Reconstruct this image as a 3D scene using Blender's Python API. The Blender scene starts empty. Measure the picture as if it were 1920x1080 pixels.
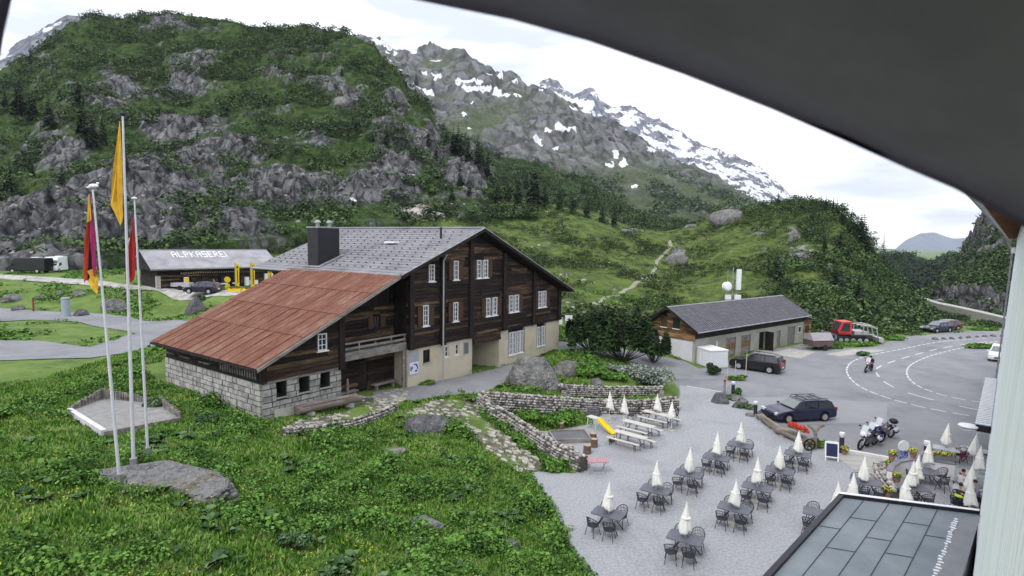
import bpy, bmesh, math, random
import numpy as np
from mathutils import Vector, Matrix
random.seed(7); RS = np.random.RandomState(7)
SC = bpy.context.scene
COL = SC.collection
PI = math.pi
# ------------------------------------------------------------------ camera
CH, CF, CP, CR = 12.5, 1087.0, math.radians(4.8), 0.014
_r0 = np.array([1, 0, 0.]); FW = np.array([0, math.cos(CP), -math.sin(CP)]); _u0 = np.cross(_r0, FW)
RT = math.cos(CR)*_r0 + math.sin(CR)*_u0; UP = -math.sin(CR)*_r0 + math.cos(CR)*_u0
CC = np.array([0, 0, CH])
cd = bpy.data.cameras.new('camera'); cam = bpy.data.objects.new('camera', cd); COL.objects.link(cam)
cd.sensor_width = 36; cd.lens = CF*36/1920; cd.clip_start = 0.05; cd.clip_end = 30000
cd.dof.use_dof = True; cd.dof.focus_distance = 60; cd.dof.aperture_fstop = 5
cam.matrix_world = Matrix(((RT[0], UP[0], -FW[0], 0), (RT[1], UP[1], -FW[1], 0), (RT[2], UP[2], -FW[2], CH), (0, 0, 0, 1)))
SC.camera = cam
SC.view_settings.view_transform = 'Standard'; SC.view_settings.look = 'None'
SC.view_settings.exposure = 0.72; SC.view_settings.gamma = 1
SC.cycles.max_bounces = 5; SC.cycles.diffuse_bounces = 3; SC.cycles.glossy_bounces = 2
SC.cycles.transmission_bounces = 3; SC.cycles.volume_bounces = 0; SC.cycles.transparent_max_bounces = 4
SC.cycles.caustics_reflective = False; SC.cycles.caustics_refractive = False
SC.cycles.use_denoising = True
# ------------------------------------------------------------------ sky and sun
SUN_EL, SUN_AZ = math.radians(52), math.radians(215)      # azimuth clockwise from +Y
W = bpy.data.worlds.new('World'); SC.world = W; W.use_nodes = True
nt = W.node_tree; nt.nodes.clear()
def N(nt, t, **k):
    n = nt.nodes.new(t)
    for a, v in k.items(): setattr(n, a, v)
    return n
out = N(nt, 'ShaderNodeOutputWorld'); bg = N(nt, 'ShaderNodeBackground'); nt.links.new(bg.outputs[0], out.inputs[0])
sky = N(nt, 'ShaderNodeTexSky', sky_type='NISHITA', sun_disc=False, sun_elevation=SUN_EL, sun_rotation=SUN_AZ)
tc = N(nt, 'ShaderNodeTexCoord'); mp = N(nt, 'ShaderNodeMapping'); mp.inputs['Scale'].default_value = (1.2, 1.2, 6)
nt.links.new(tc.outputs['Generated'], mp.inputs[0])
nz = N(nt, 'ShaderNodeTexNoise'); nz.inputs['Scale'].default_value = 2.2; nz.inputs['Detail'].default_value = 5
nt.links.new(mp.outputs[0], nz.inputs['Vector'])
cr = N(nt, 'ShaderNodeValToRGB'); cr.color_ramp.elements[0].position = .34; cr.color_ramp.elements[1].position = .47
cr.color_ramp.elements[0].color = (5.7, 6.1, 7.0, 1); cr.color_ramp.elements[1].color = (10.8, 11.0, 11.6, 1)
nt.links.new(nz.outputs[0], cr.inputs[0])
mx = N(nt, 'ShaderNodeMix', data_type='RGBA'); mx.inputs[0].default_value = .93
nt.links.new(sky.outputs[0], mx.inputs[6]); nt.links.new(cr.outputs[0], mx.inputs[7]); nt.links.new(mx.outputs[2], bg.inputs[0])
bg.inputs[1].default_value = 0.1
sl = bpy.data.lights.new('sun', 'SUN'); sl.energy = 1.2; sl.angle = math.radians(14); sl.color = (1, .975, .94)
so = bpy.data.objects.new('sun', sl); COL.objects.link(so)
_sd = Vector((math.sin(SUN_AZ)*math.cos(SUN_EL), math.cos(SUN_AZ)*math.cos(SUN_EL), math.sin(SUN_EL)))
so.rotation_euler = _sd.to_track_quat('Z', 'Y').to_euler(); so.location = (0, 0, 60)
# ------------------------------------------------------------------ measuring helpers: where a sight line meets a real plane
def ray(x, y): return FW + RT*(x-960)/CF - UP*(y-540)/CF
def P(x, y, z=0):
    d = ray(x, y); return CC + d*((z-CH)/d[2])
def D(x, y, dist):
    d = ray(x, y); return CC + d*dist/d[1]
def pix(q):
    v = np.asarray(q) - CC; k = v@FW
    return 960+CF*(v@RT)/k, 540-CF*(v@UP)/k
# ------------------------------------------------------------------ noise
_perm = RS.permutation(512); _perm = np.concatenate([_perm, _perm])
_g = RS.normal(size=(512, 3)); _g /= np.linalg.norm(_g, axis=1)[:, None]
def pn(p):
    p = np.asarray(p, float); i = np.floor(p).astype(int); f = p-i; i &= 511
    u = f*f*f*(f*(f*6-15)+10); r = 0
    for dx in (0, 1):
        for dy in (0, 1):
            for dz in (0, 1):
                h = _perm[(_perm[(_perm[(i[:, 0]+dx) & 511]+i[:, 1]+dy) & 511]+i[:, 2]+dz) & 511]
                g = _g[h]; d = f-np.array([dx, dy, dz])
                w = (u[:, 0] if dx else 1-u[:, 0])*(u[:, 1] if dy else 1-u[:, 1])*(u[:, 2] if dz else 1-u[:, 2])
                r = r+w*(g*d).sum(1)
    return r*1.6
def fbm(p, o=4, g=.5):
    p = np.asarray(p, float); a, s, t = 1, 0, 0
    for k in range(o):
        s = s+a*pn(p*2**k+k*17.3); t += a; a *= g
    return s/t
def ridge(p, o=4):
    p = np.asarray(p, float); a, s, t = 1, 0, 0
    for k in range(o):
        s = s+a*(1-2.2*np.abs(pn(p*2**k+k*9.1))); t += a; a *= .5
    return s/t
def sm(a, b, x): t = np.clip((x-a)/(b-a), 0, 1); return t*t*(3-2*t)
# ------------------------------------------------------------------ materials
MATS = {}
def M(name, cols, rough=.85, scale=3., detail=5, bump=0., bscale=None, metal=0., lo=.3, hi=.7, stretch=(1, 1, 1), island=0., coord='Object', spec=.3, rot=(0, 0, 0), nrough=.6, cracks=0., stain=0., bdist=.05):
    if name in MATS: return MATS[name]
    m = bpy.data.materials.new(name); m.use_nodes = True; nt = m.node_tree; b = nt.nodes['Principled BSDF']; L = nt.links.new
    b.inputs['Roughness'].default_value = rough; b.inputs['Metallic'].default_value = metal
    b.inputs['Specular IOR Level'].default_value = spec
    cols = [tuple(c)+(1,) for c in cols]
    if len(cols) == 1 and not bump and not island:
        b.inputs['Base Color'].default_value = cols[0]; MATS[name] = m; return m
    if len(cols) == 1: cols = cols*2
    tc = N(nt, 'ShaderNodeTexCoord'); mp = N(nt, 'ShaderNodeMapping'); mp.inputs['Scale'].default_value = stretch; mp.inputs['Rotation'].default_value = rot
    L(tc.outputs[coord], mp.inputs[0])
    nz = N(nt, 'ShaderNodeTexNoise'); nz.inputs['Scale'].default_value = scale; nz.inputs['Detail'].default_value = detail; nz.inputs['Roughness'].default_value = nrough
    L(mp.outputs[0], nz.inputs['Vector'])
    cr = N(nt, 'ShaderNodeValToRGB'); e = cr.color_ramp.elements
    e[0].position = lo; e[0].color = cols[0]; e[1].position = hi; e[1].color = cols[-1]
    for k in range(1, len(cols)-1):
        q = e.new(lo+(hi-lo)*k/(len(cols)-1)); q.color = cols[k]
    if island:
        ge = N(nt, 'ShaderNodeNewGeometry'); ma = N(nt, 'ShaderNodeMath', operation='MULTIPLY_ADD'); ma.inputs[1].default_value = island; ma.inputs[2].default_value = -island/2
        ad = N(nt, 'ShaderNodeMath', operation='ADD'); L(ge.outputs['Random Per Island'], ma.inputs[0]); L(ma.outputs[0], ad.inputs[0]); L(nz.outputs[0], ad.inputs[1]); L(ad.outputs[0], cr.inputs[0])
    else: L(nz.outputs[0], cr.inputs[0])
    co = cr.outputs[0]
    def mul(c_, fac, f0, f1, lo_, inp):
        r_ = N(nt, 'ShaderNodeMapRange'); L(inp, r_.inputs[0]); r_.inputs[1].default_value = f0; r_.inputs[2].default_value = f1; r_.inputs[3].default_value = lo_; r_.inputs[4].default_value = 1
        x_ = N(nt, 'ShaderNodeMix', data_type='RGBA', blend_type='MULTIPLY'); x_.inputs[0].default_value = fac; L(c_, x_.inputs[6]); L(r_.outputs[0], x_.inputs[7]); return x_.outputs[2]
    if cracks:
        n3 = N(nt, 'ShaderNodeTexNoise'); n3.inputs['Scale'].default_value = cracks*1.2; n3.inputs['Detail'].default_value = 8; L(mp.outputs[0], n3.inputs['Vector'])
        vm = N(nt, 'ShaderNodeVectorMath', operation='MULTIPLY_ADD'); L(n3.outputs['Color'], vm.inputs[0]); vm.inputs[1].default_value = (2.2/cracks,)*3; L(mp.outputs[0], vm.inputs[2])
        vo = N(nt, 'ShaderNodeTexVoronoi', feature='DISTANCE_TO_EDGE'); vo.inputs['Scale'].default_value = cracks; L(vm.outputs[0], vo.inputs['Vector']); co = mul(co, .6, 0, .05, .2, vo.outputs['Distance'])
    if stain:
        n4 = N(nt, 'ShaderNodeTexNoise'); n4.inputs['Scale'].default_value = stain; n4.inputs['Detail'].default_value = 6; n4.inputs['Roughness'].default_value = .7; n4.inputs['Distortion'].default_value = 1.2; L(mp.outputs[0], n4.inputs['Vector']); co = mul(co, 1, .36, .5, .86, n4.outputs[0])
    L(co, b.inputs['Base Color'])
    if bump:
        n2 = N(nt, 'ShaderNodeTexNoise'); n2.inputs['Scale'].default_value = bscale or scale*4; n2.inputs['Detail'].default_value = 5; L(mp.outputs[0], n2.inputs['Vector'])
        bp = N(nt, 'ShaderNodeBump'); bp.inputs['Strength'].default_value = bump; bp.inputs['Distance'].default_value = bdist
        L(n2.outputs[0], bp.inputs['Height']); L(bp.outputs[0], b.inputs['Normal'])
    MATS[name] = m; return m
# ------------------------------------------------------------------ mesh builder
def facet(v, seed, n=16, lo=.62, hi=.95):      # cut flat fracture faces into a rounded stone
    rs = np.random.RandomState(int(seed) % 9999); v = v.copy()
    for k in range(n):
        d = rs.normal(size=3); d[2] = abs(d[2])*.8; d /= np.linalg.norm(d); h = rs.uniform(lo, hi); e = v@d-h; v = np.where((e > 0)[:, None], v-np.outer(e, d)*.93, v)
    return v
class MB:
    def __init__(s): s.v = []; s.f = []; s.m = []; s.n = 0
    def add(s, v, f, mi=0):
        v = [tuple(map(float, q)) for q in v]; o = s.n; s.v += v; s.n += len(v)
        s.f += [tuple(i+o for i in q) for q in f]; s.m += [mi]*len(f); return s
    def box(s, c, d, rz=0, mi=0, M4=None, top=1.0):
        x, y, z = d[0]/2, d[1]/2, d[2]/2
        v = [(-x, -y, -z), (x, -y, -z), (x, y, -z), (-x, y, -z), (-x*top, -y*top, z), (x*top, -y*top, z), (x*top, y*top, z), (-x*top, y*top, z)]
        if M4 is not None: v = [tuple(M4@Vector(q)) for q in v]
        cs, sn = math.cos(rz), math.sin(rz)
        v = [(c[0]+q[0]*cs-q[1]*sn, c[1]+q[0]*sn+q[1]*cs, c[2]+q[2]) for q in v]
        return s.add(v, [(0, 3, 2, 1), (4, 5, 6, 7), (0, 1, 5, 4), (1, 2, 6, 5), (2, 3, 7, 6), (3, 0, 4, 7)], mi)
    def b2(s, a, b, mi=0):      # box between two corners
        return s.box([(a[i]+b[i])/2 for i in range(3)], [abs(b[i]-a[i]) for i in range(3)], 0, mi)
    def cyl(s, a, b, r, r2=None, n=10, mi=0, caps=True):
        a = Vector(a); b = Vector(b); r2 = r if r2 is None else r2; d = (b-a).normalized()
        u = d.orthogonal().normalized(); w = d.cross(u); v = []
        for p, q in ((a, r), (b, r2)):
            for k in range(n):
                t = 2*PI*k/n; v.append(p+u*(q*math.cos(t))+w*(q*math.sin(t)))
        f = [(k, (k+1) % n, n+(k+1) % n, n+k) for k in range(n)]
        if caps: f += [tuple(range(n-1, -1, -1)), tuple(range(n, 2*n))]
        return s.add(v, f, mi)
    def tube(s, pts, r, n=6, mi=0):
        for k in range(len(pts)-1): s.cyl(pts[k], pts[k+1], r if not isinstance(r, (list, tuple)) else r[k], r if not isinstance(r, (list, tuple)) else r[k+1], n, mi)
        return s
    def lathe(s, prof, c=(0, 0, 0), n=14, mi=0, sx=1, sy=1, flut=0):
        v = []; k = len(prof)
        for r, z in prof:
            for i in range(n):
                t = 2*PI*i/n; q = r*(1+(flut if i % 2 else -flut)); v.append((c[0]+q*math.cos(t)*sx, c[1]+q*math.sin(t)*sy, c[2]+z))
        f = [(j*n+i, j*n+(i+1) % n, (j+1)*n+(i+1) % n, (j+1)*n+i) for j in range(k-1) for i in range(n)]
        f += [tuple(range(n-1, -1, -1)), tuple(range((k-1)*n, k*n))]
        return s.add(v, f, mi)
    def prism(s, poly, off, mi=0):      # poly: 3D points of one face, off: extrude vector
        n = len(poly); v = [tuple(q) for q in poly]+[(q[0]+off[0], q[1]+off[1], q[2]+off[2]) for q in poly]
        f = [tuple(range(n-1, -1, -1)), tuple(range(n, 2*n))]+[(k, (k+1) % n, n+(k+1) % n, n+k) for k in range(n)]
        return s.add(v, f, mi)
    def blob(s, c, r, sub=2, amp=.25, fr=1.2, seed=0, mi=0, flat=None):
        v, f = ICO[sub]; sd = np.array([seed*3.7, seed*1.3, seed*7.1])
        q = v*(1+amp*fbm(v*fr+sd, 3)[:, None]); q = q*np.array(r)
        if flat is not None: q[:, 2] = np.where(q[:, 2] < 0, q[:, 2]*flat, q[:, 2])
        return s.add(q+np.array(c), f, mi)
    def build(s, name, mats, parent=None, smooth=False, loc=None, auto=None):
        me = bpy.data.meshes.new(name); me.from_pydata(s.v, [], s.f)
        mats = mats if isinstance(mats, (list, tuple)) else [mats]
        for m in mats: me.materials.append(m)
        if len(mats) > 1: me.polygons.foreach_set('material_index', s.m)
        bm = bmesh.new(); bm.from_mesh(me); bmesh.ops.recalc_face_normals(bm, faces=bm.faces); bm.to_mesh(me); bm.free()
        if smooth: me.polygons.foreach_set('use_smooth', [True]*len(me.polygons))
        me.update(); o = bpy.data.objects.new(name, me); COL.objects.link(o)
        if parent: o.parent = parent
        if loc is not None: o.location = loc
        return o
def _ico(n):
    bm = bmesh.new(); bmesh.ops.create_icosphere(bm, subdivisions=n, radius=1); v = np.array([q.co[:] for q in bm.verts]); f = [tuple(w.index for w in q.verts) for q in bm.faces]; bm.free(); return v, f
ICO = {k: _ico(k) for k in (1, 2, 3, 4, 5)}
def bigmesh(name, v, f, mat, smooth=False, attrs=None, parent=None):      # numpy arrays, faces of one size
    me = bpy.data.meshes.new(name); v = np.ascontiguousarray(v, np.float32); f = np.ascontiguousarray(f, np.int32); k = f.shape[1]
    me.vertices.add(len(v)); me.vertices.foreach_set('co', v.ravel()); me.loops.add(f.size); me.loops.foreach_set('vertex_index', f.ravel())
    me.polygons.add(len(f)); me.polygons.foreach_set('loop_start', np.arange(0, f.size, k, dtype=np.int32))
    if smooth: me.polygons.foreach_set('use_smooth', np.ones(len(f), bool))
    me.update(calc_edges=True); me.materials.append(mat)
    for a, d in (attrs or {}).items():
        at = me.attributes.new(a, 'FLOAT', 'POINT'); at.data.foreach_set('value', np.ascontiguousarray(d, np.float32))
    o = bpy.data.objects.new(name, me); COL.objects.link(o)
    if parent: o.parent = parent
    return o
def tag(o, label=None, cat=None, group=None, kind=None):
    if label: o['label'] = label
    if cat: o['category'] = cat
    if group: o['group'] = group
    if kind: o['kind'] = kind
    return o
def E(name, loc, label, cat, group=None, rz=0):
    o = bpy.data.objects.new(name, None); o.empty_display_size = .3; o.location = tuple(map(float, loc)); o.rotation_euler = (0, 0, rz); COL.objects.link(o)
    return tag(o, label, cat, group)
KIDS = {}
def dup(o, loc, rz=None, label=None, cat=None, group=None, scale=None):
    def cp(a, par):
        c = a.copy(); COL.objects.link(c)
        if par: c.parent = par
        for ch in a.children: cp(ch, c)
        return c
    c = cp(o, None); c.location = tuple(map(float, loc))
    if rz is not None: c.rotation_euler = (0, 0, rz)
    if scale is not None: c.scale = (scale,)*3 if not isinstance(scale, (tuple, list)) else scale
    tag(c, label, cat, group); return c
# ================================================================== TERRAIN
def interp(pts, x): pts = sorted(pts); return np.interp(x, [p[0] for p in pts], [p[1] for p in pts])
# --- near ground: thin-plate surface through levels read off the place
_cp = []
def cpz(lst): 
    for x, y, z in lst: q = P(x, y, z); _cp.append((q[0], q[1], z))
LOT = [(1110, 1100), (1070, 1045), (1043, 985), (1010, 925), (985, 889), (1010, 884), (1075, 888), (1100, 882), (1075, 862), (1050, 845), (1020, 828), (1000, 812), (1060, 803), (1112, 795), (1110, 780), (1160, 768), (1225, 768), (1272, 752), (1274, 734), (1262, 712), (1290, 700), (1340, 681), (1420, 660), (1505, 645), (1520, 654), (1560, 655), (1640, 650), (1690, 632), (1790, 622), (1900, 616)]
LOTW = [tuple(P(x, y, 0)[:2]) for x, y in LOT]+[(120, 76), (120, 0), (14, 4), (5.2, 16)]
cpz([(x, y, 0) for x, y in LOT])
cpz([(1200, 900, 0), (1400, 1000, 0), (1500, 750, 0), (1400, 800, 0), (1700, 700, 0), (1850, 900, 0), (1600, 1050, 0), (1300, 780, 0), (1200, 830, 0), (1850, 640, 0), (1120, 1000, 0), (1200, 1060, 0)])
cpz([(0, 1080, 4.4), (200, 1080, 4.2), (400, 1080, 3.4), (600, 1080, 2.6), (800, 1080, 1.7), (950, 1080, .9), (0, 950, 4.4), (250, 880, 3.8), (430, 900, 3.2), (600, 950, 2.3), (800, 950, 1.4), (900, 900, .9), (780, 850, 1.6), (640, 850, 2.1),
     (130, 770, 3.3), (340, 790, 3.0), (230, 820, 3.3), (0, 780, 3.7), (0, 700, 3.3), (300, 700, 3.2), (490, 786, 2.75), (600, 770, 2.45), (560, 800, 2.5), (740, 770, 2.25), (860, 785, 1.8), (905, 755, 1.7), (940, 800, 1.05), (985, 850, .4), (965, 835, .7),
     (762, 726, 2.4), (883, 704, 2.15), (950, 690, 2.1), (1046, 658, 2.2), (1140, 668, 1.9), (1200, 690, 1.0), (960, 730, 1.9), (1050, 722, 1.6), (1150, 715, 1.3), (1240, 712, .5), (1230, 690, .6),
     (930, 770, 1.3), (980, 775, 1.0), (1050, 775, .9), (1030, 800, .4), (1100, 755, 1.1), (1200, 742, .6),
     (0, 670, 3.2), (150, 668, 3.2), (300, 650, 3.1), (330, 610, 3.1), (200, 620, 3.2), (0, 620, 3.4), (0, 578, 3.5), (150, 590, 3.3), (330, 590, 3.2), (200, 575, 3.7), (330, 565, 4.2), (0, 555, 4.4), (400, 556, 5.2), (300, 545, 5.4), (150, 530, 5.7), (0, 520, 6.1), (450, 552, 5.4), (0, 500, 6.6), (120, 495, 6.4), (280, 500, 6.2), (500, 548, 5.4), (600, 560, 4.6), (700, 560, 4.2),
     (1060, 615, 2.7), (1120, 612, 2.5), (1180, 625, 1.8), (1215, 655, 1.0), (1560, 642, .2), (1640, 640, .2), (1700, 627, .1), (1745, 622, .0), (1800, 600, -.3), (1890, 605, -.4), (1740, 560, -.5), (1890, 585, .5), (1730, 545, 1), (1890, 560, 3)])
_cp += [(-45.5, 73, 5.3), (-42.7, 76, 5.35), (-40, 79, 5.35), (-37, 82, 5.35), (-34.4, 85, 5.35), (-33, 81, 5.3), (-36, 77, 5.3), (-40, 73, 5.25), (-29, 84, 5.4), (-38, 90, 5.6), (-45, 84, 5.7), (-25, 5, 4.6), (-10, 5, 3.6), (0, 8, 2.2), (-60, 30, 5), (-100, 60, 6), (-110, 100, 8), (120, 120, 2), (130, 60, 0), (60, 160, 0), (0, 130, 8), (-50, 130, 9), (40, 10, 0), (-2, 60, 2.9), (-20, 62, 3.0), (-12, 50, 2.6)]
_cp = np.array(_cp)
def _tps(r2): return np.where(r2 > 1e-9, .5*r2*np.log(np.maximum(r2, 1e-9)), 0)
_n = len(_cp); _K = _tps(((_cp[:, None, :2]-_cp[None, :, :2])**2).sum(2))+np.eye(_n)*2.0
_Pm = np.c_[np.ones(_n), _cp[:, :2]]; _A = np.block([[_K, _Pm], [_Pm.T, np.zeros((3, 3))]])
_w = np.linalg.lstsq(_A, np.r_[_cp[:, 2], 0, 0, 0], rcond=None)[0]
def inpoly(x, y, poly):
    r = np.zeros(len(x), bool); n = len(poly)
    for i in range(n):
        x1, y1 = poly[i]; x2, y2 = poly[(i+1) % n]
        c = ((y1 > y) != (y2 > y)); r ^= c & (x < (x2-x1)*(y-y1)/((y2-y1) or 1e-9)+x1)
    return r
def polydist(x, y, poly, closed=True):
    d = np.full(len(x), 1e9); n = len(poly)
    for i in range(n if closed else n-1):
        a = np.array(poly[i][:2]); b = np.array(poly[(i+1) % n][:2]); ab = b-a
        t = np.clip(((x-a[0])*ab[0]+(y-a[1])*ab[1])/max(ab@ab, 1e-9), 0, 1)
        d = np.minimum(d, np.hypot(x-a[0]-t*ab[0], y-a[1]-t*ab[1]))
    return d
def gz(x, y):      # ground level
    x = np.atleast_1d(np.asarray(x, float)); y = np.atleast_1d(np.asarray(y, float)); out = np.empty(len(x))
    for s in range(0, len(x), 20000):
        X = np.c_[x[s:s+20000], y[s:s+20000]]
        out[s:s+20000] = _tps(((X[:, None]-_cp[None, :, :2])**2).sum(2))@_w[:_n]+_w[_n]+X@_w[_n+1:]
    ins = inpoly(x, y, LOTW); d = polydist(x, y, LOTW)
    out = np.where(ins, 0, out*sm(0, 1.2, d))
    return out
def g1(x, y): return float(gz(x, y)[0])
def PG(x, y, it=25):      # pixel -> point on the near ground
    lo, hi = 5., 200.; d = ray(x, y); prev = 5.
    for s in np.arange(6, 190, 1.0):
        q = CC+d*s/d[1]
        if q[2] < g1(q[0], q[1]): hi = s; lo = prev; break
        prev = s
    for _ in range(it):
        m = (lo+hi)/2; q = CC+d*m/d[1]
        if q[2] < g1(q[0], q[1]): hi = m
        else: lo = m
    q = CC+d*hi/d[1]; q[2] = g1(q[0], q[1]); return q
# areas paved on uneven ground: the soil dips 10 cm under them
def loft(name, A, B, mat, nu=40, nv=8, lift=.03, kind='structure', zf=None):
    def rs(p):
        p = np.array([PG(*q)[:2] if len(q) == 2 else q[:2] for q in p]); s = np.r_[0, np.cumsum(np.hypot(*np.diff(p, axis=0).T))]
        t = np.linspace(0, s[-1], nu); return np.c_[np.interp(t, s, p[:, 0]), np.interp(t, s, p[:, 1])]
    a = rs(A); b = rs(B); g = np.array([[a[i]*(1-v)+b[i]*v for v in np.linspace(0, 1, nv)] for i in range(nu)]).reshape(-1, 2)
    v = np.c_[g, gz(g[:, 0], g[:, 1])+lift]
    idx = np.arange(nu*nv).reshape(nu, nv); f = np.stack([idx[:-1, :-1], idx[1:, :-1], idx[1:, 1:], idx[:-1, 1:]], -1).reshape(-1, 4)
    o = bigmesh(name, v, f, mat, True); tag(o, kind=kind); PAVED.append([tuple(q) for q in a]+[tuple(q) for q in b[::-1]]); return o
PAVED = []
m_asph = M('asphalt', [(.15, .154, .167), (.205, .21, .224), (.24, .245, .258)], .9, .25, 8, .25, 30, nrough=.7, lo=.3, hi=.72, stain=.09)
m_gravel = M('gravel', [(.18, .187, .202), (.31, .318, .335), (.42, .425, .435)], .95, 9, 9, .8, 26, nrough=.85, lo=.36, hi=.64, stain=.22)
m_track = M('gravel_track', [(.2, .2, .17), (.33, .32, .3), (.42, .41, .4)], .95, 1.2, 8, .5, 12, lo=.35, hi=.65)
m_paint = M('road_paint', [(.42, .42, .43), (.66, .66, .67)], .7, 2.5, 6)
m_conc = M('concrete', [(.28, .27, .25), (.4, .39, .36)], .9, 1.5, 7, .3, 12)
loft('road', [(-60, 570), (120, 586), (240, 594), (345, 601), (420, 620)], [(-60, 605), (60, 600), (150, 604), (240, 622), (300, 640), (360, 640)], m_asph)
loft('road_side_area', [(-60, 638), (80, 640), (170, 652), (230, 632), (300, 620), (360, 610)], [(-60, 678), (80, 674), (170, 672), (240, 662), (300, 648), (360, 650)], m_asph, lift=.05)
loft('track', [(-60, 512), (100, 520), (200, 528), (300, 538), (420, 545), (540, 540)], [(-60, 520), (60, 527), (180, 536), (300, 547), (420, 556), (540, 556)], m_track)
loft('courtyard', [(700, 736), (764, 726), (884, 703), (935, 690), (985, 676)], [(700, 756), (780, 752), (840, 742), (905, 738), (955, 715)], m_asph, lift=.04)
loft('side_road', [(1268, 712), (1262, 700), (1200, 684), (1120, 664), (1046, 656), (1030, 650)], [(1400, 712), (1340, 700), (1280, 676), (1200, 660), (1100, 645), (1040, 640)], m_asph, lift=.02)
# ground sheet
xs = np.r_[np.arange(-150, -35, 1.5), np.arange(-35, 25, .4), np.arange(25, 180, 1.5)]; ys = np.r_[np.arange(-10, 60, .4), np.arange(60, 200, 1.5)]
X, Y = np.meshgrid(xs, ys, indexing='ij'); X = X.ravel(); Y = Y.ravel(); Z = gz(X, Y)
nn = fbm(np.c_[X*.35, Y*.35, X*0], 4); inl = inpoly(X, Y, LOTW); dl = polydist(X, Y, LOTW)
pv = np.zeros(len(X)); 
for p in PAVED:
    i_ = inpoly(X, Y, p); d_ = polydist(X, Y, p); pv = np.maximum(pv, np.where(i_, 1, 1-sm(0, 1.2, d_)))
    Z -= np.where(i_, .12*sm(0, .6, d_), 0)
_gx = pix(np.c_[X, Y, Z])[0]; _db = interp([(-260, 90), (130, 95), (400, 98), (540, 92), (1000, 77), (1060, 72), (1220, 77), (1330, 75), (1520, 77), (1700, 83), (1745, 88), (1760, 92), (1800, 90), (1900, 88), (2400, 90)], np.where(Y > 5, _gx, 960)); Z -= 6*sm(1, 14, Y-_db)+22*sm(14, 60, Y-_db)
Z += np.where(inl, -.06*sm(0, .4, dl), nn*.35*sm(0, 3, dl)*(1-pv))
idx = np.arange(len(xs)*len(ys)).reshape(len(xs), len(ys)); F_ = np.stack([idx[:-1, :-1], idx[1:, :-1], idx[1:, 1:], idx[:-1, 1:]], -1).reshape(-1, 4)
m_soil = M('meadow_soil', [(.04, .06, .014), (.075, .12, .024), (.11, .18, .035), (.15, .16, .07)], .95, .5, 10, .8, 6, nrough=.75, lo=.28, hi=.72)
tag(bigmesh('ground', np.c_[X, Y, Z], F_, m_soil, True), kind='structure')
def zg(x, y): return float(gz(x, y)[0])
v = [(-3500, -400, -45), (7500, -400, -45), (7500, 8400, -45), (-3500, 8400, -45)]
tag(MB().add(v, [(0, 1, 2, 3)]).build('valley_floor', m_soil), kind='structure')
def flat(name, poly, z, mat, kind='structure'):
    from mathutils.geometry import tessellate_polygon
    v = [Vector((x, y, z)) for x, y in poly]; f = tessellate_polygon([v])
    o = MB().add(v, f).build(name, mat)
    if o.data.polygons[0].normal.z < 0: o.data.flip_normals()
    return tag(o, kind=kind)
flat('car_park', LOTW, 0, m_asph)
GR = [(1110, 1100), (1070, 1045), (1043, 985), (1010, 925), (985, 889), (1010, 884), (1075, 888), (1100, 882), (1075, 862), (1050, 845), (1020, 828), (1000, 812), (1060, 803), (1112, 795), (1110, 780), (1160, 768), (1225, 768), (1272, 752), (1276, 740), (1274, 722), (1300, 727), (1343, 735), (1400, 770), (1470, 805), (1540, 838), (1600, 846), (1690, 862), (1800, 868), (1850, 860)]
flat('gravel_terrace', [tuple(P(x, y, 0)[:2]) for x, y in GR]+[(26, 24), (14, 6), (5.2, 16)], .006, m_gravel)
# road markings
def dashes(name, pts, dash, gap, w, mat, z=.012, smoothn=3):
    p = np.array([P(x, y, 0)[:2] for x, y in pts])
    for _ in range(smoothn): p = np.vstack([p[:1], np.vstack([p[:-1]*.75+p[1:]*.25, p[:-1]*.25+p[1:]*.75]).reshape(2, -1, 2).transpose(1, 0, 2).reshape(-1, 2), p[-1:]])
    s = np.r_[0, np.cumsum(np.hypot(*np.diff(p, axis=0).T))]; mb = MB(); t = 0
    at = lambda q: np.array([np.interp(q, s, p[:, 0]), np.interp(q, s, p[:, 1])])
    while t < s[-1]-.1:
        e = min(t+dash, s[-1]); k = max(2, int((e-t)/.5)+1); L = []; R = []
        for q in np.linspace(t, e, k):
            c = at(q); d = at(min(q+.05, s[-1]))-at(max(q-.05, 0)); d /= np.linalg.norm(d)+1e-9; n = np.array([-d[1], d[0]])*w/2; L.append((*(c+n), z)); R.append((*(c-n), z))
        mb.add(L+R, [(i, i+1, k+i+1, k+i) for i in range(k-1)]); t = e+gap
        if gap == 0: break
    o = mb.build(name, mat)
    for q in o.data.polygons:
        if q.normal.z < 0: o.data.flip_normals(); break
    return tag(o, kind='structure')
dashes('edge_marking', [(1850, 634), (1760, 640), (1690, 655), (1640, 664), (1600, 675), (1586, 690), (1590, 706), (1610, 725), (1650, 742), (1700, 757), (1760, 770), (1850, 785)], 1.0, .35, .15, m_paint)
dashes('inner_edge_marking', [(1870, 640), (1790, 655), (1740, 668), (1705, 684), (1698, 700), (1710, 718), (1740, 733), (1790, 747), (1850, 756)], 1.0, .35, .15, m_paint)
dashes('centre_marking', [(1850, 641), (1775, 650), (1715, 665), (1660, 682), (1640, 692), (1646, 705), (1662, 720), (1700, 737), (1780, 758), (1850, 772)], 2.2, 1.9, .16, m_paint)
dashes('parking_line', [(1288, 724), (1352, 735)], 50, 0, .18, m_paint)
dashes('parking_line', [(1440, 762), (1500, 760)], 50, 0, .14, m_paint)
flat('concrete_apron', [tuple(P(x, y, 0)[:2]) for x, y in [(1440, 664), (1480, 653), (1530, 660), (1502, 672)]], .01, m_conc)
flat('concrete_verge', [tuple(P(x, y, 0)[:2]) for x, y in [(1548, 664), (1600, 655), (1665, 656), (1640, 661), (1575, 668)]], .01, m_conc)
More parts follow.
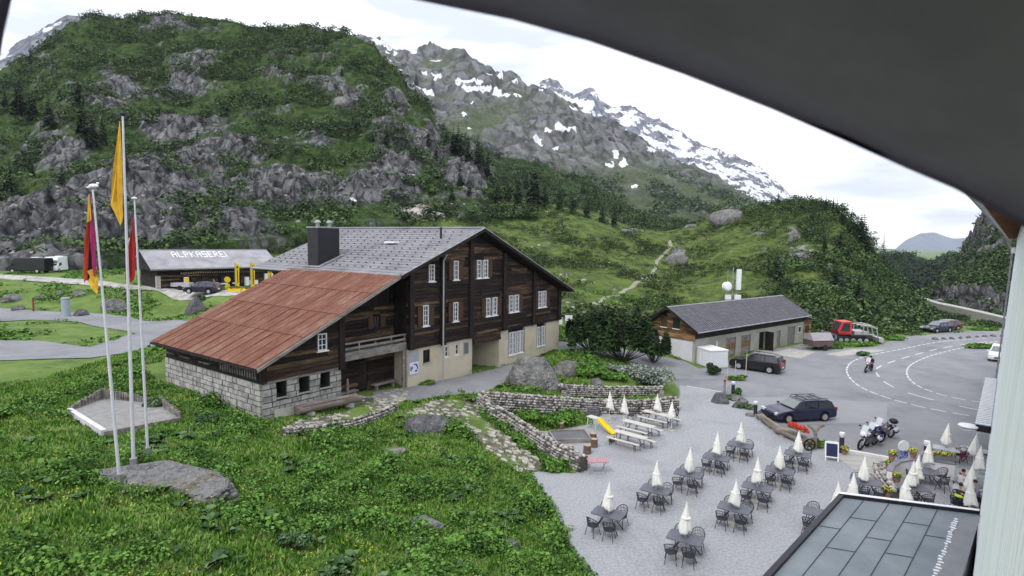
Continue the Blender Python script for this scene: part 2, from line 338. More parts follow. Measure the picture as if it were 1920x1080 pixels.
flat('asphalt_patch', [tuple(P(x, y, 0)[:2]) for x, y in [(1335, 800), (1662, 792), (1664, 756), (1500, 745), (1380, 745)]], .004, M('asphalt_patch', [(.215, .22, .232), (.255, .26, .272)], .9, .4, 7, .2, 30))
# grass islands by the road
for pts in ([(1550, 655), (1570, 648), (1640, 646), (1690, 634), (1688, 640), (1640, 650), (1590, 654)], [(1812, 654), (1850, 646), (1900, 644), (1900, 652), (1850, 657)]):
    pass
# --- hills: sheets with real depth, row by row from foot to crest
HV = []      # all hill vertices with their attributes, for planting
def hill(name, base, crest, db, dc, x0, x1, nx, nt, amp, fr, mat, prof=1.0, rockf=None, back=.05, seed=0, extra=None, zskirt=-8, dpow=1.0, bpow=.5, kind='structure', crag=0, rfr=3.1):
    px = np.linspace(x0, x1, nx); t = np.r_[-.08, -.02, np.linspace(0, 1, nt), 1.03, 1.1, 1.3]; nT = len(t)
    PX, T = np.meshgrid(px, t, indexing='ij'); PX = PX.ravel(); T = T.ravel(); Tc = np.clip(T, 0, 1)
    by = interp(base, PX); cy = interp(crest, PX)+crag*fbm(np.c_[PX*.045, PX*0, PX*0+seed], 4); d0 = interp(db, PX); d1 = interp(dc, PX)
    yy = by+(cy-by)*Tc**prof; dd = d0+(d1-d0)*Tc**dpow
    r = FW+np.outer((PX-960)/CF, RT)-np.outer((yy-540)/CF, UP); q = CC+r*(dd/r[:, 1])[:, None]
    over = np.clip(T-1, 0, 1); h = q[:, 2]-0
    q[:, 1] += over*dd*back*4; q[:, 2] -= over**.9*np.maximum(60, dd*.5)*1.2
    q[:, 2] -= np.clip(-T, 0, 1)*100*(-zskirt/8)
    toC = -q.copy(); toC[:, 2] = 0; toC /= np.linalg.norm(toC, axis=1)[:, None]
    s3 = q*fr+seed*31.7
    big = fbm(s3*np.array([1, 1, 1.4]), 3); rd = ridge(s3*rfr*np.array([1, 1, .55]), 4)
    fine = fbm(s3*12, 3)
    rk = rockf(PX, yy, Tc, q, big, rd) if rockf else rd*.5
    edge = sm(-.02, .06, T)
    dis = amp*edge*(big*1.0+.75*rd*np.clip(.3+rk*1.3, .08, 1.6)+.22*fine)
    q = q+toC*(dis*.65)[:, None]; q[:, 2] += dis*.75*np.where(T >= 1, .6, 1)
    at = {'rock': rk}
    if extra: at.update(extra(PX, yy, Tc, q, big, rd, fine))
    idx = np.arange(nx*nT).reshape(nx, nT); f = np.stack([idx[:-1, :-1], idx[1:, :-1], idx[1:, 1:], idx[:-1, 1:]], -1).reshape(-1, 4)
    o = tag(bigmesh(name, q, f, mat, True, at), kind=kind)
    v = q-CC; k = v@FW; X2 = 960+CF*(v@RT)/k; Y2 = 540-CF*(v@UP)/k
    ok = (T >= 0) & (T <= 1.0)
    HV.append(dict(name=name, q=q[ok], x=X2[ok], y=Y2[ok], rock=rk[ok], k=k[ok]))
    return o
def hit(x, y, names=None):
    best = None
    for h in HV:
        if names and h['name'] not in names: continue
        e = np.hypot(h['x']-x, h['y']-y); i = np.where(e < e.min()+2.5)[0]; j = i[np.argmin(h['k'][i])]; s = e.min()+(0 if e.min() < 4 else 50)
        sc = (e.min() > 6, h['k'][j])
        if best is None or sc < best[0]: best = (sc, h['q'][j])
    return best[1]
def terrain_mat(name, green, rock, rscale, gscale, thr=(.0, .25), snow=None, bump=1., bd=.5, path=False, gn=.35):
    m = bpy.data.materials.new(name); m.use_nodes = True; nt = m.node_tree; b = nt.nodes['Principled BSDF']; L = nt.links.new
    b.inputs['Roughness'].default_value = .95; b.inputs['Specular IOR Level'].default_value = .15
    tc = N(nt, 'ShaderNodeTexCoord')
    def noise(sc, det=8, st=(1, 1, 1), ro=.65):
        mp = N(nt, 'ShaderNodeMapping'); mp.inputs['Scale'].default_value = st; L(tc.outputs['Object'], mp.inputs[0])
        n = N(nt, 'ShaderNodeTexNoise'); n.inputs['Scale'].default_value = sc; n.inputs['Detail'].default_value = det; n.inputs['Roughness'].default_value = ro; L(mp.outputs[0], n.inputs['Vector']); return n.outputs[0]
    def ramp(inp, cols, lo, hi):
        cr = N(nt, 'ShaderNodeValToRGB'); e = cr.color_ramp.elements; e[0].position = lo; e[1].position = hi; e[0].color = (*cols[0], 1); e[1].color = (*cols[-1], 1)
        for k in range(1, len(cols)-1): q = e.new(lo+(hi-lo)*k/(len(cols)-1)); q.color = (*cols[k], 1)
        L(inp, cr.inputs[0]); return cr.outputs[0]
    def mix(f, a, b_):
        x = N(nt, 'ShaderNodeMix', data_type='RGBA'); L(f, x.inputs[0]); L(a, x.inputs[6]); L(b_, x.inputs[7]); return x.outputs[2]
    def attr(n_):
        a = N(nt, 'ShaderNodeAttribute', attribute_name=n_); return a.outputs['Fac']
    gc = ramp(noise(gscale, 9, ro=.72), green, .3, .7); rn = noise(rscale, 9, (1, 1, .45), .75); rc_ = ramp(rn, rock, .3, .7)
    vo = N(nt, 'ShaderNodeTexVoronoi', feature='DISTANCE_TO_EDGE'); vo.inputs['Scale'].default_value = rscale*.8; mpv = N(nt, 'ShaderNodeMapping'); mpv.inputs['Scale'].default_value = (1, 1, .5); ns_ = N(nt, 'ShaderNodeTexNoise'); ns_.inputs['Scale'].default_value = rscale; L(tc.outputs['Object'], ns_.inputs['Vector']); mv = N(nt, 'ShaderNodeMix', data_type='RGBA', blend_type='LINEAR_LIGHT'); mv.inputs[0].default_value = .6/rscale*.5; L(tc.outputs['Object'], mv.inputs[6]); L(ns_.outputs['Color'], mv.inputs[7]); L(mv.outputs[2], mpv.inputs[0]); L(mpv.outputs[0], vo.inputs['Vector'])
    vr = N(nt, 'ShaderNodeMapRange'); L(vo.outputs['Distance'], vr.inputs[0]); vr.inputs[1].default_value = 0; vr.inputs[2].default_value = .12; vr.inputs[3].default_value = .28; vr.inputs[4].default_value = 1
    rc = N(nt, 'ShaderNodeMix', data_type='RGBA', blend_type='MULTIPLY'); rc.inputs[0].default_value = 1; L(rc_, rc.inputs[6]); L(vr.outputs[0], rc.inputs[7]); rc = rc.outputs[2]
    bp = N(nt, 'ShaderNodeBump'); bp.inputs['Strength'].default_value = bump; bp.inputs['Distance'].default_value = bd; L(rn, bp.inputs['Height']); L(bp.outputs[0], b.inputs['Normal'])
    ad = N(nt, 'ShaderNodeMath', operation='MULTIPLY_ADD'); n2 = noise(gscale*2.2, 8, ro=.7); L(n2, ad.inputs[0]); ad.inputs[1].default_value = gn*2; 
    sb = N(nt, 'ShaderNodeMath', operation='SUBTRACT'); L(attr('rock'), sb.inputs[0]); sb.inputs[1].default_value = gn; L(sb.outputs[0], ad.inputs[2])
    mr = N(nt, 'ShaderNodeMapRange'); L(ad.outputs[0], mr.inputs[0]); mr.inputs[1].default_value = thr[0]; mr.inputs[2].default_value = thr[1]
    c = mix(mr.outputs[0], gc, rc)
    if snow:
        s2 = N(nt, 'ShaderNodeMath', operation='MULTIPLY_ADD'); L(noise(rscale*.8, 6), s2.inputs[0]); s2.inputs[1].default_value = snow[0]; L(attr('snow'), s2.inputs[2])
        m2 = N(nt, 'ShaderNodeMapRange'); L(s2.outputs[0], m2.inputs[0]); m2.inputs[1].default_value = snow[1]; m2.inputs[2].default_value = snow[1]+.06
        w = N(nt, 'ShaderNodeRGB'); w.outputs[0].default_value = (.86, .88, .92, 1); c = mix(m2.outputs[0], c, w.outputs[0])
    if path:
        w = N(nt, 'ShaderNodeRGB'); w.outputs[0].default_value = (.26, .25, .2, 1); m3 = N(nt, 'ShaderNodeMapRange'); L(attr('path'), m3.inputs[0]); m3.inputs[1].default_value = .35; m3.inputs[2].default_value = .65; c = mix(m3.outputs[0], c, w.outputs[0])
    L(c, b.inputs['Base Color'])
    return m
G1 = [(.010, .018, .008), (.022, .043, .012), (.048, .082, .02), (.08, .105, .035)]
R1 = [(.02, .02, .023), (.075, .076, .08), (.175, .175, .182), (.3, .3, .305)]
def gauss(PX, PY, l):
    s = 0
    for x, y, rx, ry, a in l: s = s+a*np.exp(-((PX-x)/rx)**2-((PY-y)/ry)**2)
    return s
RK1 = [(240, 165, 90, 22, .7), (200, 195, 40, 14, .5), (345, 140, 40, 40, .5), (355, 165, 30, 14, .6), (270, 245, 40, 25, .3), (360, 235, 60, 18, .9), (440, 290, 45, 20, 1.0), (330, 250, 40, 18, .7), (110, 280, 60, 45, .6), (260, 330, 120, 40, .5), (400, 350, 160, 40, .5), (120, 420, 120, 55, 1.1), (300, 430, 100, 45, .9), (440, 420, 80, 30, .3), (740, 310, 40, 50, 1.1), (810, 265, 25, 40, .9), (880, 330, 45, 40, .9), (650, 190, 22, 14, .8), (600, 250, 90, 60, .25), (340, 45, 50, 14, .7), (270, 55, 40, 10, .4), (730, 200, 40, 25, .5), (560, 360, 120, 30, .5), (20, 440, 50, 60, .9), (590, 130, 60, 50, .25), (690, 370, 90, 22, .4), (400, 60, 30, 15, .3)]
def rock1(PX, PY, T, q, big, rd): return -.24+gauss(PX, PY, RK1)*.72+rd*.26+big*.42-.12*sm(120, 30, PY)
hm1 = terrain_mat('hillside', G1, R1, .35, .28, (.02, .16), bump=.9, bd=1.2, snow=(.25, .62))
hill('hill', [(-260, 500), (0, 492), (130, 484), (280, 474), (400, 458), (560, 446), (700, 424), (900, 410), (1000, 410)],
     [(-260, 150), (-60, 150), (0, 134), (22, 122), (50, 108), (90, 76), (130, 46), (180, 25), (230, 32), (300, 22), (400, 28), (440, 42), (500, 46), (560, 48), (600, 60), (650, 64), (700, 88), (735, 115), (770, 165), (800, 192), (830, 242), (870, 262), (900, 280), (925, 335), (960, 370), (1000, 384)],
     [(-260, 88), (130, 92), (400, 110), (700, 135), (1000, 170)], [(-260, 240), (300, 300), (700, 270), (900, 215), (1000, 200)], -260, 1000, 700, 300, 5.5, .045, hm1, 1.0, rock1, crag=5, rfr=2.3, extra=lambda PX, yy, T, q, b, r, f: {'snow': gauss(q[:, 0]*0+PX, yy, [(663, 386, 16, 5, .62)])+0})
hm2 = terrain_mat('forest_slope', [(.01, .02, .008), (.022, .045, .013), (.045, .08, .02)], R1, .2, .12, (.1, .3), bump=.8, bd=2)
hill('hill_shoulder', [(840, 420), (1000, 420), (1260, 440), (1320, 440)], [(840, 250), (880, 262), (930, 292), (980, 298), (1030, 312), (1070, 332), (1110, 345), (1150, 375), (1200, 398), (1260, 415), (1320, 425)],
     [(840, 230), (1320, 330)], [(840, 420), (1320, 430)], 840, 1320, 240, 90, 7, .02, hm2, 1, lambda PX, PY, T, q, b, r: -.12+.3*r, seed=3)
# meadow hill with footpath and wooded knoll
PATH_ = [(1090, 592), (1120, 565), (1145, 548), (1180, 538), (1215, 524), (1228, 508), (1232, 492), (1245, 478), (1258, 462), (1256, 450)]
def pathf(PX, PY, w):
    d = np.full(len(PX), 1e9)
    for (ax, ay), (bx, by) in zip(PATH_[:-1], PATH_[1:]):
        vx, vy = bx-ax, by-ay; t = np.clip(((PX-ax)*vx+(PY-ay)*vy)/(vx*vx+vy*vy), 0, 1); d = np.minimum(d, np.hypot(PX-ax-t*vx, (PY-ay-t*vy)*1.3))
    return 1-sm(w*.4, w*1.4, d)
RK4 = [(800, 392, 90, 9, 1.5), (740, 402, 60, 8, 1.4), (860, 378, 40, 7, 1.4), (690, 392, 40, 8, .8), (1370, 400, 25, 14, 1.6), (1272, 477, 16, 14, 1.8), (1490, 440, 13, 14, 1.6), (1500, 475, 40, 14, .9), (1540, 500, 18, 12, .8), (1190, 432, 18, 8, .8), (1300, 420, 18, 6, .8), (1420, 435, 18, 6, .8), (1600, 570, 22, 30, 1.0), (1580, 530, 14, 20, .6), (1400, 450, 60, 10, .3), (1470, 395, 15, 10, .8), (620, 440, 50, 15, .7), (500, 440, 60, 14, .4), (1555, 440, 20, 40, .4)]
def rock4(PX, PY, T, q, b, r): return -.42+gauss(PX, PY, RK4)*.5+r*.25+b*.1
hm4 = terrain_mat('alpine_meadow', [(.018, .028, .01), (.045, .07, .018), (.09, .13, .028), (.13, .165, .045)], R1+[(.36, .35, .33)], .5, .35, (.05, .22), bump=.8, bd=.6, path=True, gn=.3)
hill('meadow_hill', [(380, 520), (540, 545), (700, 560), (1000, 600), (1060, 598), (1150, 600), (1220, 610), (1330, 640), (1520, 640), (1560, 642), (1640, 640), (1700, 632), (1745, 625), (1760, 625)],
     [(380, 440), (480, 428), (560, 415), (620, 392), (690, 378), (760, 372), (850, 364), (900, 372), (1000, 378), (1070, 388), (1120, 398), (1160, 415), (1200, 430), (1250, 433), (1300, 424), (1340, 402), (1370, 388), (1400, 390), (1440, 386), (1460, 378), (1500, 374), (1540, 380), (1570, 392), (1590, 412), (1615, 432), (1630, 455), (1642, 490), (1660, 515), (1690, 545), (1712, 572), (1730, 600), (1745, 620), (1760, 622)],
     [(380, 95), (540, 90), (700, 84), (1000, 75), (1060, 70), (1220, 75), (1330, 74), (1520, 76), (1600, 78), (1700, 82), (1745, 85), (1760, 88)], [(380, 130), (700, 165), (1000, 190), (1300, 200), (1500, 170), (1640, 145), (1760, 112)], 380, 1760, 620, 220, 2.2, .06, hm4, .8, rock4, seed=5,
     extra=lambda PX, yy, T, q, b, r, f: {'path': pathf(PX, yy, 3.3)})
# grey mountain with snow patches
SN2 = [(718, 80, 20, 7), (738, 97, 18, 5), (700, 72, 6, 5), (775, 100, 10, 3), (810, 140, 22, 4.5), (795, 172, 22, 5), (820, 150, 8, 4), (885, 152, 22, 6), (908, 162, 14, 4), (862, 158, 8, 4), (880, 172, 14, 4), (905, 174, 10, 3), (932, 172, 12, 5), (942, 182, 14, 4), (968, 180, 10, 3), (938, 152, 4, 8), (1028, 252, 9, 4), (1062, 254, 20, 4), (1048, 248, 8, 3), (1075, 206, 9, 5), (1015, 181, 7, 3), (1010, 270, 12, 3), (1040, 278, 8, 3.5), (880, 246, 5, 5), (870, 220, 4, 3), (1222, 288, 10, 5), (1155, 296, 5, 6), (1143, 310, 10, 3), (1169, 310, 9, 4), (1190, 355, 10, 4), (1105, 215, 5, 3), (886, 190, 5, 3), (963, 162, 8, 3), (1240, 282, 5, 3)]
def snow2(PX, yy, T, q, b, r, f):
    w = fbm(np.c_[PX*.09, yy*.18, PX*0], 4)
    return {'snow': gauss(PX+w*7+f*5, yy+w*5+f*3, [(a, c, rx*1.05, ry*.95, 1) for a, c, rx, ry in SN2])+np.clip(fbm(q*np.array([.016, .016, .08])+3, 4)-.18, 0, 1)*1.7*sm(260, 130, yy)}
GRN2 = [(820, 118, 40, 12, .6), (930, 215, 90, 35, .5), (900, 245, 40, 25, .6), (1180, 330, 60, 25, .4), (850, 250, 30, 20, .5)]
hm5 = terrain_mat('grey_mountain', [(.04, .06, .025), (.08, .105, .045), (.13, .155, .08)], [(.05, .05, .06), (.13, .13, .14), (.25, .25, .26), (.34, .34, .35)], .03, .012, (-.1, .3), snow=(.3, .62), bump=1, bd=14, gn=.3)
hill('mountain', [(560, 420), (1500, 430)], [(560, 90), (640, 72), (668, 62), (682, 64), (700, 70), (712, 63), (726, 78), (742, 90), (770, 94), (790, 95), (808, 90), (830, 97), (870, 98), (888, 108), (905, 122), (925, 140), (936, 150), (942, 146), (955, 143), (970, 148), (990, 162), (1005, 160), (1030, 170), (1050, 185), (1080, 198), (1100, 215), (1140, 232), (1180, 250), (1230, 282), (1260, 300), (1300, 312), (1340, 322), (1370, 345), (1400, 372), (1440, 400), (1500, 415)],
     [(560, 520), (1500, 700)], [(560, 1500), (1500, 1200)], 560, 1500, 700, 330, 24, .0078, hm5, 1, lambda PX, PY, T, q, b, r: .12+.3*r-gauss(PX, PY, GRN2)*.5-sm(260, 400, PY)*.35, seed=8, extra=snow2, zskirt=-20)
hm6 = terrain_mat('snow_ridge', [(.16, .17, .2), (.2, .21, .24)], [(.1, .105, .13), (.2, .21, .25), (.3, .31, .34)], .016, .01, (-.5, -.4), snow=(.9, .72), bump=1, bd=30)
hill('snow_ridge', [(900, 330), (1620, 440)], [(900, 220), (985, 165), (1005, 158), (1030, 145), (1040, 150), (1056, 163), (1075, 182), (1090, 176), (1103, 168), (1112, 172), (1128, 192), (1140, 203), (1160, 202), (1190, 203), (1205, 212), (1225, 222), (1270, 248), (1300, 264), (1330, 278), (1360, 292), (1400, 308), (1440, 326), (1460, 345), (1480, 366), (1540, 400), (1620, 430)],
     [(900, 2300), (1620, 2300)], [(900, 3600), (1620, 3400)], 900, 1620, 460, 160, 42, .004, hm6, 1, lambda PX, PY, T, q, b, r: .2+.3*r, seed=11, extra=lambda PX, yy, T, q, b, r, f: {'snow': (.36+.9*fbm(q*np.array([.009, .009, .02])+5, 5)-.2*sm(.5, 1, r)+.25*f-.2*sm(.85, 1, T))}, zskirt=-40)
hill('far_snow_ridge', [(-200, 190), (200, 190)], [(-200, 150), (-40, 120), (15, 98), (30, 86), (60, 64), (85, 52), (110, 38), (125, 32), (150, 34), (200, 50)], [(-200, 1800), (200, 1800)], [(-200, 2300), (200, 2300)], -200, 200, 140, 50, 30, .004, hm6, 1, lambda PX, PY, T, q, b, r: .2+.3*r, seed=12, extra=lambda PX, yy, T, q, b, r, f: {'snow': .15+.7*fbm(q*np.array([.008, .008, .013])+3, 4)}, zskirt=-40)
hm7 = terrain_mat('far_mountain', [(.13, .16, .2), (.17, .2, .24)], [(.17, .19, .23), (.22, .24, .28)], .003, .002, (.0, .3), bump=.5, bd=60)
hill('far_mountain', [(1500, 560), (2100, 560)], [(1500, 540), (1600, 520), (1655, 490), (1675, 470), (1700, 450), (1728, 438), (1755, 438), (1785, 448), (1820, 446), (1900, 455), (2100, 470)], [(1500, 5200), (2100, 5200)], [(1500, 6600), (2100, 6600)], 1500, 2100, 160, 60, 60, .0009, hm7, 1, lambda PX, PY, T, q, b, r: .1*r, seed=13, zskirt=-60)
hill('valley_forest', [(1600, 570), (1900, 580)], [(1600, 490), (1660, 480), (1680, 474), (1710, 476), (1735, 484), (1750, 486), (1765, 478), (1790, 474), (1820, 468), (1900, 460)], [(1600, 230), (1900, 215)], [(1600, 640), (1900, 640)], 1600, 1900, 140, 60, 10, .012, hm2, 1, lambda PX, PY, T, q, b, r: -.3+.2*r, seed=14)
RK6 = [(1800, 572, 70, 12, 1.6), (1870, 582, 40, 12, 1.4), (1810, 430, 40, 40, .8), (1860, 400, 50, 50, .8), (1760, 490, 20, 22, .6), (1800, 560, 14, 8, .8), (1850, 560, 30, 12, .8), (1780, 540, 20, 12, .4), (1770, 560, 20, 12, .7)]
hill('cliff_mountain', [(1715, 556), (1740, 566), (1800, 580), (1900, 602), (2100, 640)], [(1740, 560), (1768, 530), (1782, 508), (1795, 486), (1806, 466), (1820, 444), (1834, 420), (1848, 398), (1862, 378), (1890, 340), (1930, 290), (2100, 150)], [(1715, 158), (1740, 152), (1800, 136), (1900, 118), (2100, 105)], [(1715, 260), (1760, 290), (1900, 330), (2100, 300)], 1738, 2100, 320, 220, 5.5, .055, hm1, 1,
     lambda PX, PY, T, q, b, r: -.22+gauss(PX, PY, RK6)*.5+r*.4+b*.4+.3*sm(.75, .95, T), seed=15, crag=26, extra=lambda PX, yy, T, q, b, r, f: {'snow': PX*0})

# far road on its bank, with a retaining wall
RU = [(1714, 545, 150), (1728, 556, 146), (1760, 566, 136), (1800, 574, 126), (1850, 585, 116), (1910, 599, 106), (1980, 618, 98)]
A_ = [D(*q) for q in RU]; B_ = [D(x, y+3.5, d-4.5) for x, y, d in RU]; CWL = [q-np.array([.0, .25, 1.6]) for q in B_]; GDL = [D(x, 470+13.3/(94-i*1.5)*1087, 94-i*1.5) for i, (x, y, d) in enumerate(RU)]
def strip(nm, R1_, R2_, mat, sub=1): 
    v = R1_+R2_; n = len(R1_); return tag(MB().add(v, [(i, i+1, n+i+1, n+i) for i in range(n-1)]).build(nm, mat), kind='structure')
strip('far_road', A_, B_, m_conc); strip('far_road_bank', CWL, GDL, m_soil)
w_ = MB(); n = len(B_); w_.add(B_+CWL+[q+np.array([0, .35, 0]) for q in B_]+[q+np.array([0, .35, 0]) for q in CWL], [(i, i+1, n+i+1, n+i) for i in range(n-1)]+[(i, i+1, 2*n+i+1, 2*n+i) for i in range(n-1)]+[(2*n+i, 2*n+i+1, 3*n+i+1, 3*n+i) for i in range(n-1)])
tag(w_.build('retaining_wall', m_conc), 'pale retaining wall holding the far road along the valley side', 'wall')
# ================================================================== CHALET
m_wood = M('weathered_logs', [(.008, .005, .005), (.022, .013, .010), (.06, .037, .022), (.16, .105, .062)], .85, 3, 8, .6, 14, stretch=(.25, 1, 2.5), island=.38, lo=.34, hi=.76, nrough=.7)
m_dark = M('dark_timber', [(.005, .0035, .005), (.013, .009, .009), (.028, .019, .016)], .85, 4, 6, .4, 20, stretch=(1, 1, .3), island=.3)
m_grey_wood = M('grey_timber', [(.09, .08, .075), (.2, .185, .17), (.3, .27, .25)], .9, 4, 7, .5, 20, stretch=(.3, 1, 1), island=.2)
m_plaster = M('cream_plaster', [(.42, .37, .28), (.5, .445, .34), (.53, .475, .38)], .9, .8, 6, .12, 30)
m_frame = M('white_window_paint', [(.6, .6, .62), (.75, .75, .76)], .6, 5, 3)
def glassm():
    m = bpy.data.materials.new('window_glass'); m.use_nodes = True; b = m.node_tree.nodes['Principled BSDF']
    b.inputs['Base Color'].default_value = (.02, .022, .03, 1); b.inputs['Roughness'].default_value = .12; b.inputs['Specular IOR Level'].default_value = .6; return m
m_glass = glassm()
m_shut = M('brown_shutter', [(.035, .018, .012), (.085, .045, .024)], .8, 4, 5, stretch=(3, 3, .4))
m_slate = M('grey_roof_tiles', [(.13, .13, .145), (.185, .185, .2), (.23, .23, .245)], .8, .5, 8, .2, 10, island=.06)
m_slate2 = M('dark_roof_guard', [(.055, .055, .065)], .7)
m_metal = M('zinc_sheet', [(.2, .2, .21), (.34, .34, .36)], .45, 2, 5, metal=.4)
m_black = M('black_sheet', [(.010, .010, .014), (.02, .02, .026)], .5, 2, 4)
m_rust = M('rusty_sheet', [(.05, .018, .012), (.10, .034, .022), (.15, .055, .034), (.17, .095, .065), (.28, .235, .19)], .85, 1.0, 14, .5, 9, stretch=(.6, 1.5, 1), island=.05, lo=.36, hi=.64, nrough=.92)
m_block = M('stone_blocks', [(.2, .195, .19), (.33, .32, .3), (.43, .42, .4)], .95, 3, 8, .7, 12, island=.22)
m_mortar = M('dark_mortar', [(.025, .025, .025), (.06, .06, .055)], .95, 8, 5)
m_hole = M('dark_opening', [(.008, .008, .01)], .9)
CB = P(762, 724, 2.5); CB[2] = 0
aa = ray(1768, 460); CRZ = math.atan2(aa[1], aa[0])
chal = E('chalet', CB, 'big dark timber chalet with grey gable roof, rusty lean-to roof and cream plaster ground floor', 'chalet', None, CRZ)
def cw(u, v): c, s = math.cos(CRZ), math.sin(CRZ); return CB[0]+u*c-v*s, CB[1]+u*s+v*c
def logs(mb, x0, x1, z0, z1, y, axis='x', h=.25, dep=.16, lim=None, holes=(), jit=.025):
    z = z0
    while z < z1-.05:
        hh = min(h, z1-z); a, b = x0, x1
        if lim: l, r = lim(z+hh); a, b = max(a, l), min(b, r)
        seg = [(a, b)]
        for hx0, hx1, hz0, hz1 in holes:
            if z+hh > hz0+.02 and z < hz1-.02:
                ns = []
                for p, q in seg:
                    if hx1 <= p or hx0 >= q: ns.append((p, q)); continue
                    if hx0 > p: ns.append((p, hx0))
                    if hx1 < q: ns.append((hx1, q))
                seg = ns
        for p, q in seg:
            while q-p > .12:
                e = min(q, p+random.uniform(2.2, 5)); e = q if q-e < .6 else e
                d = dep+random.uniform(-jit, jit)
                if axis == 'x': mb.b2((p, y-d, z+.012), (e-.01, y+.1, z+hh-.012))
                else: mb.b2((y-d, p, z+.012), (y+.1, e-.01, z+hh-.012))
                p = e
        z += hh
def window(par, xs, z0, z1, y, w=.5, sh=True, shw=.48, mat=m_frame, rows=4, ax='x', bars=2):
    T = (lambda x, yy, z: (x, yy, z)) if ax == 'x' else (lambda x, yy, z: (yy, x, z))
    fr = MB(); gl = MB()
    for x in xs:
        for (a, b, c, d) in ((x-w/2, x+w/2, z1-.06, z1), (x-w/2, x+w/2, z0, z0+.07), (x-w/2, x-w/2+.06, z0+.07, z1-.06), (x+w/2-.06, x+w/2, z0+.07, z1-.06)): fr.b2(T(a, y-.24, c), T(b, y-.06, d))
        for k in range(1, rows): zz = z0+(z1-z0)*k/rows; fr.b2(T(x-w/2+.06, y-.2, zz-.018), T(x+w/2-.06, y-.14, zz+.018))
        if bars > 1: fr.b2(T(x-.018, y-.205, z0+.07), T(x+.018, y-.135, z1-.06))
        gl.b2(T(x-w/2+.03, y-.165, z0+.03), T(x+w/2-.03, y-.12, z1-.03))
    fr.b2(T(min(xs)-w/2-.1, y-.3, z0-.07), T(max(xs)+w/2+.1, y-.05, z0-.004))
    o = fr.build('window', mat, par); gl.build('pane', m_glass, o)
    if sh:
        for x, sg in ((min(xs)-w/2, -1), (max(xs)+w/2, 1)):
            if (sh == 'r' and sg < 0) or (sh == 'l' and sg > 0): continue
            s_ = MB(); a, b = sorted((x+sg*.03, x+sg*(.03+shw))); s_.b2(T(a, y-.25, z0), T(b, y-.2, z1))
            for zz in (z0+.15, z1-.22): s_.b2(T(a+.02, y-.275, zz), T(b-.02, y-.252, zz+.08))
            s_.build('shutter', m_shut, o)
    return o
RZ, RX, SLm, SLl, SRr = 13.25, 7.0, .385, .446, .41
def roofz(u):
    if u < -1.29: return 10.06-(-1.29-u)*SLl
    return RZ-(RX-u)*SLm if u < RX else RZ-(u-RX)*SRr
def lim(z): zz = z+.3; return RX-(RZ-zz)/SLm, RX+(RZ-zz)/SRr
VB = 15.6
# front timber wall in courses
wins = [((2.2,), 9.5, 10.68, 'x'), ((4.7,), 9.5, 10.88, 'lr'), ((7.3, 8.12), 9.5, 10.88, 'lr'), ((1.62,), 6.45, 7.88, 'lr'), ((4.68,), 6.45, 7.84, 'lr'), ((8.46, 9.33), 6.45, 7.88, 'lr'), ((11.5, 12.3), 6.47, 7.88, 'r'), ((15.74, 16.5), 6.5, 7.94, 'lr')]
holes = [(min(x)-.27, max(x)+.27, a-.06, b) for x, a, b, _ in wins]
mb = MB(); logs(mb, .02, 19.15, 5.14, 12.9, 0, lim=lim, holes=holes); mb.build('front_wall', m_wood, chal)
mb = MB(); mb.prism([(0, .12, 5.1), (19.18, .12, 5.1), (19.18, .12, roofz(19.18)-.35), (RX, .12, RZ-.35), (0, .12, roofz(0)-.35)], (0, .2, 0)).build('inner_wall', m_dark, chal)
for xs, a, b, s_ in wins: window(chal, xs, a, b, 0, w=.52, sh=(None if s_ == 'x' else ('r' if s_ == 'r' else True)), shw=.5)
# side walls
mb = MB(); logs(mb, 1.3, VB, 5.14, 9.9, 0, 'y'); mb.b2((-.05, 0, 5.1), (.1, 1.3, 9.9)); mb.build('side_wall', m_dark, chal)
mb = MB(); mb.b2((19.05, .1, 2), (19.2, VB, 7.9)); mb.b2((0.1, VB-.2, 2), (19.0, VB, 8)); mb.build('rear_wall', m_dark, chal)
# posts and beams
for x, z0, z1 in ((.22, 5.1, 10.2), (3.25, 5.0, 11.3), (6.35, 5.1, 12.6), (10.5, 5.2, 11.4), (14.75, 5.2, 9.7), (18.95, 5.2, 8.0)):
    o = MB().b2((x-.2, -.36, z0), (x+.2, -.02, min(z1, roofz(x)-.32))); o.b2((x-.24, -.42, z0-.1), (x+.24, -.3, z0+.25)); o.build('post', m_dark, chal)
for z, a, b in ((9.28, 0.5, 15.6), (6.22, .5, 18.8), (5.12, .0, 6.68), (5.2, 10.0, 19.15)):
    MB().b2((a, -.24, z-.13), (b, -.1, z+.1)).build('floor_beam', m_dark, chal)
MB().b2((6.7, -.3, 4.55), (10.0, .1, 5.1)).b2((6.7, -.36, 4.45), (10, -.2, 4.62)).b2((6.6, .1, 4.9), (10.1, 4.2, 5.08)).build('passage_beam', m_wood, chal)
# plaster ground floor
mb = MB()
mb.b2((.0, -.12, 1.7), (1.45, .3, 5.0)); mb.b2((1.45, -.12, 1.7), (2.16, .3, 3.81)); mb.b2((1.45, -.12, 4.75), (2.16, .3, 5.0)); mb.b2((2.16, -.12, 1.7), (6.68, .3, 3.84)); mb.b2((2.16, -.12, 4.72), (6.68, .3, 5.0))
for a, b in ((2.16, 3.67), (4.06, 4.78), (5.2, 6.68)): mb.b2((a, -.12, 3.84), (b, .3, 4.72))
mb.b2((0, .3, 1.7), (.3, 7, 5.0)); mb.b2((6.4, .3, 1.7), (6.68, 4, 4.9))
mb.build('plaster_wall', m_plaster, chal)
mb = MB(); mb.prism([(10.02, -.12, 1.7), (8.9, 4.0, 1.7), (8.9, 4.0, 4.9), (10.02, -.12, 4.9)], (.3, .05, 0)); mb.b2((6.5, 4.0, 1.7), (9.2, 4.3, 4.9)); mb.build('passage_wall', m_plaster, chal)
mb = MB()
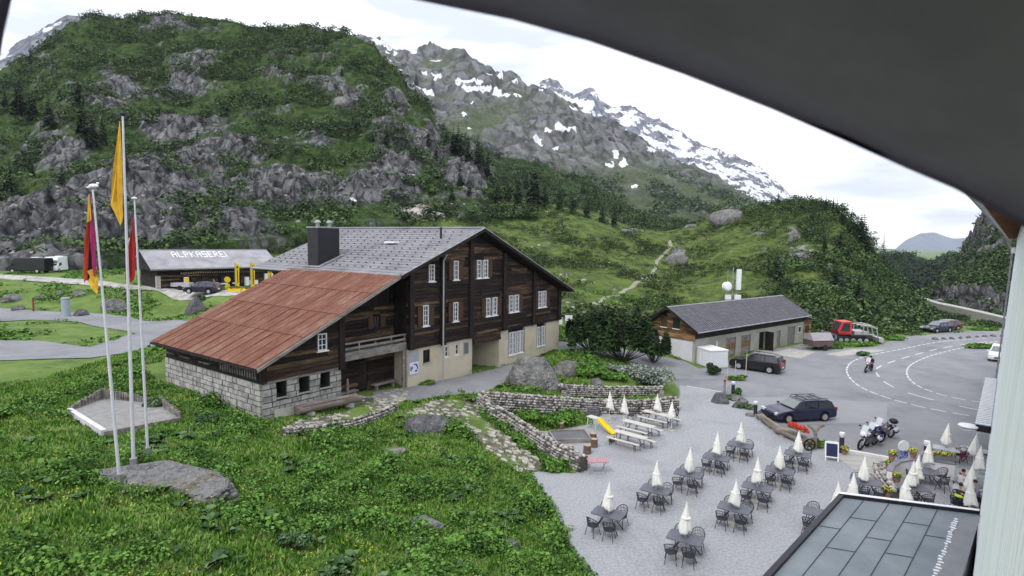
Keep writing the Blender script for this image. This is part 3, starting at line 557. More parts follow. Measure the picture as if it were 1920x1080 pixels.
for a, b in ((10.05, 11.24), (13.65, 15.45), (16.92, 19.2)): mb.b2((a, -.12, 1.7), (b, .3, 5.08))
mb.b2((11.24, -.12, 1.7), (13.65, .3, 2.75)); mb.b2((15.45, -.12, 1.7), (16.92, .3, 2.9)); mb.b2((19.0, .3, 1.7), (19.22, 8, 5.0)); mb.build('plaster_pier', m_plaster, chal)
MB().b2((11.24, .1, 2.75), (13.65, .35, 5.1)).build('window_recess', m_dark, chal); MB().b2((15.45, .1, 2.9), (16.92, .35, 5.1)).build('window_recess', m_dark, chal)
for xs, z0 in (((11.65, 12.1, 12.75, 13.2), 2.85), ((15.8, 16.55), 3.0)): window(chal, xs, z0, 4.75, .1, w=.4, sh=False)
window(chal, (1.8,), 3.86, 4.7, .2, w=.68, sh=False, mat=m_dark, rows=3)
MB().b2((1.4, -.2, 3.76), (2.2, -.1, 3.84)).build('window_sill', m_conc, chal)
window(chal, (3.865,), 3.9, 4.7, .16, w=.36, sh=False, rows=2, bars=1); window(chal, (4.99,), 3.9, 4.72, .16, w=.38, sh=False, rows=2, bars=1)
MB().b2((5.7, -.17, 3.83), (6.22, -.12, 4.73)).b2((5.76, -.18, 3.9), (6.16, -.172, 4.66), 1).build('notice_frame', [m_metal, M('notice_grey', [(.12, .13, .17)])], chal)
bo = MB().b2((.1, -.17, 3.24), (1.0, -.12, 4.87)).build('notice_board', M('board_grey', [(.3, .3, .33), (.36, .36, .4)], .6, 2), chal)
MB().b2((.13, -.176, 3.27), (.97, -.171, 4.08)).build('poster', M('poster_pale', [(.62, .65, .75)]), bo)
mbx = MB()
for x, z, w, h in ((.2, 3.5, .12, .3), (.36, 3.62, .08, .2), (.62, 3.4, .22, .12), (.7, 3.75, .15, .16), (.5, 3.88, .25, .08), (.8, 3.55, .1, .22)): mbx.b2((x, -.182, z), (x+w, -.1765, z+h))
mbx.build('poster_print', M('poster_blue', [(.04, .05, .2)]), bo)
# main roof
def slab(u0, u1, v0, v1, th=.16, zf=roofz, dz=0): return [(u0, v0, zf(u0)+dz), (u1, v0, zf(u1)+dz), (u1, v1, zf(u1)+dz), (u0, v1, zf(u0)+dz)]
roof = MB(); 
def tiles(mb, u0, u1, v0, v1, su, sv, dz, thick=.014):
    nu = max(1, round(abs(u1-u0)/su)); nv = max(1, round((v1-v0)/sv))
    for i in range(nu):
        p, q = u0+(u1-u0)*i/nu, u0+(u1-u0)*(i+1)/nu; zu, zd = roofz(p), roofz(q)
        for j in range(nv):
            v = v0+(v1-v0)*(j+(.5 if i % 2 else 0))/nv; w = min(v1, v+(v1-v0)/nv-.012); v = max(v0, v)
            if w-v < .05: continue
            up, dn = (zu, zd) if zu > zd else (zd, zu); hi_, lo_ = (p, q) if zu > zd else (q, p); e = .04*(1 if lo_ > hi_ else -1)
            a = dz; mb.add([(hi_, v, up+a), (hi_, w, up+a), (lo_+e, w, dn+a+thick), (lo_+e, v, dn+a+thick)], [(0, 1, 2, 3)]); mb.add([(lo_+e, v, dn+a+thick), (lo_+e, w, dn+a+thick), (lo_+e, w, dn+a), (lo_+e, v, dn+a)], [(0, 1, 2, 3)])
tiles(roof, RX, -1.3, -.98, 16.3, .42, .62, .0); tiles(roof, RX, 20.1, -.98, 16.3, .42, .62, 0); tiles(roof, -1.3, -1.5, 10.9, 16.3, .42, .62, 0)
ro = None
und = MB()
for u0, u1 in ((RX, -1.29), (RX, 20.1)): und.prism(slab(u0, u1, -.95, 16.3, dz=-.02), (0, 0, -.2))
und.prism([(-1.29, 10.9, 10.0), (-1.5, 10.9, 9.9), (-1.5, 16.3, 9.9), (-1.29, 16.3, 10.0)], (0, 0, -.2))
und.build('roof_boards', m_dark, chal)
for u0, u1 in ((RX, -1.29), (RX, 20.2)):
    MB().prism([(u0, -1.03, roofz(u0)+.05), (u1, -1.03, roofz(u1)+.05), (u1, -1.03, roofz(u1)-.2), (u0, -1.03, roofz(u0)-.2)], (0, .07, 0)).build('bargeboard', m_dark, chal)
MB().prism([(RX, -1.05, RZ+.1), (20.25, -1.05, roofz(20.2)+.08), (20.25, -1.05, roofz(20.2)+.02), (RX, -1.05, RZ+.04)], (0, .12, 0)).prism([(RX, -1.05, RZ+.1), (-1.3, -1.05, roofz(-1.29)+.1), (-1.3, -1.05, roofz(-1.29)+.04), (RX, -1.05, RZ+.04)], (0, .12, 0)).build('roof_edge', m_metal, chal)
MB().cyl((RX, -1.0, RZ+.06), (RX, 16.3, RZ+.06), .1, n=8).build('ridge_cap', m_slate, chal)
g = MB(); k = 0
for u in np.arange(6.2, -1.0, -.66):
    k += 1
    for v in np.arange(.2+(k % 2)*.42, 16.0, .84):
        g.box((u, v, roofz(u)+.075), (.08, .1, .06), 0, 1)
roof.add(g.v, g.f, 1); ro = roof.build('roof', [m_slate, m_slate2], chal)
MB().b2((3.5, 5.1, roofz(3.9)+.02), (4.4, 6.2, roofz(3.9)+.16)).build('skylight', M('skylight_white', [(.7, .7, .74)], .3), chal)
MB().cyl((5.0, 1.6, roofz(5)-.1), (5.0, 1.6, roofz(5)+.85), .09, n=10).build('vent_pipe', m_black, chal)
ch = MB().b2((-.75, 8.6, 9.6), (1.15, 9.9, 13.15)).build('chimney', m_black, chal)
MB().b2((-.8, 8.55, 13.15), (1.2, 9.95, 13.25)).build('chimney_cap', m_metal, ch)
for x in (-.3, .75): MB().lathe([(.14, 13.25), (.14, 13.5), (.24, 13.52), (.24, 13.62), (.1, 13.75)], (x, 9.25, 0), 12).build('chimney_cowl', m_metal, ch)
MB().prism([(-1.0, 8.2, roofz(-1)+.05), (1.5, 8.2, roofz(1.5)+.05), (1.5, 10.2, roofz(1.5)+.05), (-1.0, 10.2, roofz(-1)+.05)], (0, 0, .03)).build('flashing', m_slate, ro)
# gutter line between roofs
MB().b2((-1.42, -.9, 9.92), (-1.26, 10.9, 10.02)).b2((-1.5, 7.3, 9.98), (-1.2, 10.8, 10.05)).build('gutter', m_metal, chal)
MB().cyl((-1.55, 10.9, 9.9), (-1.55, 16.4, 9.9), .09, n=8).build('gutter', m_metal, chal)
# rusty lean-to roof
lr = MB(); nv = 13; vw = (11.65+.85)/nv; ur = [-1.28, -3.5, -5.9, -8.2, -11.05]
for j in range(nv):
    v0 = -.85+j*vw
    for i in range(4):
        ll = 0 if j < 12 else 0
        m_ = 9
        for q in range(m_):
            va, vb_ = v0+vw*q/m_, v0+vw*(q+1)/m_; z = 0*(i % 2)+.012*((j*7+i*3) % 3)
            pass
        h = .03-.008*i
        lr.prism([(ur[i], v0, roofz(ur[i])+h), (ur[i+1]-.05, v0, roofz(ur[i+1])+h+.012), (ur[i+1]-.05, v0+vw, roofz(ur[i+1])+h+.012+.003*(j % 2)), (ur[i], v0+vw, roofz(ur[i])+h+.003*(j % 2))], (0, 0, -.02))
lro = lr.build('rusty_roof', m_rust, chal)
rib = MB()
for v in np.arange(-.8, 11.6, .96): rib.prism([(-1.3, v, roofz(-1.3)+.03), (-11.08, v, roofz(-11.08)+.045), (-11.08, v+.05, roofz(-11.08)+.045), (-1.3, v+.05, roofz(-1.3)+.03)], (0, 0, .025))
rib.build('roof_ribs', m_rust, lro)
MB().prism([(-1.3, -.83, roofz(-1.3)-.02), (-11.0, -.83, roofz(-11)-.02), (-11.0, 11.55, roofz(-11)-.02), (-1.3, 11.55, roofz(-1.3)-.02)], (0, 0, -.14)).build('roof_boards', m_dark, chal)
MB().prism([(-1.29, -.93, roofz(-1.29)+.03), (-11.1, -.93, roofz(-11.1)+.03), (-11.1, -.93, roofz(-11.1)-.16), (-1.29, -.93, roofz(-1.29)-.16)], (0, .06, 0)).build('bargeboard', m_grey_wood, chal)
MB().b2((-11.16, -.9, roofz(-11.1)-.14), (-11.08, 11.6, roofz(-11.1)-.02)).build('eave_board', m_dark, chal)
for v in np.arange(-.2, 11.6, 1.0): MB().prism([(-10.4, v, roofz(-10.4)-.17), (-11.05, v, roofz(-11.05)-.17), (-11.05, v+.12, roofz(-11.05)-.17), (-10.4, v+.12, roofz(-10.4)-.17)], (0, 0, -.14)).build('rafter_end', m_dark, chal)
# barn part: stone base in real blocks
def blocks(mb, a0, a1, z0, z1, y, axis, sgn, ops=()):
    z = z1
    while z > z0:
        h = random.uniform(.27, .4); zb = max(z-h, z0); p = a0
        while p < a1-.02:
            w = random.uniform(.32, .75); q = min(a1, p+w); q = a1 if a1-q < .2 else q
            for o in ops:
                if zb < o[3]-.05 and z > o[2]+.05:
                    if p < o[0] < q: q = o[0]
                    if o[0] <= p < o[1]: p = o[1]; q = min(a1, p+w) ; q = q if q > p+.1 else p+.2
            g_ = .028; d = random.uniform(.0, .05)
            if axis == 'y': mb.b2((y-sgn*.0-.03-d, p+g_, zb+g_), (y+.12, q-g_, z-g_))
            else: mb.b2((p+g_, y-.03-d, zb+g_), (q-g_, y+.12, z-g_))
            p = q
        z = zb
hl = [(-9.53, -8.93, 3.74, 4.58), (-8.15, -7.5, 3.72, 4.57), (-6.76, -6.11, 3.72, 4.57)]
mb = MB(); blocks(mb, -.05, 11.1, 1.9, 4.68, -10.45, 'y', 1); blocks(mb, -10.4, -5.3, 1.9, 4.62, 0, 'x', 1, hl)
for k in range(9): z = 1.9+k*.31; mb.b2((-5.42, .05, z+.02), (-5.26, 1.25, z+.29))
so_ = mb.build('stone_wall', m_block, chal)
mb = MB(); mb.b2((-10.44, 0.02, 1.9), (-10.2, 11.05, 4.66)); mb.b2((-10.2, .9, 1.9), (-5.35, 1.2, 4.6)); mb.b2((-5.4, .0, 1.9), (-5.32, .9, 4.6))
xs_ = [-10.2]+[q for h in hl for q in h[:2]]+[-5.4]
for i in range(0, len(xs_), 2): mb.b2((xs_[i], .02, 1.9), (xs_[i+1], .9, 4.6))
for h in hl: mb.b2((h[0], .02, 1.9), (h[1], .9, h[2])); 
mb.build('wall_core', m_mortar, chal)
for h in hl: MB().b2((h[0]-.05, -.06, h[2]-.08), (h[1]+.05, .3, h[2])).build('window_sill', m_conc, chal)
MB().b2((-10.3, -.1, 4.62), (-5.25, .4, 4.75)).build('wall_capping', m_grey_wood, chal)
MB().prism([(-9.7, -.35, 1.9), (-7.2, -.3, 1.9), (-7.2, -.1, 3.08), (-9.7, -.1, 3.1)], (0, .2, 0)).build('wall_plinth', m_conc, chal)
fz = lambda z: (-1.29-(10.06-(z+.32))/SLl, 99)
mb = MB(); logs(mb, -10.3, -5.35, 4.77, 9.6, 0, lim=fz, holes=[(-7.03, -6.4, 5.9, 6.95)], h=.28); mb.build('barn_front_wall', m_wood, chal)
MB().prism([(-10.3, .12, 4.75), (-5.3, .12, 4.75), (-5.3, .12, roofz(-5.3)-.3), (-10.3, .12, roofz(-10.3)-.3)], (0, .1, 0)).build('inner_wall', m_dark, chal)
window(chal, (-6.72,), 5.95, 6.94, 0, w=.6, sh=False, rows=3)
MB().b2((-5.55, -.25, 1.9+2.7), (-5.15, .1, roofz(-5.3)-.3)).build('post', m_dark, chal); MB().b2((-10.5, -.2, 4.7), (-10.15, .1, roofz(-10.4)-.2)).build('post', m_dark, chal)
mb = MB(); logs(mb, .1, 11.0, 4.7, 5.75, -10.35, 'y', h=.26, dep=.05); mb.build('barn_side_wall', m_dark, chal)
MB().b2((-10.25, .1, 4.7), (-10.15, 11, 5.7)).build('inner_wall', m_hole, chal)
mb = MB()
for v in np.arange(.35, 4.2, .26): mb.b2((-10.5, v, 4.86), (-10.44, v+.08, 5.6))
for v in (5.2, 7.6, 9.7): mb.b2((-10.6, v, 5.0), (-10.45, v+1.2, 5.06))
mb.build('vent_slats', m_grey_wood, chal)
MB().b2((-10.4, 10.95, 1.9), (-1, 11.1, 5.7)).build('rear_wall', m_dark, chal)
MB().prism([(-10.3, 10.9, 5.6), (-1.3, 10.9, 5.6), (-1.3, 10.9, 9.8), (-10.3, 10.9, 5.75)], (0, .1, 0)).build('rear_wall', m_dark, chal)
# balcony bay
mb = MB(); logs(mb, -5.3, -.05, 2.2, 8.0, 1.3, lim=lambda z: (-1.29-(10.06-(z+.32))/SLl, 99), holes=[(-3.15, -2.36, 2.2, 4.45), (-1.9, -1.3, 6.5, 7.35)]); mb.build('bay_wall', m_wood, chal)
MB().prism([(-5.3, 1.42, 2.2), (0, 1.42, 2.2), (0, 1.42, roofz(0)-.6), (-1.29, 1.42, 9.7), (-5.3, 1.42, roofz(-5.3)-.32)], (0, .1, 0)).build('inner_wall', m_dark, chal)
window(chal, (-1.6,), 6.55, 7.35, 1.3, w=.55, sh=True, shw=.42, mat=m_dark, rows=2)
MB().b2((-3.12, 1.18, 2.6), (-2.4, 1.26, 4.4)).b2((-3.2, 1.08, 4.42), (-2.3, 1.2, 4.55)).b2((-3.12, 1.1, 3.6), (-2.4, 1.17, 3.7)).build('door', m_dark, chal)
mb = MB(); mb.b2((-5.3, .0, 5.42), (-.02, 1.2, 5.52)); mb.b2((-5.35, -.04, 5.0), (-.02, 0.06, 5.52))
for x in np.arange(-5.1, -.1, .9): mb.b2((x, .06, 5.2), (x+.12, 1.2, 5.41))
bal = mb.build('balcony', m_grey_wood, chal)
mb = MB(); mb.b2((-5.3, .0, 6.0), (-.05, .07, 6.1)); mb.b2((-5.3, .0, 5.66), (-.05, .06, 5.8))
for x in (-5.2, -3.9, -2.6, -1.3, -.12): mb.b2((x, .06, 5.5), (x+.08, .13, 6.1))
mb.build('railing', m_grey_wood, bal)
MB().b2((-.35, -.05, 2.2), (-.15, .12, 5.0)).build('post', m_grey_wood, chal)
MB().cyl((3.05, -.52, 1.95), (3.05, -.52, 10.9), .055, n=8).cyl((3.05, -.52, 10.9), (3.05, -.85, 11.4), .055, n=8).build('downpipe', M('downpipe_grey', [(.3, .3, .32), (.4, .4, .43)], .5, 2), chal)
# bench by the bay and logs
def place(name, pts_u, label, cat): return E(name, (*cw(*pts_u[:2]), pts_u[2]), label, cat, None, CRZ)
bn = place('bench', (-1.3, .75, 2.45), 'weathered plank bench against the timber wall under the balcony', 'bench')
MB().b2((-.95, -.2, .38), (.95, .2, .45)).build('seat', m_grey_wood, bn)
for x in (-.7, .7): MB().b2((x-.06, -.16, -.15), (x+.06, .16, .38)).build('leg', m_grey_wood, bn)
bn = place('bench', (-4.4, .6, 2.5), 'short plank bench at the right end of the stone barn wall', 'bench')
MB().b2((-.75, -.2, .36), (.75, .2, .43)).build('seat', m_grey_wood, bn)
for x in (-.5, .5): MB().b2((x-.06, -.16, -.15), (x+.06, .16, .36)).build('leg', m_grey_wood, bn)
# ------------------------------------------------------------------ hollow log trough in front of the barn
m_log = M('bleached_log', [(.1, .08, .07), (.22, .18, .16), (.33, .28, .26)], .85, 3, 8, .6, 16, stretch=(.3, 1.5, 1.5), nrough=.7)
t0, t1 = P(557, 776, 2.75), P(674, 751, 2.75); L_ = np.linalg.norm(t1-t0); rz_ = math.atan2(t1[1]-t0[1], t1[0]-t0[0])
def trough(name, loc, L, r, rz, label, cat='trough', fill=None):
    e = E(name, loc, label, cat, None, rz); mb = MB(); n = 14; nl = 12; v = []
    for i in range(nl+1):
        x = -L/2+L*i/nl; wob = 1+.06*math.sin(i*1.7); inner = 0 if i in (0, nl) else 1
        for k in range(n+1): t = PI+PI*k/n-.25+.5*k/n; v.append((x, r*wob*math.cos(t), r*wob*math.sin(t)+r))
        for k in range(5): q = 1-k/4*2; yy = q*r*.68*wob; v.append((x, yy*(1), r*1.08-(.0 if k in (0, 4) else (.28*r if inner else 0))))
    m = n+1+5; f = []
    for i in range(nl):
        for k in range(m): f.append((i*m+k, (i+1)*m+k, (i+1)*m+(k+1) % m, i*m+(k+1) % m))
    f += [tuple(range(m)), tuple(range(nl*m+m-1, nl*m-1, -1))]
    mb.add(v, f).build('body', m_log, e)
    for x in (-L*.3, L*.33): MB().blob((x, 0, -.12), (.28, .34, .24), 2, .2, seed=x).build('support', M('grey_stone', [(.16, .16, .155), (.3, .3, .29), (.38, .37, .35)], .95, 3, 7, .6, 10), e)
    if fill: MB().b2((-L*.4, -r*.5, r*.86), (L*.4, r*.5, r*.93)).build('filling', fill, e)
    return e
tr = trough('log_trough', ((t0+t1)/2)+np.array([0, 0, -.05]), L_, .36, rz_, 'long hollowed log water trough in front of the stone barn wall', 'trough', M('water_dark', [(.03, .035, .03)], .1))
fs = P(652, 742, 2.7); e = E('fountain_post', (fs[0], fs[1], 2.4), 'pale wooden fountain post standing behind the log trough', 'fountain')
MB().lathe([(.1, -.3), (.09, .9), (.07, 1.3), (.02, 1.4)], n=9).build('post', m_log, e); MB().tube([(0, 0, .95), (-.1, -.3, .95), (-.1, -.42, .85)], .025).build('spout', m_black, e)
# ================================================================== GARAGE
GB_ = P(1333, 677, 0); ga = ray(2330, 468); GRZ = math.atan2(ga[1], ga[0])
gar = E('garage_building', GB_, 'long low pale garage with dark ribbed roof and wooden gable by the car park', 'garage', None, GRZ)
m_gwall = M('grey_green_render', [(.25, .25, .21), (.31, .31, .27), (.35, .35, .31)], .9, .7, 6, .1, 30)
m_white = M('white_render', [(.5, .5, .52), (.6, .6, .62)], .85, 1, 5)
m_gwood = M('honey_boards', [(.06, .033, .016), (.19, .11, .05), (.32, .2, .1)], .85, 4, 6, .5, 14, stretch=(1, .3, 2), island=.35, lo=.35, hi=.72)
ops = [(2.7, 4.75, 2.15), (5.8, 7.8, 2.15), (8.8, 11.1, 2.2), (13.8, 14.7, 2.0), (16.4, 18.3, 2.25)]
mb = MB(); xx = [-3.0]+[q for o in ops for q in o[:2]]+[20.5]
for i in range(0, len(xx), 2): mb.b2((xx[i], 0, -.1), (xx[i+1], .3, 2.6))
for a, b, h in ops: mb.b2((a, 0, h), (b, .3, 2.6))
mb.b2((20.2, .3, -.1), (20.5, 6.2, 2.6)); mb.b2((-3, 6.0, -.1), (20.2, 6.2, 2.6)); mb.build('front_wall', m_gwall, gar)
MB().b2((-3.0, .3, -.1), (-2.75, 6.0, 2.35)).build('end_wall', m_white, gar)
mb = MB(); gl_ = lambda z: (-.05 if z < 3.3 else 3.1-(5.25-z)/.6, 6.25 if z < 3.3 else 3.1+(5.25-z)/.6)
logs(mb, 0, 6.2, 2.36, 5.1, -2.95, 'y', h=.2, dep=.1, lim=gl_, holes=[(1.9, 2.75, 3.4, 4.5), (3.5, 4.3, 3.4, 4.7)]); mb.build('gable_wall', m_gwood, gar)
MB().prism([(-2.9, .05, 2.4), (-2.9, 6.1, 2.4), (-2.9, 6.1, 3.3), (-2.9, 3.1, 5.2), (-2.9, .05, 3.3)], (.1, 0, 0)).build('inner_wall', m_dark, gar)
MB().b2((-3.02, -.02, 2.6), (20.5, .28, 3.35)).build('fascia_boards', m_dark, gar)
for y0, y1, z1, mm in ((1.95, 2.7, 4.45, m_glass), (3.52, 4.25, 4.65, m_shut)):
    o = MB().b2((-3.08, y0, 3.42), (-2.98, y1, z1)).build('window', mm, gar); MB().b2((-3.12, y0-.06, 3.34), (-3.0, y1+.06, 3.42)).build('sill', m_frame, o)
gz0, gz1 = 5.62, 3.45
m_gro = M('dark_ribbed_roof', [(.06, .06, .07), (.095, .095, .11), (.14, .14, .155)], .8, 1.2, 7, .2, 10, stretch=(2, .4, 1))
for yy, s_ in ((-.65, 'f'), (6.85, 'b')):
    mb = MB(); n = 26; ex0, ex1 = -3.65, 21.0
    mb.prism([(ex0, 3.1, gz0), (ex1, 3.1, gz0), (ex1, yy, gz1), (ex0, yy, gz1)], (0, 0, -.12))
    o = mb.build('roof', m_gro, gar)
    if s_ == 'f':
        mb = MB()
        for x in np.arange(ex0+.1, ex1, .42): mb.prism([(x, 3.1, gz0+.01), (x+.07, 3.1, gz0+.01), (x+.07, yy, gz1+.01), (x, yy, gz1+.01)], (0, 0, .05))
        for k in range(1, 8): t = k/8; y_ = 3.1+(yy-3.1)*t; z_ = gz0+(gz1-gz0)*t; mb.b2((ex0, y_-.03, z_-.02), (ex1, y_+.02, z_+.045))
        mb.build('roof_ribs', M('rib_grey', [(.09, .09, .1), (.16, .16, .18)], .7, 2), o)
MB().cyl((-3.65, 3.1, gz0+.02), (21, 3.1, gz0+.02), .09, n=8).build('ridge_cap', m_metal, gar)
for s_ in (-.68, 6.88): MB().prism([(-3.72, 3.1, gz0+.06), (-3.72, s_, gz1+.06), (-3.72, s_, gz1-.2), (-3.72, 3.1, gz0-.2)], (.07, 0, 0)).build('bargeboard', m_dark, gar)
MB().cyl((-3.6, -.7, gz1-.06), (21, -.7, gz1-.06), .07, n=8).build('gutter', m_metal, gar)
m_door = M('brown_garage_door', [(.06, .035, .02), (.17, .1, .05), (.25, .16, .09)], .8, 3, 6, stretch=(2, 1, .5), island=.1)
for k, (a, b, h) in enumerate(ops):
    if k < 2: o = MB().b2((a+.02, .12, 0), (b-.02, .18, .75)).b2((a+.02, .12, 1.5), (b-.02, .18, h)).b2((a+.02, .125, .75), (b-.02, .17, 1.5), 1).build('garage_door', [m_grey_wood, m_door], gar); MB().b2(((a+b)/2-.1, .08, 1.0), ((a+b)/2+.1, .12, 1.05)).build('handle', m_black, o)
    elif k == 2: MB().b2((a+.02, .12, 0), (a+1.1, .18, h)).build('door', m_gwall, gar); MB().b2((a+1.1, .25, 0), (b, .29, h)).build('doorway', m_hole, gar); MB().b2((b-.05, -1.0, 0.02), (b, -.01, h)).build('open_door', m_dark, gar)
    else: MB().b2((a+.02, .12, 0), (b-.02, .18, h)).build('door', M('grey_door', [(.16, .155, .14), (.2, .195, .18)], .7, 2), gar)
MB().b2((-1.5, -.04, .2), (-.3, -.002, 1.9)).b2((-1.1, -.05, 1.2), (-.8, -.042, 1.5), 1).build('meter_cabinet', [m_grey_wood, M('warning_yellow', [(.5, .35, .02)])], gar)
MB().b2((.75, -.1, 1.5), (1.0, -.002, 2.0)).build('wall_lamp', m_frame, gar); MB().b2((12.2, -.1, 1.5), (12.45, -.002, 2.0)).build('wall_lamp', m_frame, gar)
o = MB().b2((19.0, -.05, 1.3), (19.8, -.002, 2.1)).build('window', m_frame, gar); MB().b2((19.08, -.06, 1.38), (19.72, -.052, 2.02)).build('pane', M('blue_glass', [(.03, .05, .12)], .15), o)
def gw(u, v): c, s = math.cos(GRZ), math.sin(GRZ); return GB_[0]+u*c-v*s, GB_[1]+u*s+v*c
sh = E('wooden_shed', (*gw(21.9, 1.5), 0), 'small wooden lean-to shed at the right end of the garage', 'shed', None, GRZ)
mb = MB(); 
for k in range(9): mb.b2((-1.2, -1.4, .05+k*.3), (1.0, 1.4, .33+k*.3))
mb.build('wall', m_gwood, sh); MB().prism([(-1.35, -1.6, 3.25), (1.25, -1.6, 2.75), (1.25, 1.6, 2.75), (-1.35, 1.6, 3.25)], (0, 0, .1)).build('roof', m_slate, sh); MB().b2((-.6, -1.45, .05), (.2, -1.405, 2.0)).build('door', m_shut, sh)
# antenna mast behind the garage roof
am = E('antenna_mast', (*gw(16.4, 7.6), 0), 'radio mast with white drum antenna and tall white panel antenna behind the garage roof', 'antenna')
MB().cyl((0, 0, 0), (0, 0, 9.2), .07, n=8).cyl((.5, 0, 5.3), (.5, 0, 8.4), .05, n=8).cyl((-.7, 0, 5.3), (-.7, 0, 8.9), .04, n=8).b2((-.9, -.05, 7.2), (.7, .05, 7.3)).b2((-.9, -.05, 5.6), (.7, .05, 5.7)).build('pole', m_metal, am)
MB().lathe([(.3, -.3), (.62, -.25), (.62, .2), (.45, .32), (.05, .36)], n=18).build('drum', m_frame, am).matrix_local = Matrix.Translation((-.85, -.35, 6.7))@Matrix.Rotation(math.radians(80), 4, 'X')@Matrix.Rotation(.3, 4, 'Y')
MB().b2((.35, -.55, 6.3), (.9, -.2, 9.0)).build('panel', m_frame, am)
MB().b2((-1.0, -.5, 5.0), (-.3, -.1, 5.6)).b2((.2, -.5, 5.0), (1.0, -.1, 5.6)).build('equipment_box', m_frame, am)
# ================================================================== DAIRY
m_roofg = M('weathered_fibre_roof', [(.2, .2, .22), (.27, .27, .29), (.33, .33, .35)], .85, .7, 8, .3, 8)
m_yellow = M('yellow_cloth', [(.6, .42, .01), (.72, .52, .02)], .7, 3)
EL = P(283, 505, 8.1); ER = P(521, 499, 8.1); ud = ER-EL; ud[2] = 0; DL = np.linalg.norm(ud); DRZ = math.atan2(ud[1], ud[0])
dz0 = 5.45; g_ = EL.copy(); g_[2] = dz0
dai = E('cheese_dairy', g_, 'long low dark timber cheese dairy with grey roof lettered ALPKASEREI', 'dairy', None, DRZ)
def dw(u, v, z=0): c, s = math.cos(DRZ), math.sin(DRZ); return (g_[0]+u*c-v*s, g_[1]+u*s+v*c, dz0+z)
mb = MB(); logs(mb, .9, DL-.3, -.6, 2.6, .9, h=.24, holes=[(8.3, 11.4, .2, 1.9)]); mb.build('front_wall', m_wood, dai)
MB().b2((.95, 1.05, -.8), (DL-.4, 1.3, 2.75)).b2((.95, 1.3, -.8), (1.2, 8, 2.75)).b2((DL-.6, 1.3, -.8), (DL-.4, 8, 2.75)).b2((1.2, 7.8, -.8), (DL-.6, 8, 2.75)).build('inner_wall', m_dark, dai)
MB().b2((.75, .7, -.7), (1.25, 1.1, 1.7)).build('stone_corner', m_block, dai)
MB().prism([(0, 0, 2.65), (DL+.5, 0, 2.65), (DL+.2, 4.2, 5.0), (-.1, 4.2, 5.0)], (0, 0, -.15)).build('roof', m_roofg, dai)
MB().prism([(-.1, 4.2, 5.0), (DL+.2, 4.2, 5.0), (DL+.2, 8.6, 2.65), (-.1, 8.6, 2.65)], (0, 0, -.15)).build('roof', m_roofg, dai)
MB().b2((-.05, -.07, 2.5), (DL+.5, -.01, 2.68)).build('gutter', m_metal, dai)
for s_ in (0.15, DL): MB().prism([(s_, .9, 2.5), (s_, 4.2, 4.8), (s_, 7.9, 2.5)], (-.08 if s_ < 1 else .08, 0, 0)).build('gable_boards', m_dark, dai)
MB().b2((-.1, 4.1, 4.98), (DL+.2, 4.3, 5.06)).build('ridge_cap', m_metal, dai)
# roof lettering out of nailed white boards
FONT = {'A': ['01110', '10001', '10001', '11111', '10001', '10001', '10001'], 'L': ['10000', '10000', '10000', '10000', '10000', '10000', '11111'], 'P': ['11110', '10001', '10001', '11110', '10000', '10000', '10000'],
        'K': ['10001', '10010', '10100', '11000', '10100', '10010', '10001'], 'S': ['11111', '10000', '10000', '11111', '00001', '00001', '11111'], 'E': ['11111', '10000', '10000', '11110', '10000', '10000', '11111'], 'R': ['11110', '10001', '10001', '11110', '10100', '10010', '10001'], 'I': ['1', '1', '1', '1', '1', '1', '1']}
def letters(text, x, cw_, ch_, fn, par, mat, name='lettering', gap=1.4):
    for c_ in text:
        g = FONT[c_]; mb = MB(); w = len(g[0])
        for r_, row in enumerate(g):
            k = 0
            while k < w:
                if row[k] == '1':
                    e = k
                    while e < w and row[e] == '1': e += 1
                    q = [fn(x+k*cw_, r_*ch_), fn(x+e*cw_, r_*ch_), fn(x+e*cw_, (r_+1)*ch_), fn(x+k*cw_, (r_+1)*ch_)]; mb.add(q, [(0, 1, 2, 3)]); k = e
                else: k += 1
        mb.build(name, mat, par); x += (w+gap)*cw_
m_letter = M('white_letter_paint', [(.62, .62, .64), (.72, .72, .72)], .7, 4)
def rp(u, dn): t = (3.75-dn)/4.2; return (u, 3.75-dn+0.0, 2.65+(5-2.65)*t+.03)
letters('ALPKASEREI', 3.35, .119, .19, rp, dai, m_letter)
for k, u in enumerate((4.8, 6.2, 8.6, 10.2)): 
    o = MB().b2((u, .62, .5), (u+.8, .74, 1.45)).build('window', m_dark, dai); MB().b2((u+.08, .6, .58), (u+.72, .618, 1.37)).build('pane', m_glass, o); MB().b2((u-.05, .45, .3), (u+.85, .7, .48)).build('flower_box', m_frame, o)
mb = MB()
for k in range(26): mb.b2((3.6+k*.3, .6, 1.95+.02*math.sin(k)), (3.6+k*.3+.14, .66, 2.07+.02*math.sin(k)))
mb.build('string_of_lights', M('warm_cream', [(.4, .34, .22)]), dai)
MB().b2((11.8, .2, 0), (12.3, .7, 1.2)).b2((12.4, .3, .1), (13.6, .7, .7)).b2((14.6, .2, 0), (15.8, .6, 1.6)).build('display_rack', [m_frame], dai)
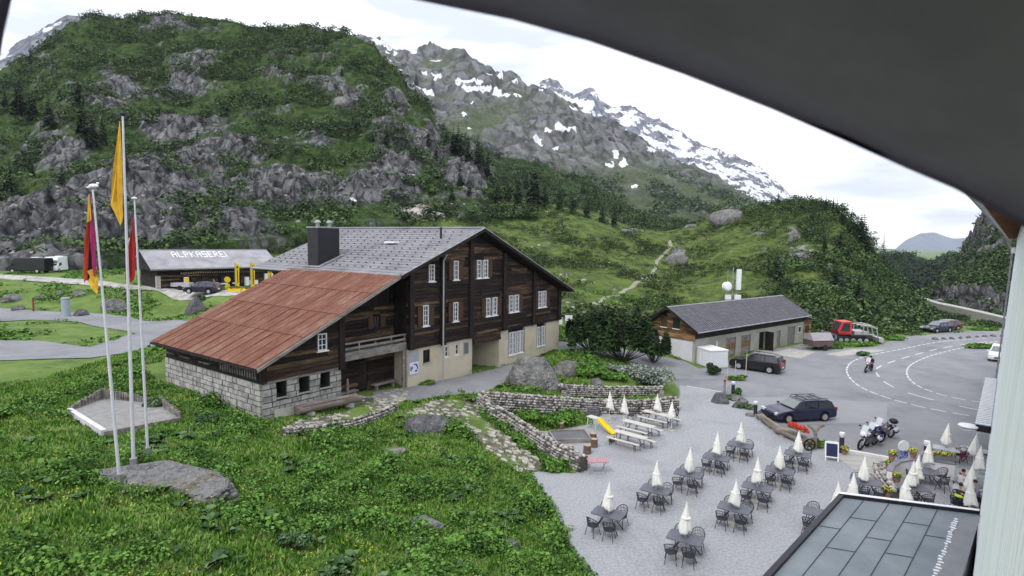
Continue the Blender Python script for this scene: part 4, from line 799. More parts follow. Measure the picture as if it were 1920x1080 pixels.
# yellow banners and barriers
for k, (x, y0, y1) in enumerate(((446, 498, 536), (475, 497, 538), (507, 505, 532))):
    b = P(x, y1+10, dz0-.05); t = 8.1+0; e = E('beach_flag', b, ['tall yellow banner flag left in front of the dairy', 'tall yellow banner flag in the middle in front of the dairy', 'tall yellow banner flag nearest the chalet roof by the dairy'][k], 'banner', 'yellow banner flags at the dairy', DRZ)
    d = np.linalg.norm(b-CC)/CF; h1_ = (y1+10-y0)*d; h0_ = 10*d
    MB().cyl((-.3, 0, -.3), (-.3, 0, h1_), .03, n=6).build('pole', m_metal, e)
    c_ = MB().prism([(-.26, 0, h0_), (.22, .05, h0_-.15), (.26, 0, h1_-.2), (-.28, 0, h1_)], (0, .02, 0)).build('cloth', m_yellow, e)
    MB().b2((-.08, -.03, h1_-.7), (.08, -.01, h1_-.4)).b2((-.02, -.03, h0_+.3), (.06, -.01, h1_-.9)).build('print', m_black, c_)
for k, (x0, x1, y) in enumerate(((428, 452, 549), (456, 481, 549))):
    a = P(x0, y, dz0); b = P(x1, y, dz0); e = E('planter_box', (a+b)/2, ['yellow planter box left of its pair before the dairy', 'yellow planter box right of its pair before the dairy'][k], 'planter', 'yellow planter boxes', math.atan2(b[1]-a[1], b[0]-a[0])); w = np.linalg.norm(b-a)
    MB().b2((-w/2, -.2, -.2), (w/2, .2, .55)).build('box', m_yellow, e); MB().blob((-w*.2, 0, .55), (w*.28, .22, .2), 2, .4, 3, k).blob((w*.22, 0, .55), (w*.26, .22, .17), 2, .4, 3, k+4).build('plants', M('bush_green', [(.02, .04, .01), (.06, .1, .03)], .9, 8), e)
b = P(427, 544, dz0); e = E('yellow_sign', b, 'small round topped yellow sign left of the banner flags', 'sign', None, DRZ); MB().b2((-.25, -.05, -.2), (.25, .05, .8)).build('board', m_yellow, e); MB().cyl((0, -.05, 1.35), (0, .05, 1.35), .38, n=16).build('disc', m_yellow, e)
b = P(350, 541, dz0); e = E('yellow_poster_stand', b, 'white and yellow poster stand against the dairy wall', 'sign', None, DRZ); MB().b2((-.3, -.05, -.1), (.3, .05, 1.5)).build('board', m_frame, e); MB().b2((-.26, -.07, .5), (.26, -.051, 1.4)).build('poster', m_yellow, e)
# ================================================================== HOTEL (the camera looks along its wall)
wa = ray(1902, 462); HRZ = math.atan2(wa[1], wa[0])
hot = E('hotel', (0, 0, 0), 'white boarded hotel with flat roofed annex and entrance canopy along the right edge', 'hotel', None, HRZ)
m_board = M('white_boards', [(.6, .68, .66), (.78, .84, .84), (.84, .87, .88)], .75, .9, 8, .15, 8, stretch=(6, 6, .25), island=.25, lo=.3, hi=.6)
m_slit = M('dark_joint', [(.015, .012, .05)], .9)
def off(z): return -.13+max(0, 12.6-z)*.043
HL = 68
mb = MB(); mj = MB(); x = -4.0
while x < HL:
    w = .24 if x < 20 else .6
    zs = [0, 3.2, 6.5, 9.5, 12.6, 14.5]
    for i in range(5):
        y0, y1 = off(zs[i]), off(zs[i+1]); g = .012
        mb.prism([(x+g, y0, zs[i]), (x+w-g, y0, zs[i]), (x+w-g, y1, zs[i+1]), (x+g, y1, zs[i+1])], (0, -.05, 0))
    x += w
mb.build('board_wall', m_board, hot)
MB().prism([(-4, off(0)-.04, 0), (-4, off(12.6)-.04, 12.6), (-4, off(14.5)-.04, 14.5), (-4, -6, 14.5), (-4, -6, 0)], (HL+4, 0, 0)).build('wall_core', m_slit, hot)
HZ = 13.15
mb = MB().prism([(-4, -.6, HZ+.5), (HL, -.6, HZ+.5), (HL, .42, HZ+.12), (-4, .42, HZ+.12)], (0, 0, -.05)).build('eave_boards', M('red_brown_soffit', [(.08, .025, .015), (.17, .06, .035)], .8, 3, 5, stretch=(.5, 2, 2)), hot)
mb = MB()
for x in np.arange(1, HL, .9): mb.prism([(x, -.3, HZ+.3), (x, .38, HZ+.05), (x, .38, HZ-.05), (x, -.3, HZ+.12)], (.12, 0, 0))
mb.build('rafters', M('rafter_brown', [(.13, .05, .03), (.22, .1, .06)], .8, 3), hot)
MB().cyl((-4, .5, HZ+.1), (HL+.3, .5, HZ+.1), .07, n=8).build('gutter', m_metal, hot)
MB().tube([(HL, .5, HZ+.05), (HL, .45, HZ-.4), (HL+.1, .12, HZ-1.1), (HL+.1, off(4)+.1, 4), (HL+.1, off(0)+.1, 0)], .07).build('downpipe', m_metal, hot)
MB().prism([(-6, -.7, HZ+.62), (HL+.5, -.7, HZ+.62), (HL+.5, .5, HZ+.2), (-6, .5, HZ+.2)], (0, 0, .06)).build('roof', m_slate2, hot)
MB().b2((HL-1, off(12)+.02, 11.9), (HL-.7, off(12)+.3, 12.4)).build('wall_lamp', m_frame, hot)
# flat roofed annex below
def hl(q): c, s = math.cos(-HRZ), math.sin(-HRZ); return (q[0]*c-q[1]*s, q[0]*s+q[1]*c, q[2])
FZ = 3.3
A_ = hl(P(1578, 932, FZ)); B_ = hl(P(1838, 964, FZ)); D_ = hl(P(1380, 1150, FZ)); C_ = (D_[0]-2, .8, FZ); B_ = (B_[0], off(FZ)+.05, FZ)
D_ = (D_[0], D_[1], FZ)
m_bit = M('grey_bitumen_roof', [(.13, .155, .175), (.165, .19, .21), (.2, .225, .245)], .85, .6, 7, .1, 20)
MB().prism([A_, B_, C_, D_], (0, 0, -.2)).build('annex_roof', m_bit, hot)
ins = lambda p, d: (p[0], p[1], p[2])
MB().prism([(A_[0]-.1, A_[1]-.1, 0), (B_[0]-.1, B_[1], 0), (C_[0], C_[1], 0), (D_[0]+.1, D_[1]-.1, 0)], (0, 0, FZ-.22)).build('annex_wall', m_white, hot)
def rim(a, b, w, h, mat, nm, dz=0):
    a = Vector(a); b = Vector(b); d = (b-a).normalized(); n = Vector((-d.y, d.x, 0))*w/2
    return MB().prism([a-n+Vector((0, 0, -.3+dz)), b-n+Vector((0, 0, -.3+dz)), b+n+Vector((0, 0, -.3+dz)), a+n+Vector((0, 0, -.3+dz))], (0, 0, .3+h)).build(nm, mat, hot)
rim(A_, B_, .12, .13, m_black, 'parapet'); rim(D_, A_, .16, .12, m_black, 'parapet')
rim((A_[0]+.03, A_[1]+.05, FZ+.44), (B_[0]+.03, B_[1], FZ+.44), .13, .0, M('white_flashing', [(.62, .63, .68), (.75, .75, .78)], .4, 3), 'parapet_cap', -.0) if False else None
MB().prism([(A_[0]-.1, A_[1]+.1, FZ+.135), (B_[0]-.1, B_[1], FZ+.135), (B_[0]+.05, B_[1], FZ+.135), (A_[0]+.05, A_[1]+.12, FZ+.135)], (0, 0, .02)).build('parapet_cap', M('white_flashing', [(.62, .63, .68), (.75, .75, .78)], .4, 3), hot)
# seams of the roofing sheets
Av, Bv, Dv = Vector(A_), Vector(B_), Vector(D_); dn = (Dv-Av).normalized(); mb = MB()
W_ = (Bv-Av).length; dd_ = (Bv-Av).normalized(); nn_ = Vector((-dn.y, dn.x, 0))
for k, f_ in enumerate((.17, .36, .53, .71)):
    p0_ = Av+(Bv-Av)*f_; mb.prism([p0_+Vector((0, 0, .012)), p0_+dn*9+Vector((0, 0, .012)), p0_+dn*9+dd_*.022+Vector((0, 0, .012)), p0_+dd_*.022+Vector((0, 0, .012))], (0, 0, .01))
for f0, f1, t in ((.17, .36, 1.9), (.53, .71, 1.7), (.36, .53, 3.4), (.0, .17, 3.0), (.71, .88, 2.6), (.17, .36, 4.6), (.53, .71, 4.4)):
    p0_ = Av+(Bv-Av)*f0+dn*t; p1_ = Av+(Bv-Av)*f1+dn*(t+.05); mb.prism([p0_+Vector((0, 0, .013)), p1_+Vector((0, 0, .013)), p1_+dn*.022+Vector((0, 0, .013)), p0_+dn*.022+Vector((0, 0, .013))], (0, 0, .01))
mb.build('roof_seams', M('bitumen_seam', [(.03, .035, .04)], .8), hot)
mb = MB(); a_ = Vector(hl(P(1793, 975, FZ))); b_ = Vector(hl(P(1745, 1100, FZ)))
for k in range(26):
    t = k/26; q = a_+(b_-a_)*t; mb.box((q.x, q.y+random.uniform(-.03, .03), FZ+.02), (.1, random.uniform(.06, .16), .03), random.uniform(-.5, .5))
mb.build('peeling_flashing', M('peeling_white', [(.5, .5, .55), (.7, .7, .72)], .6, 6), hot)
MB().prism([Vector(hl(P(1800, 975, FZ)))+Vector((0, 0, .015)), Vector((B_[0]-.2, B_[1]-.05, FZ+.015)), Vector((C_[0]+1, C_[1], FZ+.015)), b_+Vector((0, 0, .015))], (0, 0, .01)).build('gutter_strip', m_asph, hot)
# entrance canopy
k0, k1, k2 = hl(P(1830, 796, 3.1)), hl(P(1886, 690, 3.1)), None
ky = k0[1]; k1 = (k1[0], ky, 3.1)
MB().b2((k0[0], off(3), 2.75), (k0[0]+.15, ky, 3.08)).b2((k0[0], ky-.1, 2.8), (k0[0]+14, ky, 3.08)).build('canopy_beam', m_dark, hot)
can = MB().b2((k0[0], off(3.1), 3.1), (k0[0]+14, ky+.05, 3.14)).build('canopy', M('canopy_glass', [(.1, .14, .2), (.2, .25, .32)], .25, 1), hot)
mb = MB()
for x in np.arange(k0[0], k0[0]+14, .42): mb.b2((x, off(3.1)+.05, 3.145), (x+.15, ky+.03, 3.2))
mb.build('canopy_bars', m_frame, can)
# ------------------------------------------------------------------ hood above the camera
bd = [(-60, 240), (-25, 150), (2, 100), (8, 60), (22, 0), (60, -60), (200, -110), (420, -90), (640, -40), (780, 0), (960, 37), (1100, 76), (1280, 139), (1450, 206), (1600, 271), (1700, 316), (1790, 354), (1835, 378), (1870, 398), (1925, 428), (2010, 480), (2100, 560)]
rows = []
for k, (o_, ds) in enumerate(((0, .62), (14, .625), (80, .58), (220, .5), (480, .4), (900, .3), (1500, .2))):
    r_ = []
    for x, y in bd:
        dx, dy = x-560, y-640; n_ = math.hypot(dx, dy); q = C_w = CC+ray(x+dx/n_*o_, y+dy/n_*o_)*ds; r_.append(q)
    rows.append(r_)
nb = len(bd); v = [q for r_ in rows for q in r_]+[q+np.array([0, -.0, .02])*1.0+(q-CC)*.03 for r_ in rows for q in r_]
nr = len(rows); f = []
for k in range(nr-1):
    for i in range(nb-1): a = k*nb+i; f.append((a, a+1, a+nb+1, a+nb)); b = a+nr*nb; f.append((b, b+nb, b+nb+1, b+1))
for i in range(nb-1): f.append((i, i+nr*nb, i+1+nr*nb, i+1)); a = (nr-1)*nb+i; f.append((a, a+1, a+1+nr*nb, a+nr*nb))
o = MB().add(v, f).build('weather_hood', M('dark_grey_hood', [(.12, .095, .15), (.2, .165, .235)], .8, 3, 4), smooth=True)
tag(o, 'dark curved weather hood arching over the top right corner', 'hood')
# ================================================================== flagpoles
m_pole = M('white_pole_paint', [(.42, .42, .47), (.52, .52, .56)], .5, 3)
m_rock = M('lichen_rock', [(.045, .045, .047), (.13, .128, .13), (.22, .215, .2), (.31, .3, .26)], .95, 1.3, 10, 1, 5, nrough=.85, lo=.34, hi=.68, cracks=.8, bdist=.25)
m_rock2 = M('grey_rock', [(.045, .045, .05), (.12, .12, .13), (.24, .24, .25)], .95, 1.6, 10, 1, 7, nrough=.85, lo=.34, hi=.68, cracks=1.1, bdist=.25)
mc = PG(285, 905); e = MB()
v, f = ICO[5]; q = v.copy(); q = q*(1+.2*fbm(v*2.2, 4)[:, None]); q = facet(q, 5, 22, .6, .95)*1.08; q = q*(1+.07*ridge(v*5, 4)[:, None]+.03*fbm(v*12, 3)[:, None]); q *= np.array([3.6, 1.8, .66])
mo = MB().add(q, f).build('rock_mound', M('mossy_mound_rock', [(.035, .035, .037), (.12, .12, .125), (.22, .218, .22), (.12, .11, .06), (.28, .27, .25)], .95, .9, 11, 1, 6, nrough=.85, lo=.34, hi=.68, cracks=1.4, bdist=.3), smooth=True, loc=(mc[0]+.1, mc[1]+.2, mc[2]-.25)); mo.rotation_euler = (0, 0, math.radians(-8)); tag(mo, 'low grey rock mound carrying the three flagpoles in the grass', 'rock')
def flagpole(base, top, label, r=.055, fin='ball'):
    b = PG(*base); d = b[1]; b[2] += .25; t = D(*top, d)
    L = np.linalg.norm(t-b); e = E('flagpole', b, label, 'flagpole', 'flagpoles on the rock mound'); dv = (t-b)
    MB().cyl((0, 0, -.4), tuple(dv*.45), r, r*.85, 12).cyl(tuple(dv*.45), tuple(dv), r*.8, r*.5, 12).build('pole', m_pole, e); MB().cyl((0, 0, -.35), (0, 0, .25), r*1.9, n=10).build('socket', m_metal, e)
    p = tuple(dv); s = MB()
    if fin == 'ball': s.lathe([(.02, 0), (.09, .05), (.1, .1), (.06, .17), (.01, .2)], p, 12); s.build('finial', m_black, e)
    elif fin == 'cap': s.lathe([(.09, 0), (.1, .05), (.02, .08)], p, 12); s.build('finial', m_frame, e)
    else: s.blob((p[0]+.03, p[1], p[2]+.13), (.17, .07, .07), 2, .1).blob((p[0]-.12, p[1], p[2]+.08), (.1, .05, .03), 2, .1).blob((p[0]+.17, p[1], p[2]+.21), (.05, .045, .045), 1, 0); s.build('bird_finial', m_frame, e)
    return b, dv
def flag(name, base, dv, f0, f1, pts, mats, label, strip=None):
    # pts: (fraction down, left reach, band split) drapes hanging along the pole
    e = E(name, base, label, 'flag', 'flags hanging from the three flagpoles'); e.rotation_euler = (0, 0, 0); n = len(pts); top = dv*f0; L_ = np.linalg.norm(dv)*(f0-f1); s = np.linalg.norm(dv)
    for bi, (m_, lo, hi) in enumerate(mats):
        mb = MB(); v = []; m = 6
        for i in range(n):
            t, w, dy = pts[i]; 
            for k in range(m):
                a = lo+(hi-lo)*k/(m-1); x = -w*a; c_ = dv*(f0+(f1-f0)*t); v.append((c_[0]+x-.06, c_[1]+.10*math.sin(a*9+t*4)*min(1, w*2)-.05, c_[2]-dy*a-.0))
        fc = [(i*m+k, i*m+k+1, (i+1)*m+k+1, (i+1)*m+k) for i in range(n-1) for k in range(m-1)]
        o = mb.add(v, fc).build('cloth' if bi == 0 or True else '', m_, e); 
        md = o.modifiers.new('t', 'SOLIDIFY'); md.thickness = .012
    return e
mf = lambda n, c: M(n, [tuple(q*.75 for q in c), c], .75, 5, 4)
m_fy, m_fr, m_fk, m_fm, m_fw = mf('flag_yellow', (.62, .36, .03)), mf('flag_red', (.36, .02, .02)), mf('flag_black', (.03, .015, .04)), mf('flag_magenta', (.3, .02, .1)), mf('flag_white', (.65, .65, .68))
m_fo = mf('flag_orange_red', (.4, .045, .02))
b1_, d1_ = flagpole((226, 915), (174, 356), 'left flagpole with small white bird finial, its striped flag hanging limp', fin='bird')
b2_, d2_ = flagpole((251, 884), (230, 218), 'tallest middle flagpole with dark finial and the plain yellow flag', .065)
b3_, d3_ = flagpole((278, 862), (252, 373), 'right flagpole with flat white cap and red flag', fin='cap')
flag('yellow_flag', b2_, d2_, .985, .72, [(0, .02, 0), (.15, .12, .1), (.4, .27, .3), (.75, .4, .4), (.85, .3, .3), (1, .1, .3)], [(m_fy, 0, 1)], 'plain yellow flag hanging on the tallest middle pole')
FN = [(0, .02, 0), (.12, .1, .1), (.3, .22, .3), (.6, .36, .3), (.85, .5, .2), (1, .3, .5)]
fl = flag('striped_flag', b1_, d1_, .985, .72, [(0, .02, 0), (.2, .12, .1), (.5, .27, .2), (.85, .42, .3), (1, .46, .3)], [(m_fm, 0, .36), (m_fk, .36, .68), (m_fo, .68, 1)], 'red, black and yellow striped flag hanging on the left pole')
v0 = flag('tmp', b1_, d1_, .985, .90, [(0, .02, 0), (1, .17, .1)], [(m_fy, 0, 1)], 'x'); v1 = flag('tmp', b1_, d1_, .745, .675, [(0, .42, .25), (.6, .2, .3), (1, .05, .25)], [(m_fy, 0, 1)], 'x')
for t_ in (v0, v1):
    for c_ in list(t_.children): c_.parent = fl; c_.location = (0, -.025, 0)
    bpy.data.objects.remove(t_)
fr_ = flag('red_flag', b3_, d3_, .93, .705, [(0, .02, 0), (.15, .07, .1), (.4, .2, .2), (.7, .32, .3), (.92, .42, .3), (1, .36, .4)], [(m_fr, 0, .68), (m_fr, .68, 1)], 'red and white flag hanging on the right pole')
v1 = flag('tmp', b3_, d3_, .86, .78, [(0, .2, .1), (.5, .28, .1), (1, .3, .1)], [(m_fw, .8, 1)], 'x')
for c_ in list(v1.children): c_.parent = fr_; c_.location = (0, -.03, 0)
bpy.data.objects.remove(v1)
# ------------------------------------------------------------------ sandbox in the grass
A0, A1, A2, A3, A4 = [PG(*q) for q in ((130, 776), (195, 818), (338, 790), (300, 762), (192, 752))]
sb = E('sandpit', A1, 'sandpit with white edge boards and palisade back in the grass by the flagpoles', 'sandpit'); rel = lambda q, dz=0: Vector((q[0]-A1[0], q[1]-A1[1], q[2]-A1[2]+dz))
def bar(mb, a, b, w, z0, z1):
    a = Vector(a); b = Vector(b); d = (b-a); d.z = 0; d.normalize(); n = Vector((-d.y, d.x, 0))*w/2
    return mb.prism([a-n+Vector((0, 0, z0)), b-n+Vector((0, 0, z0)), b+n+Vector((0, 0, z0)), a+n+Vector((0, 0, z0))], (0, 0, z1-z0))
bar(MB(), rel(A0), rel(A1), .22, -.3, .3).build('edge_board', M('pale_board', [(.45, .44, .5), (.62, .6, .66)], .7, 2), sb); bar(MB(), rel(A1), rel(A2), .16, -.3, .22).build('edge_board', m_grey_wood, sb)
def palis(a, b, h0, h1, nm):
    n = int((b-a).length/.13); mb = MB()
    for k in range(n): q = a+(b-a)*(k+.5)/n; mb.cyl((q.x, q.y, q.z-.3), (q.x+random.uniform(-.03, .03), q.y, q.z+h0+(h1-h0)*k/n+random.uniform(-.05, .05)), .062, n=7)
    return mb.build(nm, m_grey_wood, sb)
palis(rel(A0), rel(A4), .35, .7, 'palisade'); palis(rel(A4), rel(A3), .7, .35, 'palisade'); palis(rel(A3), rel(A2), .55, .45, 'palisade')
MB().add([rel(q, .16) for q in (A0, A1, A2, A3, A4)], [(0, 1, 2, 3, 4)]).build('sand', M('grey_sand', [(.17, .17, .17), (.28, .275, .26)], .95, 3, 7), sb)
# ================================================================== dry stone walls
m_stone = M('field_stones', [(.07, .065, .065), (.23, .215, .2), (.36, .34, .32), (.45, .43, .4)], .95, 3.5, 6, .5, 9, island=.45, lo=.28, hi=.75)
def drywall(name, pts, h, w, label, base=None, size=.2, top=1.0):
    p = np.array([PG(*q) for q in pts]); s = np.r_[0, np.cumsum(np.hypot(*np.diff(p[:, :2], axis=0).T))]; e = E(name, p[0], label, 'wall'); o = p[0]; mb = MB(); core = MB(); L = s[-1]
    at = lambda t: np.array([np.interp(t, s, p[:, k]) for k in range(3)])
    nrow = max(2, int(h/(size*.72))); 
    for side in (-1, 0, 1):
        for r_ in range(nrow if side else nrow+1):
            if side == 0 and r_ < nrow-1: continue
            t = random.uniform(0, size)
            while t < L:
                q = at(t); d = at(min(t+.1, L))-at(max(t-.1, 0)); a = math.atan2(d[1], d[0]); n = np.array([-math.sin(a), math.cos(a)]); sz = size*random.uniform(.6, 1.35); taper = 1-.3*r_/nrow
                zz = q[2]-.1+(r_+.5)*h/nrow; zz = zz if side else q[2]+h*random.uniform(.88, .98)
                cx = q[0]-o[0]+n[0]*(side*w/2*taper+(0 if side else random.uniform(-w*.3, w*.3))); cy = q[1]-o[1]+n[1]*(side*w/2*taper+(0 if side else random.uniform(-w*.3, w*.3)))
                V_, F_2 = ICO[1]; M3 = Matrix.Rotation(a+random.uniform(-.3, .3), 3, 'Z')@Matrix.Rotation(random.uniform(-.25, .25), 3, 'X'); R_ = np.array(M3)
                vv = V_*(1+RS.uniform(-.22, .22, (len(V_), 1))); vv = np.clip(vv, -.8, .8)*np.array([sz*.72, size*.62, size*.45*random.uniform(.75, 1.3)]); vv = vv@R_.T+np.array([cx, cy, zz-o[2]])
                mb.add(vv, F_2); t += sz*random.uniform(.85, 1.15) if side else sz*.8
    for i in range(len(p)-1): a = Vector(p[i]-o); b = Vector(p[i+1]-o); n = Vector((-(b-a).y, (b-a).x, 0)).normalized()*(w*.42); core.prism([a-n-Vector((0, 0, .3)), b-n-Vector((0, 0, .3)), b+n-Vector((0, 0, .3)), a+n-Vector((0, 0, .3))], (0, 0, h+.15))
    mb.build('stones', m_stone, e); core.build('core', M('earth_gap', [(.07, .06, .05), (.13, .115, .1)], .95, 5), e); return e
drywall('dry_stone_wall', [(903, 765), (918, 782), (955, 803), (1000, 832), (1050, 864), (1094, 884)], .95, .75, 'long dry stone wall running diagonally down beside the stone path')
drywall('dry_stone_wall', [(905, 762), (960, 765), (1040, 770), (1120, 774), (1200, 775), (1268, 768)], 1.0, .7, 'dry stone wall behind the beer benches at the top of the sunken garden bed')
drywall('dry_stone_wall', [(1048, 738), (1120, 741), (1180, 741), (1240, 740)], .7, .5, 'upper dry stone wall between the big boulder and the silver shrub', size=.17)
drywall('dry_stone_edging', [(528, 818), (600, 812), (660, 800), (715, 782), (742, 768)], .4, .3, 'low stone edging along the paved strip before the barn trough', size=.16)
# stone paths
m_pstone = M('path_stones', [(.16, .155, .14), (.3, .29, .25), (.42, .4, .34)], .95, 3, 6, .4, 8, island=.4)
m_psoil = M('path_soil', [(.05, .06, .025), (.1, .1, .06), (.17, .16, .12)], .95, 2, 7, .6, 8)
def stonepath(name, A, B, dens, size, nu=24):
    loft(name+'_bed', A, B, m_psoil, nu=nu, nv=6, lift=.02)
    def rs(p):
        p = np.array([PG(*q)[:2] for q in p]); s = np.r_[0, np.cumsum(np.hypot(*np.diff(p, axis=0).T))]; return p, s
    (pa, sa), (pb, sb_) = rs(A), rs(B); mb = MB(); Lm = (sa[-1]+sb_[-1])/2; Wm = np.hypot(*(pa.mean(0)-pb.mean(0)))*1.0
    n = int(Lm*Wm*dens); us = RS.rand(n); ws = RS.rand(n)
    for u, w_ in zip(us, ws):
        a = np.array([np.interp(u*sa[-1], sa, pa[:, k]) for k in (0, 1)]); b = np.array([np.interp(u*sb_[-1], sb_, pb[:, k]) for k in (0, 1)]); q = a*(1-w_)+b*w_
        r = size*random.uniform(.5, 1.2); m = random.randint(5, 7); ph = random.random()*6; z = 0
        mb.add([(q[0]+r*math.cos(ph+2*PI*k/m)*random.uniform(.75, 1.1), q[1]+r*.8*math.sin(ph+2*PI*k/m)*random.uniform(.75, 1.1), 1) for k in range(m)], [tuple(range(m))])
    V_ = np.array(mb.v); V_[:, 2] = gz(V_[:, 0], V_[:, 1])+.06+RS.uniform(0, .03, len(V_))
    mb.v = [tuple(q) for q in V_]; n0 = len(mb.v); lo = [(x, y, z-.08) for x, y, z in mb.v]; fs_ = list(mb.f); mb.v += lo
    for fc in fs_:
        for k in range(len(fc)): a, b = fc[k], fc[(k+1) % len(fc)]; mb.f.append((a, b, b+n0, a+n0)); mb.m.append(0)
    tag(mb.build(name, m_pstone), kind='structure')
stonepath('stone_path', [(770, 772), (830, 748), (905, 757), (900, 785), (950, 818), (1010, 862), (1022, 880)], [(745, 785), (800, 778), (865, 790), (880, 812), (910, 840), (950, 872), (985, 889)], 11, .17)
stonepath('paved_strip', [(545, 792), (600, 782), (680, 765), (735, 752), (762, 738)], [(530, 812), (600, 806), (660, 795), (715, 777), (760, 752)], 11, .16)
stonepath('paved_entry', [(640, 756), (700, 742), (762, 728)], [(660, 766), (715, 758), (768, 742)], 10, .18, 12)
# boulders
def boulder(x, y, w, h, label, dep=None, mat=None, sub=4, seed=0, amp=.22, name='boulder', sink=.3, grp=None, src='pg'):
    b = PG(x, y) if src == 'pg' else hit(x, y); k = (b-CC)@FW/CF; rx = w*k/2; rz = h*k*.62; ry = (dep or .8)*rx
    v, f = ICO[sub]; q = v*(1+amp*fbm(v*1.3+seed, 3)[:, None]+.08*ridge(v*2.2+seed, 4)[:, None]); q = facet(q, seed*37+w, 18, .55, .95)*1.12; q = q*(1+.035*fbm(v*7+seed, 3)[:, None]); q = q*np.array([rx, ry, rz]); fl_ = v[:, 2] < -.4; 
    o = MB().add(q, f).build(name, mat or m_rock, smooth=False if sub < 3 else True, loc=(b[0], b[1]+ry*.6, b[2]+rz*(1-sink)*.6)); o.rotation_euler = (0, 0, math.atan2(-b[0], b[1])); return tag(o, label, 'rock', grp)
boulder(1000, 727, 98, 66, 'big lichen covered boulder beside the chalet passage', .75, sub=5, seed=2)
boulder(1062, 704, 50, 34, 'smaller boulder leaning against the big lichen covered boulder', .9, seed=5)
boulder(800, 812, 120, 34, 'dark flat rock outcrop at the top of the grass below the courtyard', .5, m_rock2, seed=7)
boulder(790, 993, 80, 20, 'pale flat rock lying in the lower meadow', .6, seed=9); boulder(955, 1032, 40, 22, 'small dark rock near the gravel edge in the lower meadow', .7, m_rock2, seed=11)
boulder(735, 852, 42, 14, 'small flat rock in the upper meadow', .6, seed=12)
boulder(212, 584, 46, 26, 'grey boulder in the bank above the road behind the tall flagpole', .8, seed=14); boulder(366, 590, 38, 34, 'upright grey slab boulder right of the road near the rusty roof', .5, m_rock2, seed=15)
boulder(16, 566, 36, 18, 'pale boulder in the roadside bank at the left edge', .7, seed=16); boulder(30, 582, 26, 10, 'low boulder on the grass verge at the left edge', .7, m_rock2, seed=17); boulder(148, 592, 28, 12, 'small dark boulder beside the grey pillar', .7, m_rock2, seed=18)
boulder(74, 560, 16, 10, 'small pale stone in the roadside bank', .7, seed=19); boulder(110, 552, 14, 8, 'tiny stone in the roadside bank under the camper van', .7, seed=20); boulder(145, 556, 26, 16, 'brownish stone in the roadside bank left of the flags', .7, seed=21); boulder(233, 553, 14, 10, 'stone in the grass bank between middle and right flagpoles', .7, seed=22)
boulder(1098, 777, 60, 24, 'rounded rock beside the slide at the foot of the stone wall', .7, m_rock2, seed=23)
boulder(1118, 728, 26, 22, 'pale stone on top of the upper dry stone wall', .7, m_rock, seed=24)
for (x, y, w, h, l) in ((1272, 492, 40, 30, 'pale boulder beside the footpath on the meadow hill'), (388, 432, 48, 28, 'overhanging grey boulder at the foot of the cliff above the dairy'), (1371, 412, 62, 32, 'wide pale crag on top of the meadow hill'), (1488, 452, 22, 30, 'upright grey boulder on the wooded knoll'), (1040+250/3, 592, 14, 8, 'small stone in the meadow right of the chalet'), (1508, 484, 40, 18, 'smooth grey slab on the knoll above the radio mast'), (1555, 505, 20, 14, 'small grey slab on the right flank of the knoll'), (1180, 436, 26, 10, 'flat pale rock on the meadow ridge'), (1298, 424, 26, 9, 'flat pale rock near the pale crag on the meadow ridge'), (1425, 440, 22, 9, 'small rock on the ridge right of the pale crag'), (1434, 466, 12, 6, 'tiny white rock in the meadow below the crag'), (640, 195, 34, 22, 'pale boulder high on the left hillside')):
    boulder(x, y, w, h, l, .6, m_rock if w < 60 or 'pale' in l else m_rock2, 4, x, .4, src='hit', sink=.35)

q = P(1815, 800, 2.9); e = E('disc_lamp', q, 'round white disc lamp at the lower left corner of the entrance canopy', 'lamp'); MB().lathe([(.42, 0), (.45, .04), (.4, .1), (.05, .14)], n=20).lathe([(.05, -.14), (.38, -.1), (.4, -.05)], n=20).build('disc', m_frame, e); MB().cyl((0, 0, .0), (.55, .1, .0), .03, n=8).build('arm', m_metal, e)
# ================================================================== VEGETATION
def foliage_mat(name, cols, lo=.3, hi=.7, scale=.8, isl=.5, rough=.8): 
    m = M(name, cols, rough, scale, 3, island=isl, lo=lo, hi=hi, spec=.2); return m
F_near = foliage_mat('leaf_bright', [(.028, .07, .013), (.068, .155, .023), (.125, .25, .042)])
F_grass = foliage_mat('grass_blades', [(.045, .11, .014), (.09, .21, .022), (.145, .3, .04), (.24, .29, .1)])
F_dock = foliage_mat('dock_leaves', [(.025, .055, .02), (.06, .115, .04), (.11, .18, .08)])
F_pine = foliage_mat('pine_needles', [(.008, .018, .007), (.018, .04, .013), (.04, .075, .024)])
F_fir = foliage_mat('spruce_needles', [(.006, .013, .008), (.012, .026, .013), (.022, .045, .02)])
F_hill = foliage_mat('scrub_leaves', [(.008, .017, .008), (.019, .041, .014), (.044, .084, .025), (.085, .135, .042)], scale=.12, isl=.5)
F_mead = foliage_mat('heath_leaves', [(.015, .025, .01), (.03, .05, .015), (.06, .09, .025)], scale=.15)
F_silver = foliage_mat('silver_willow', [(.1, .13, .1), (.22, .26, .22), (.34, .38, .33)])
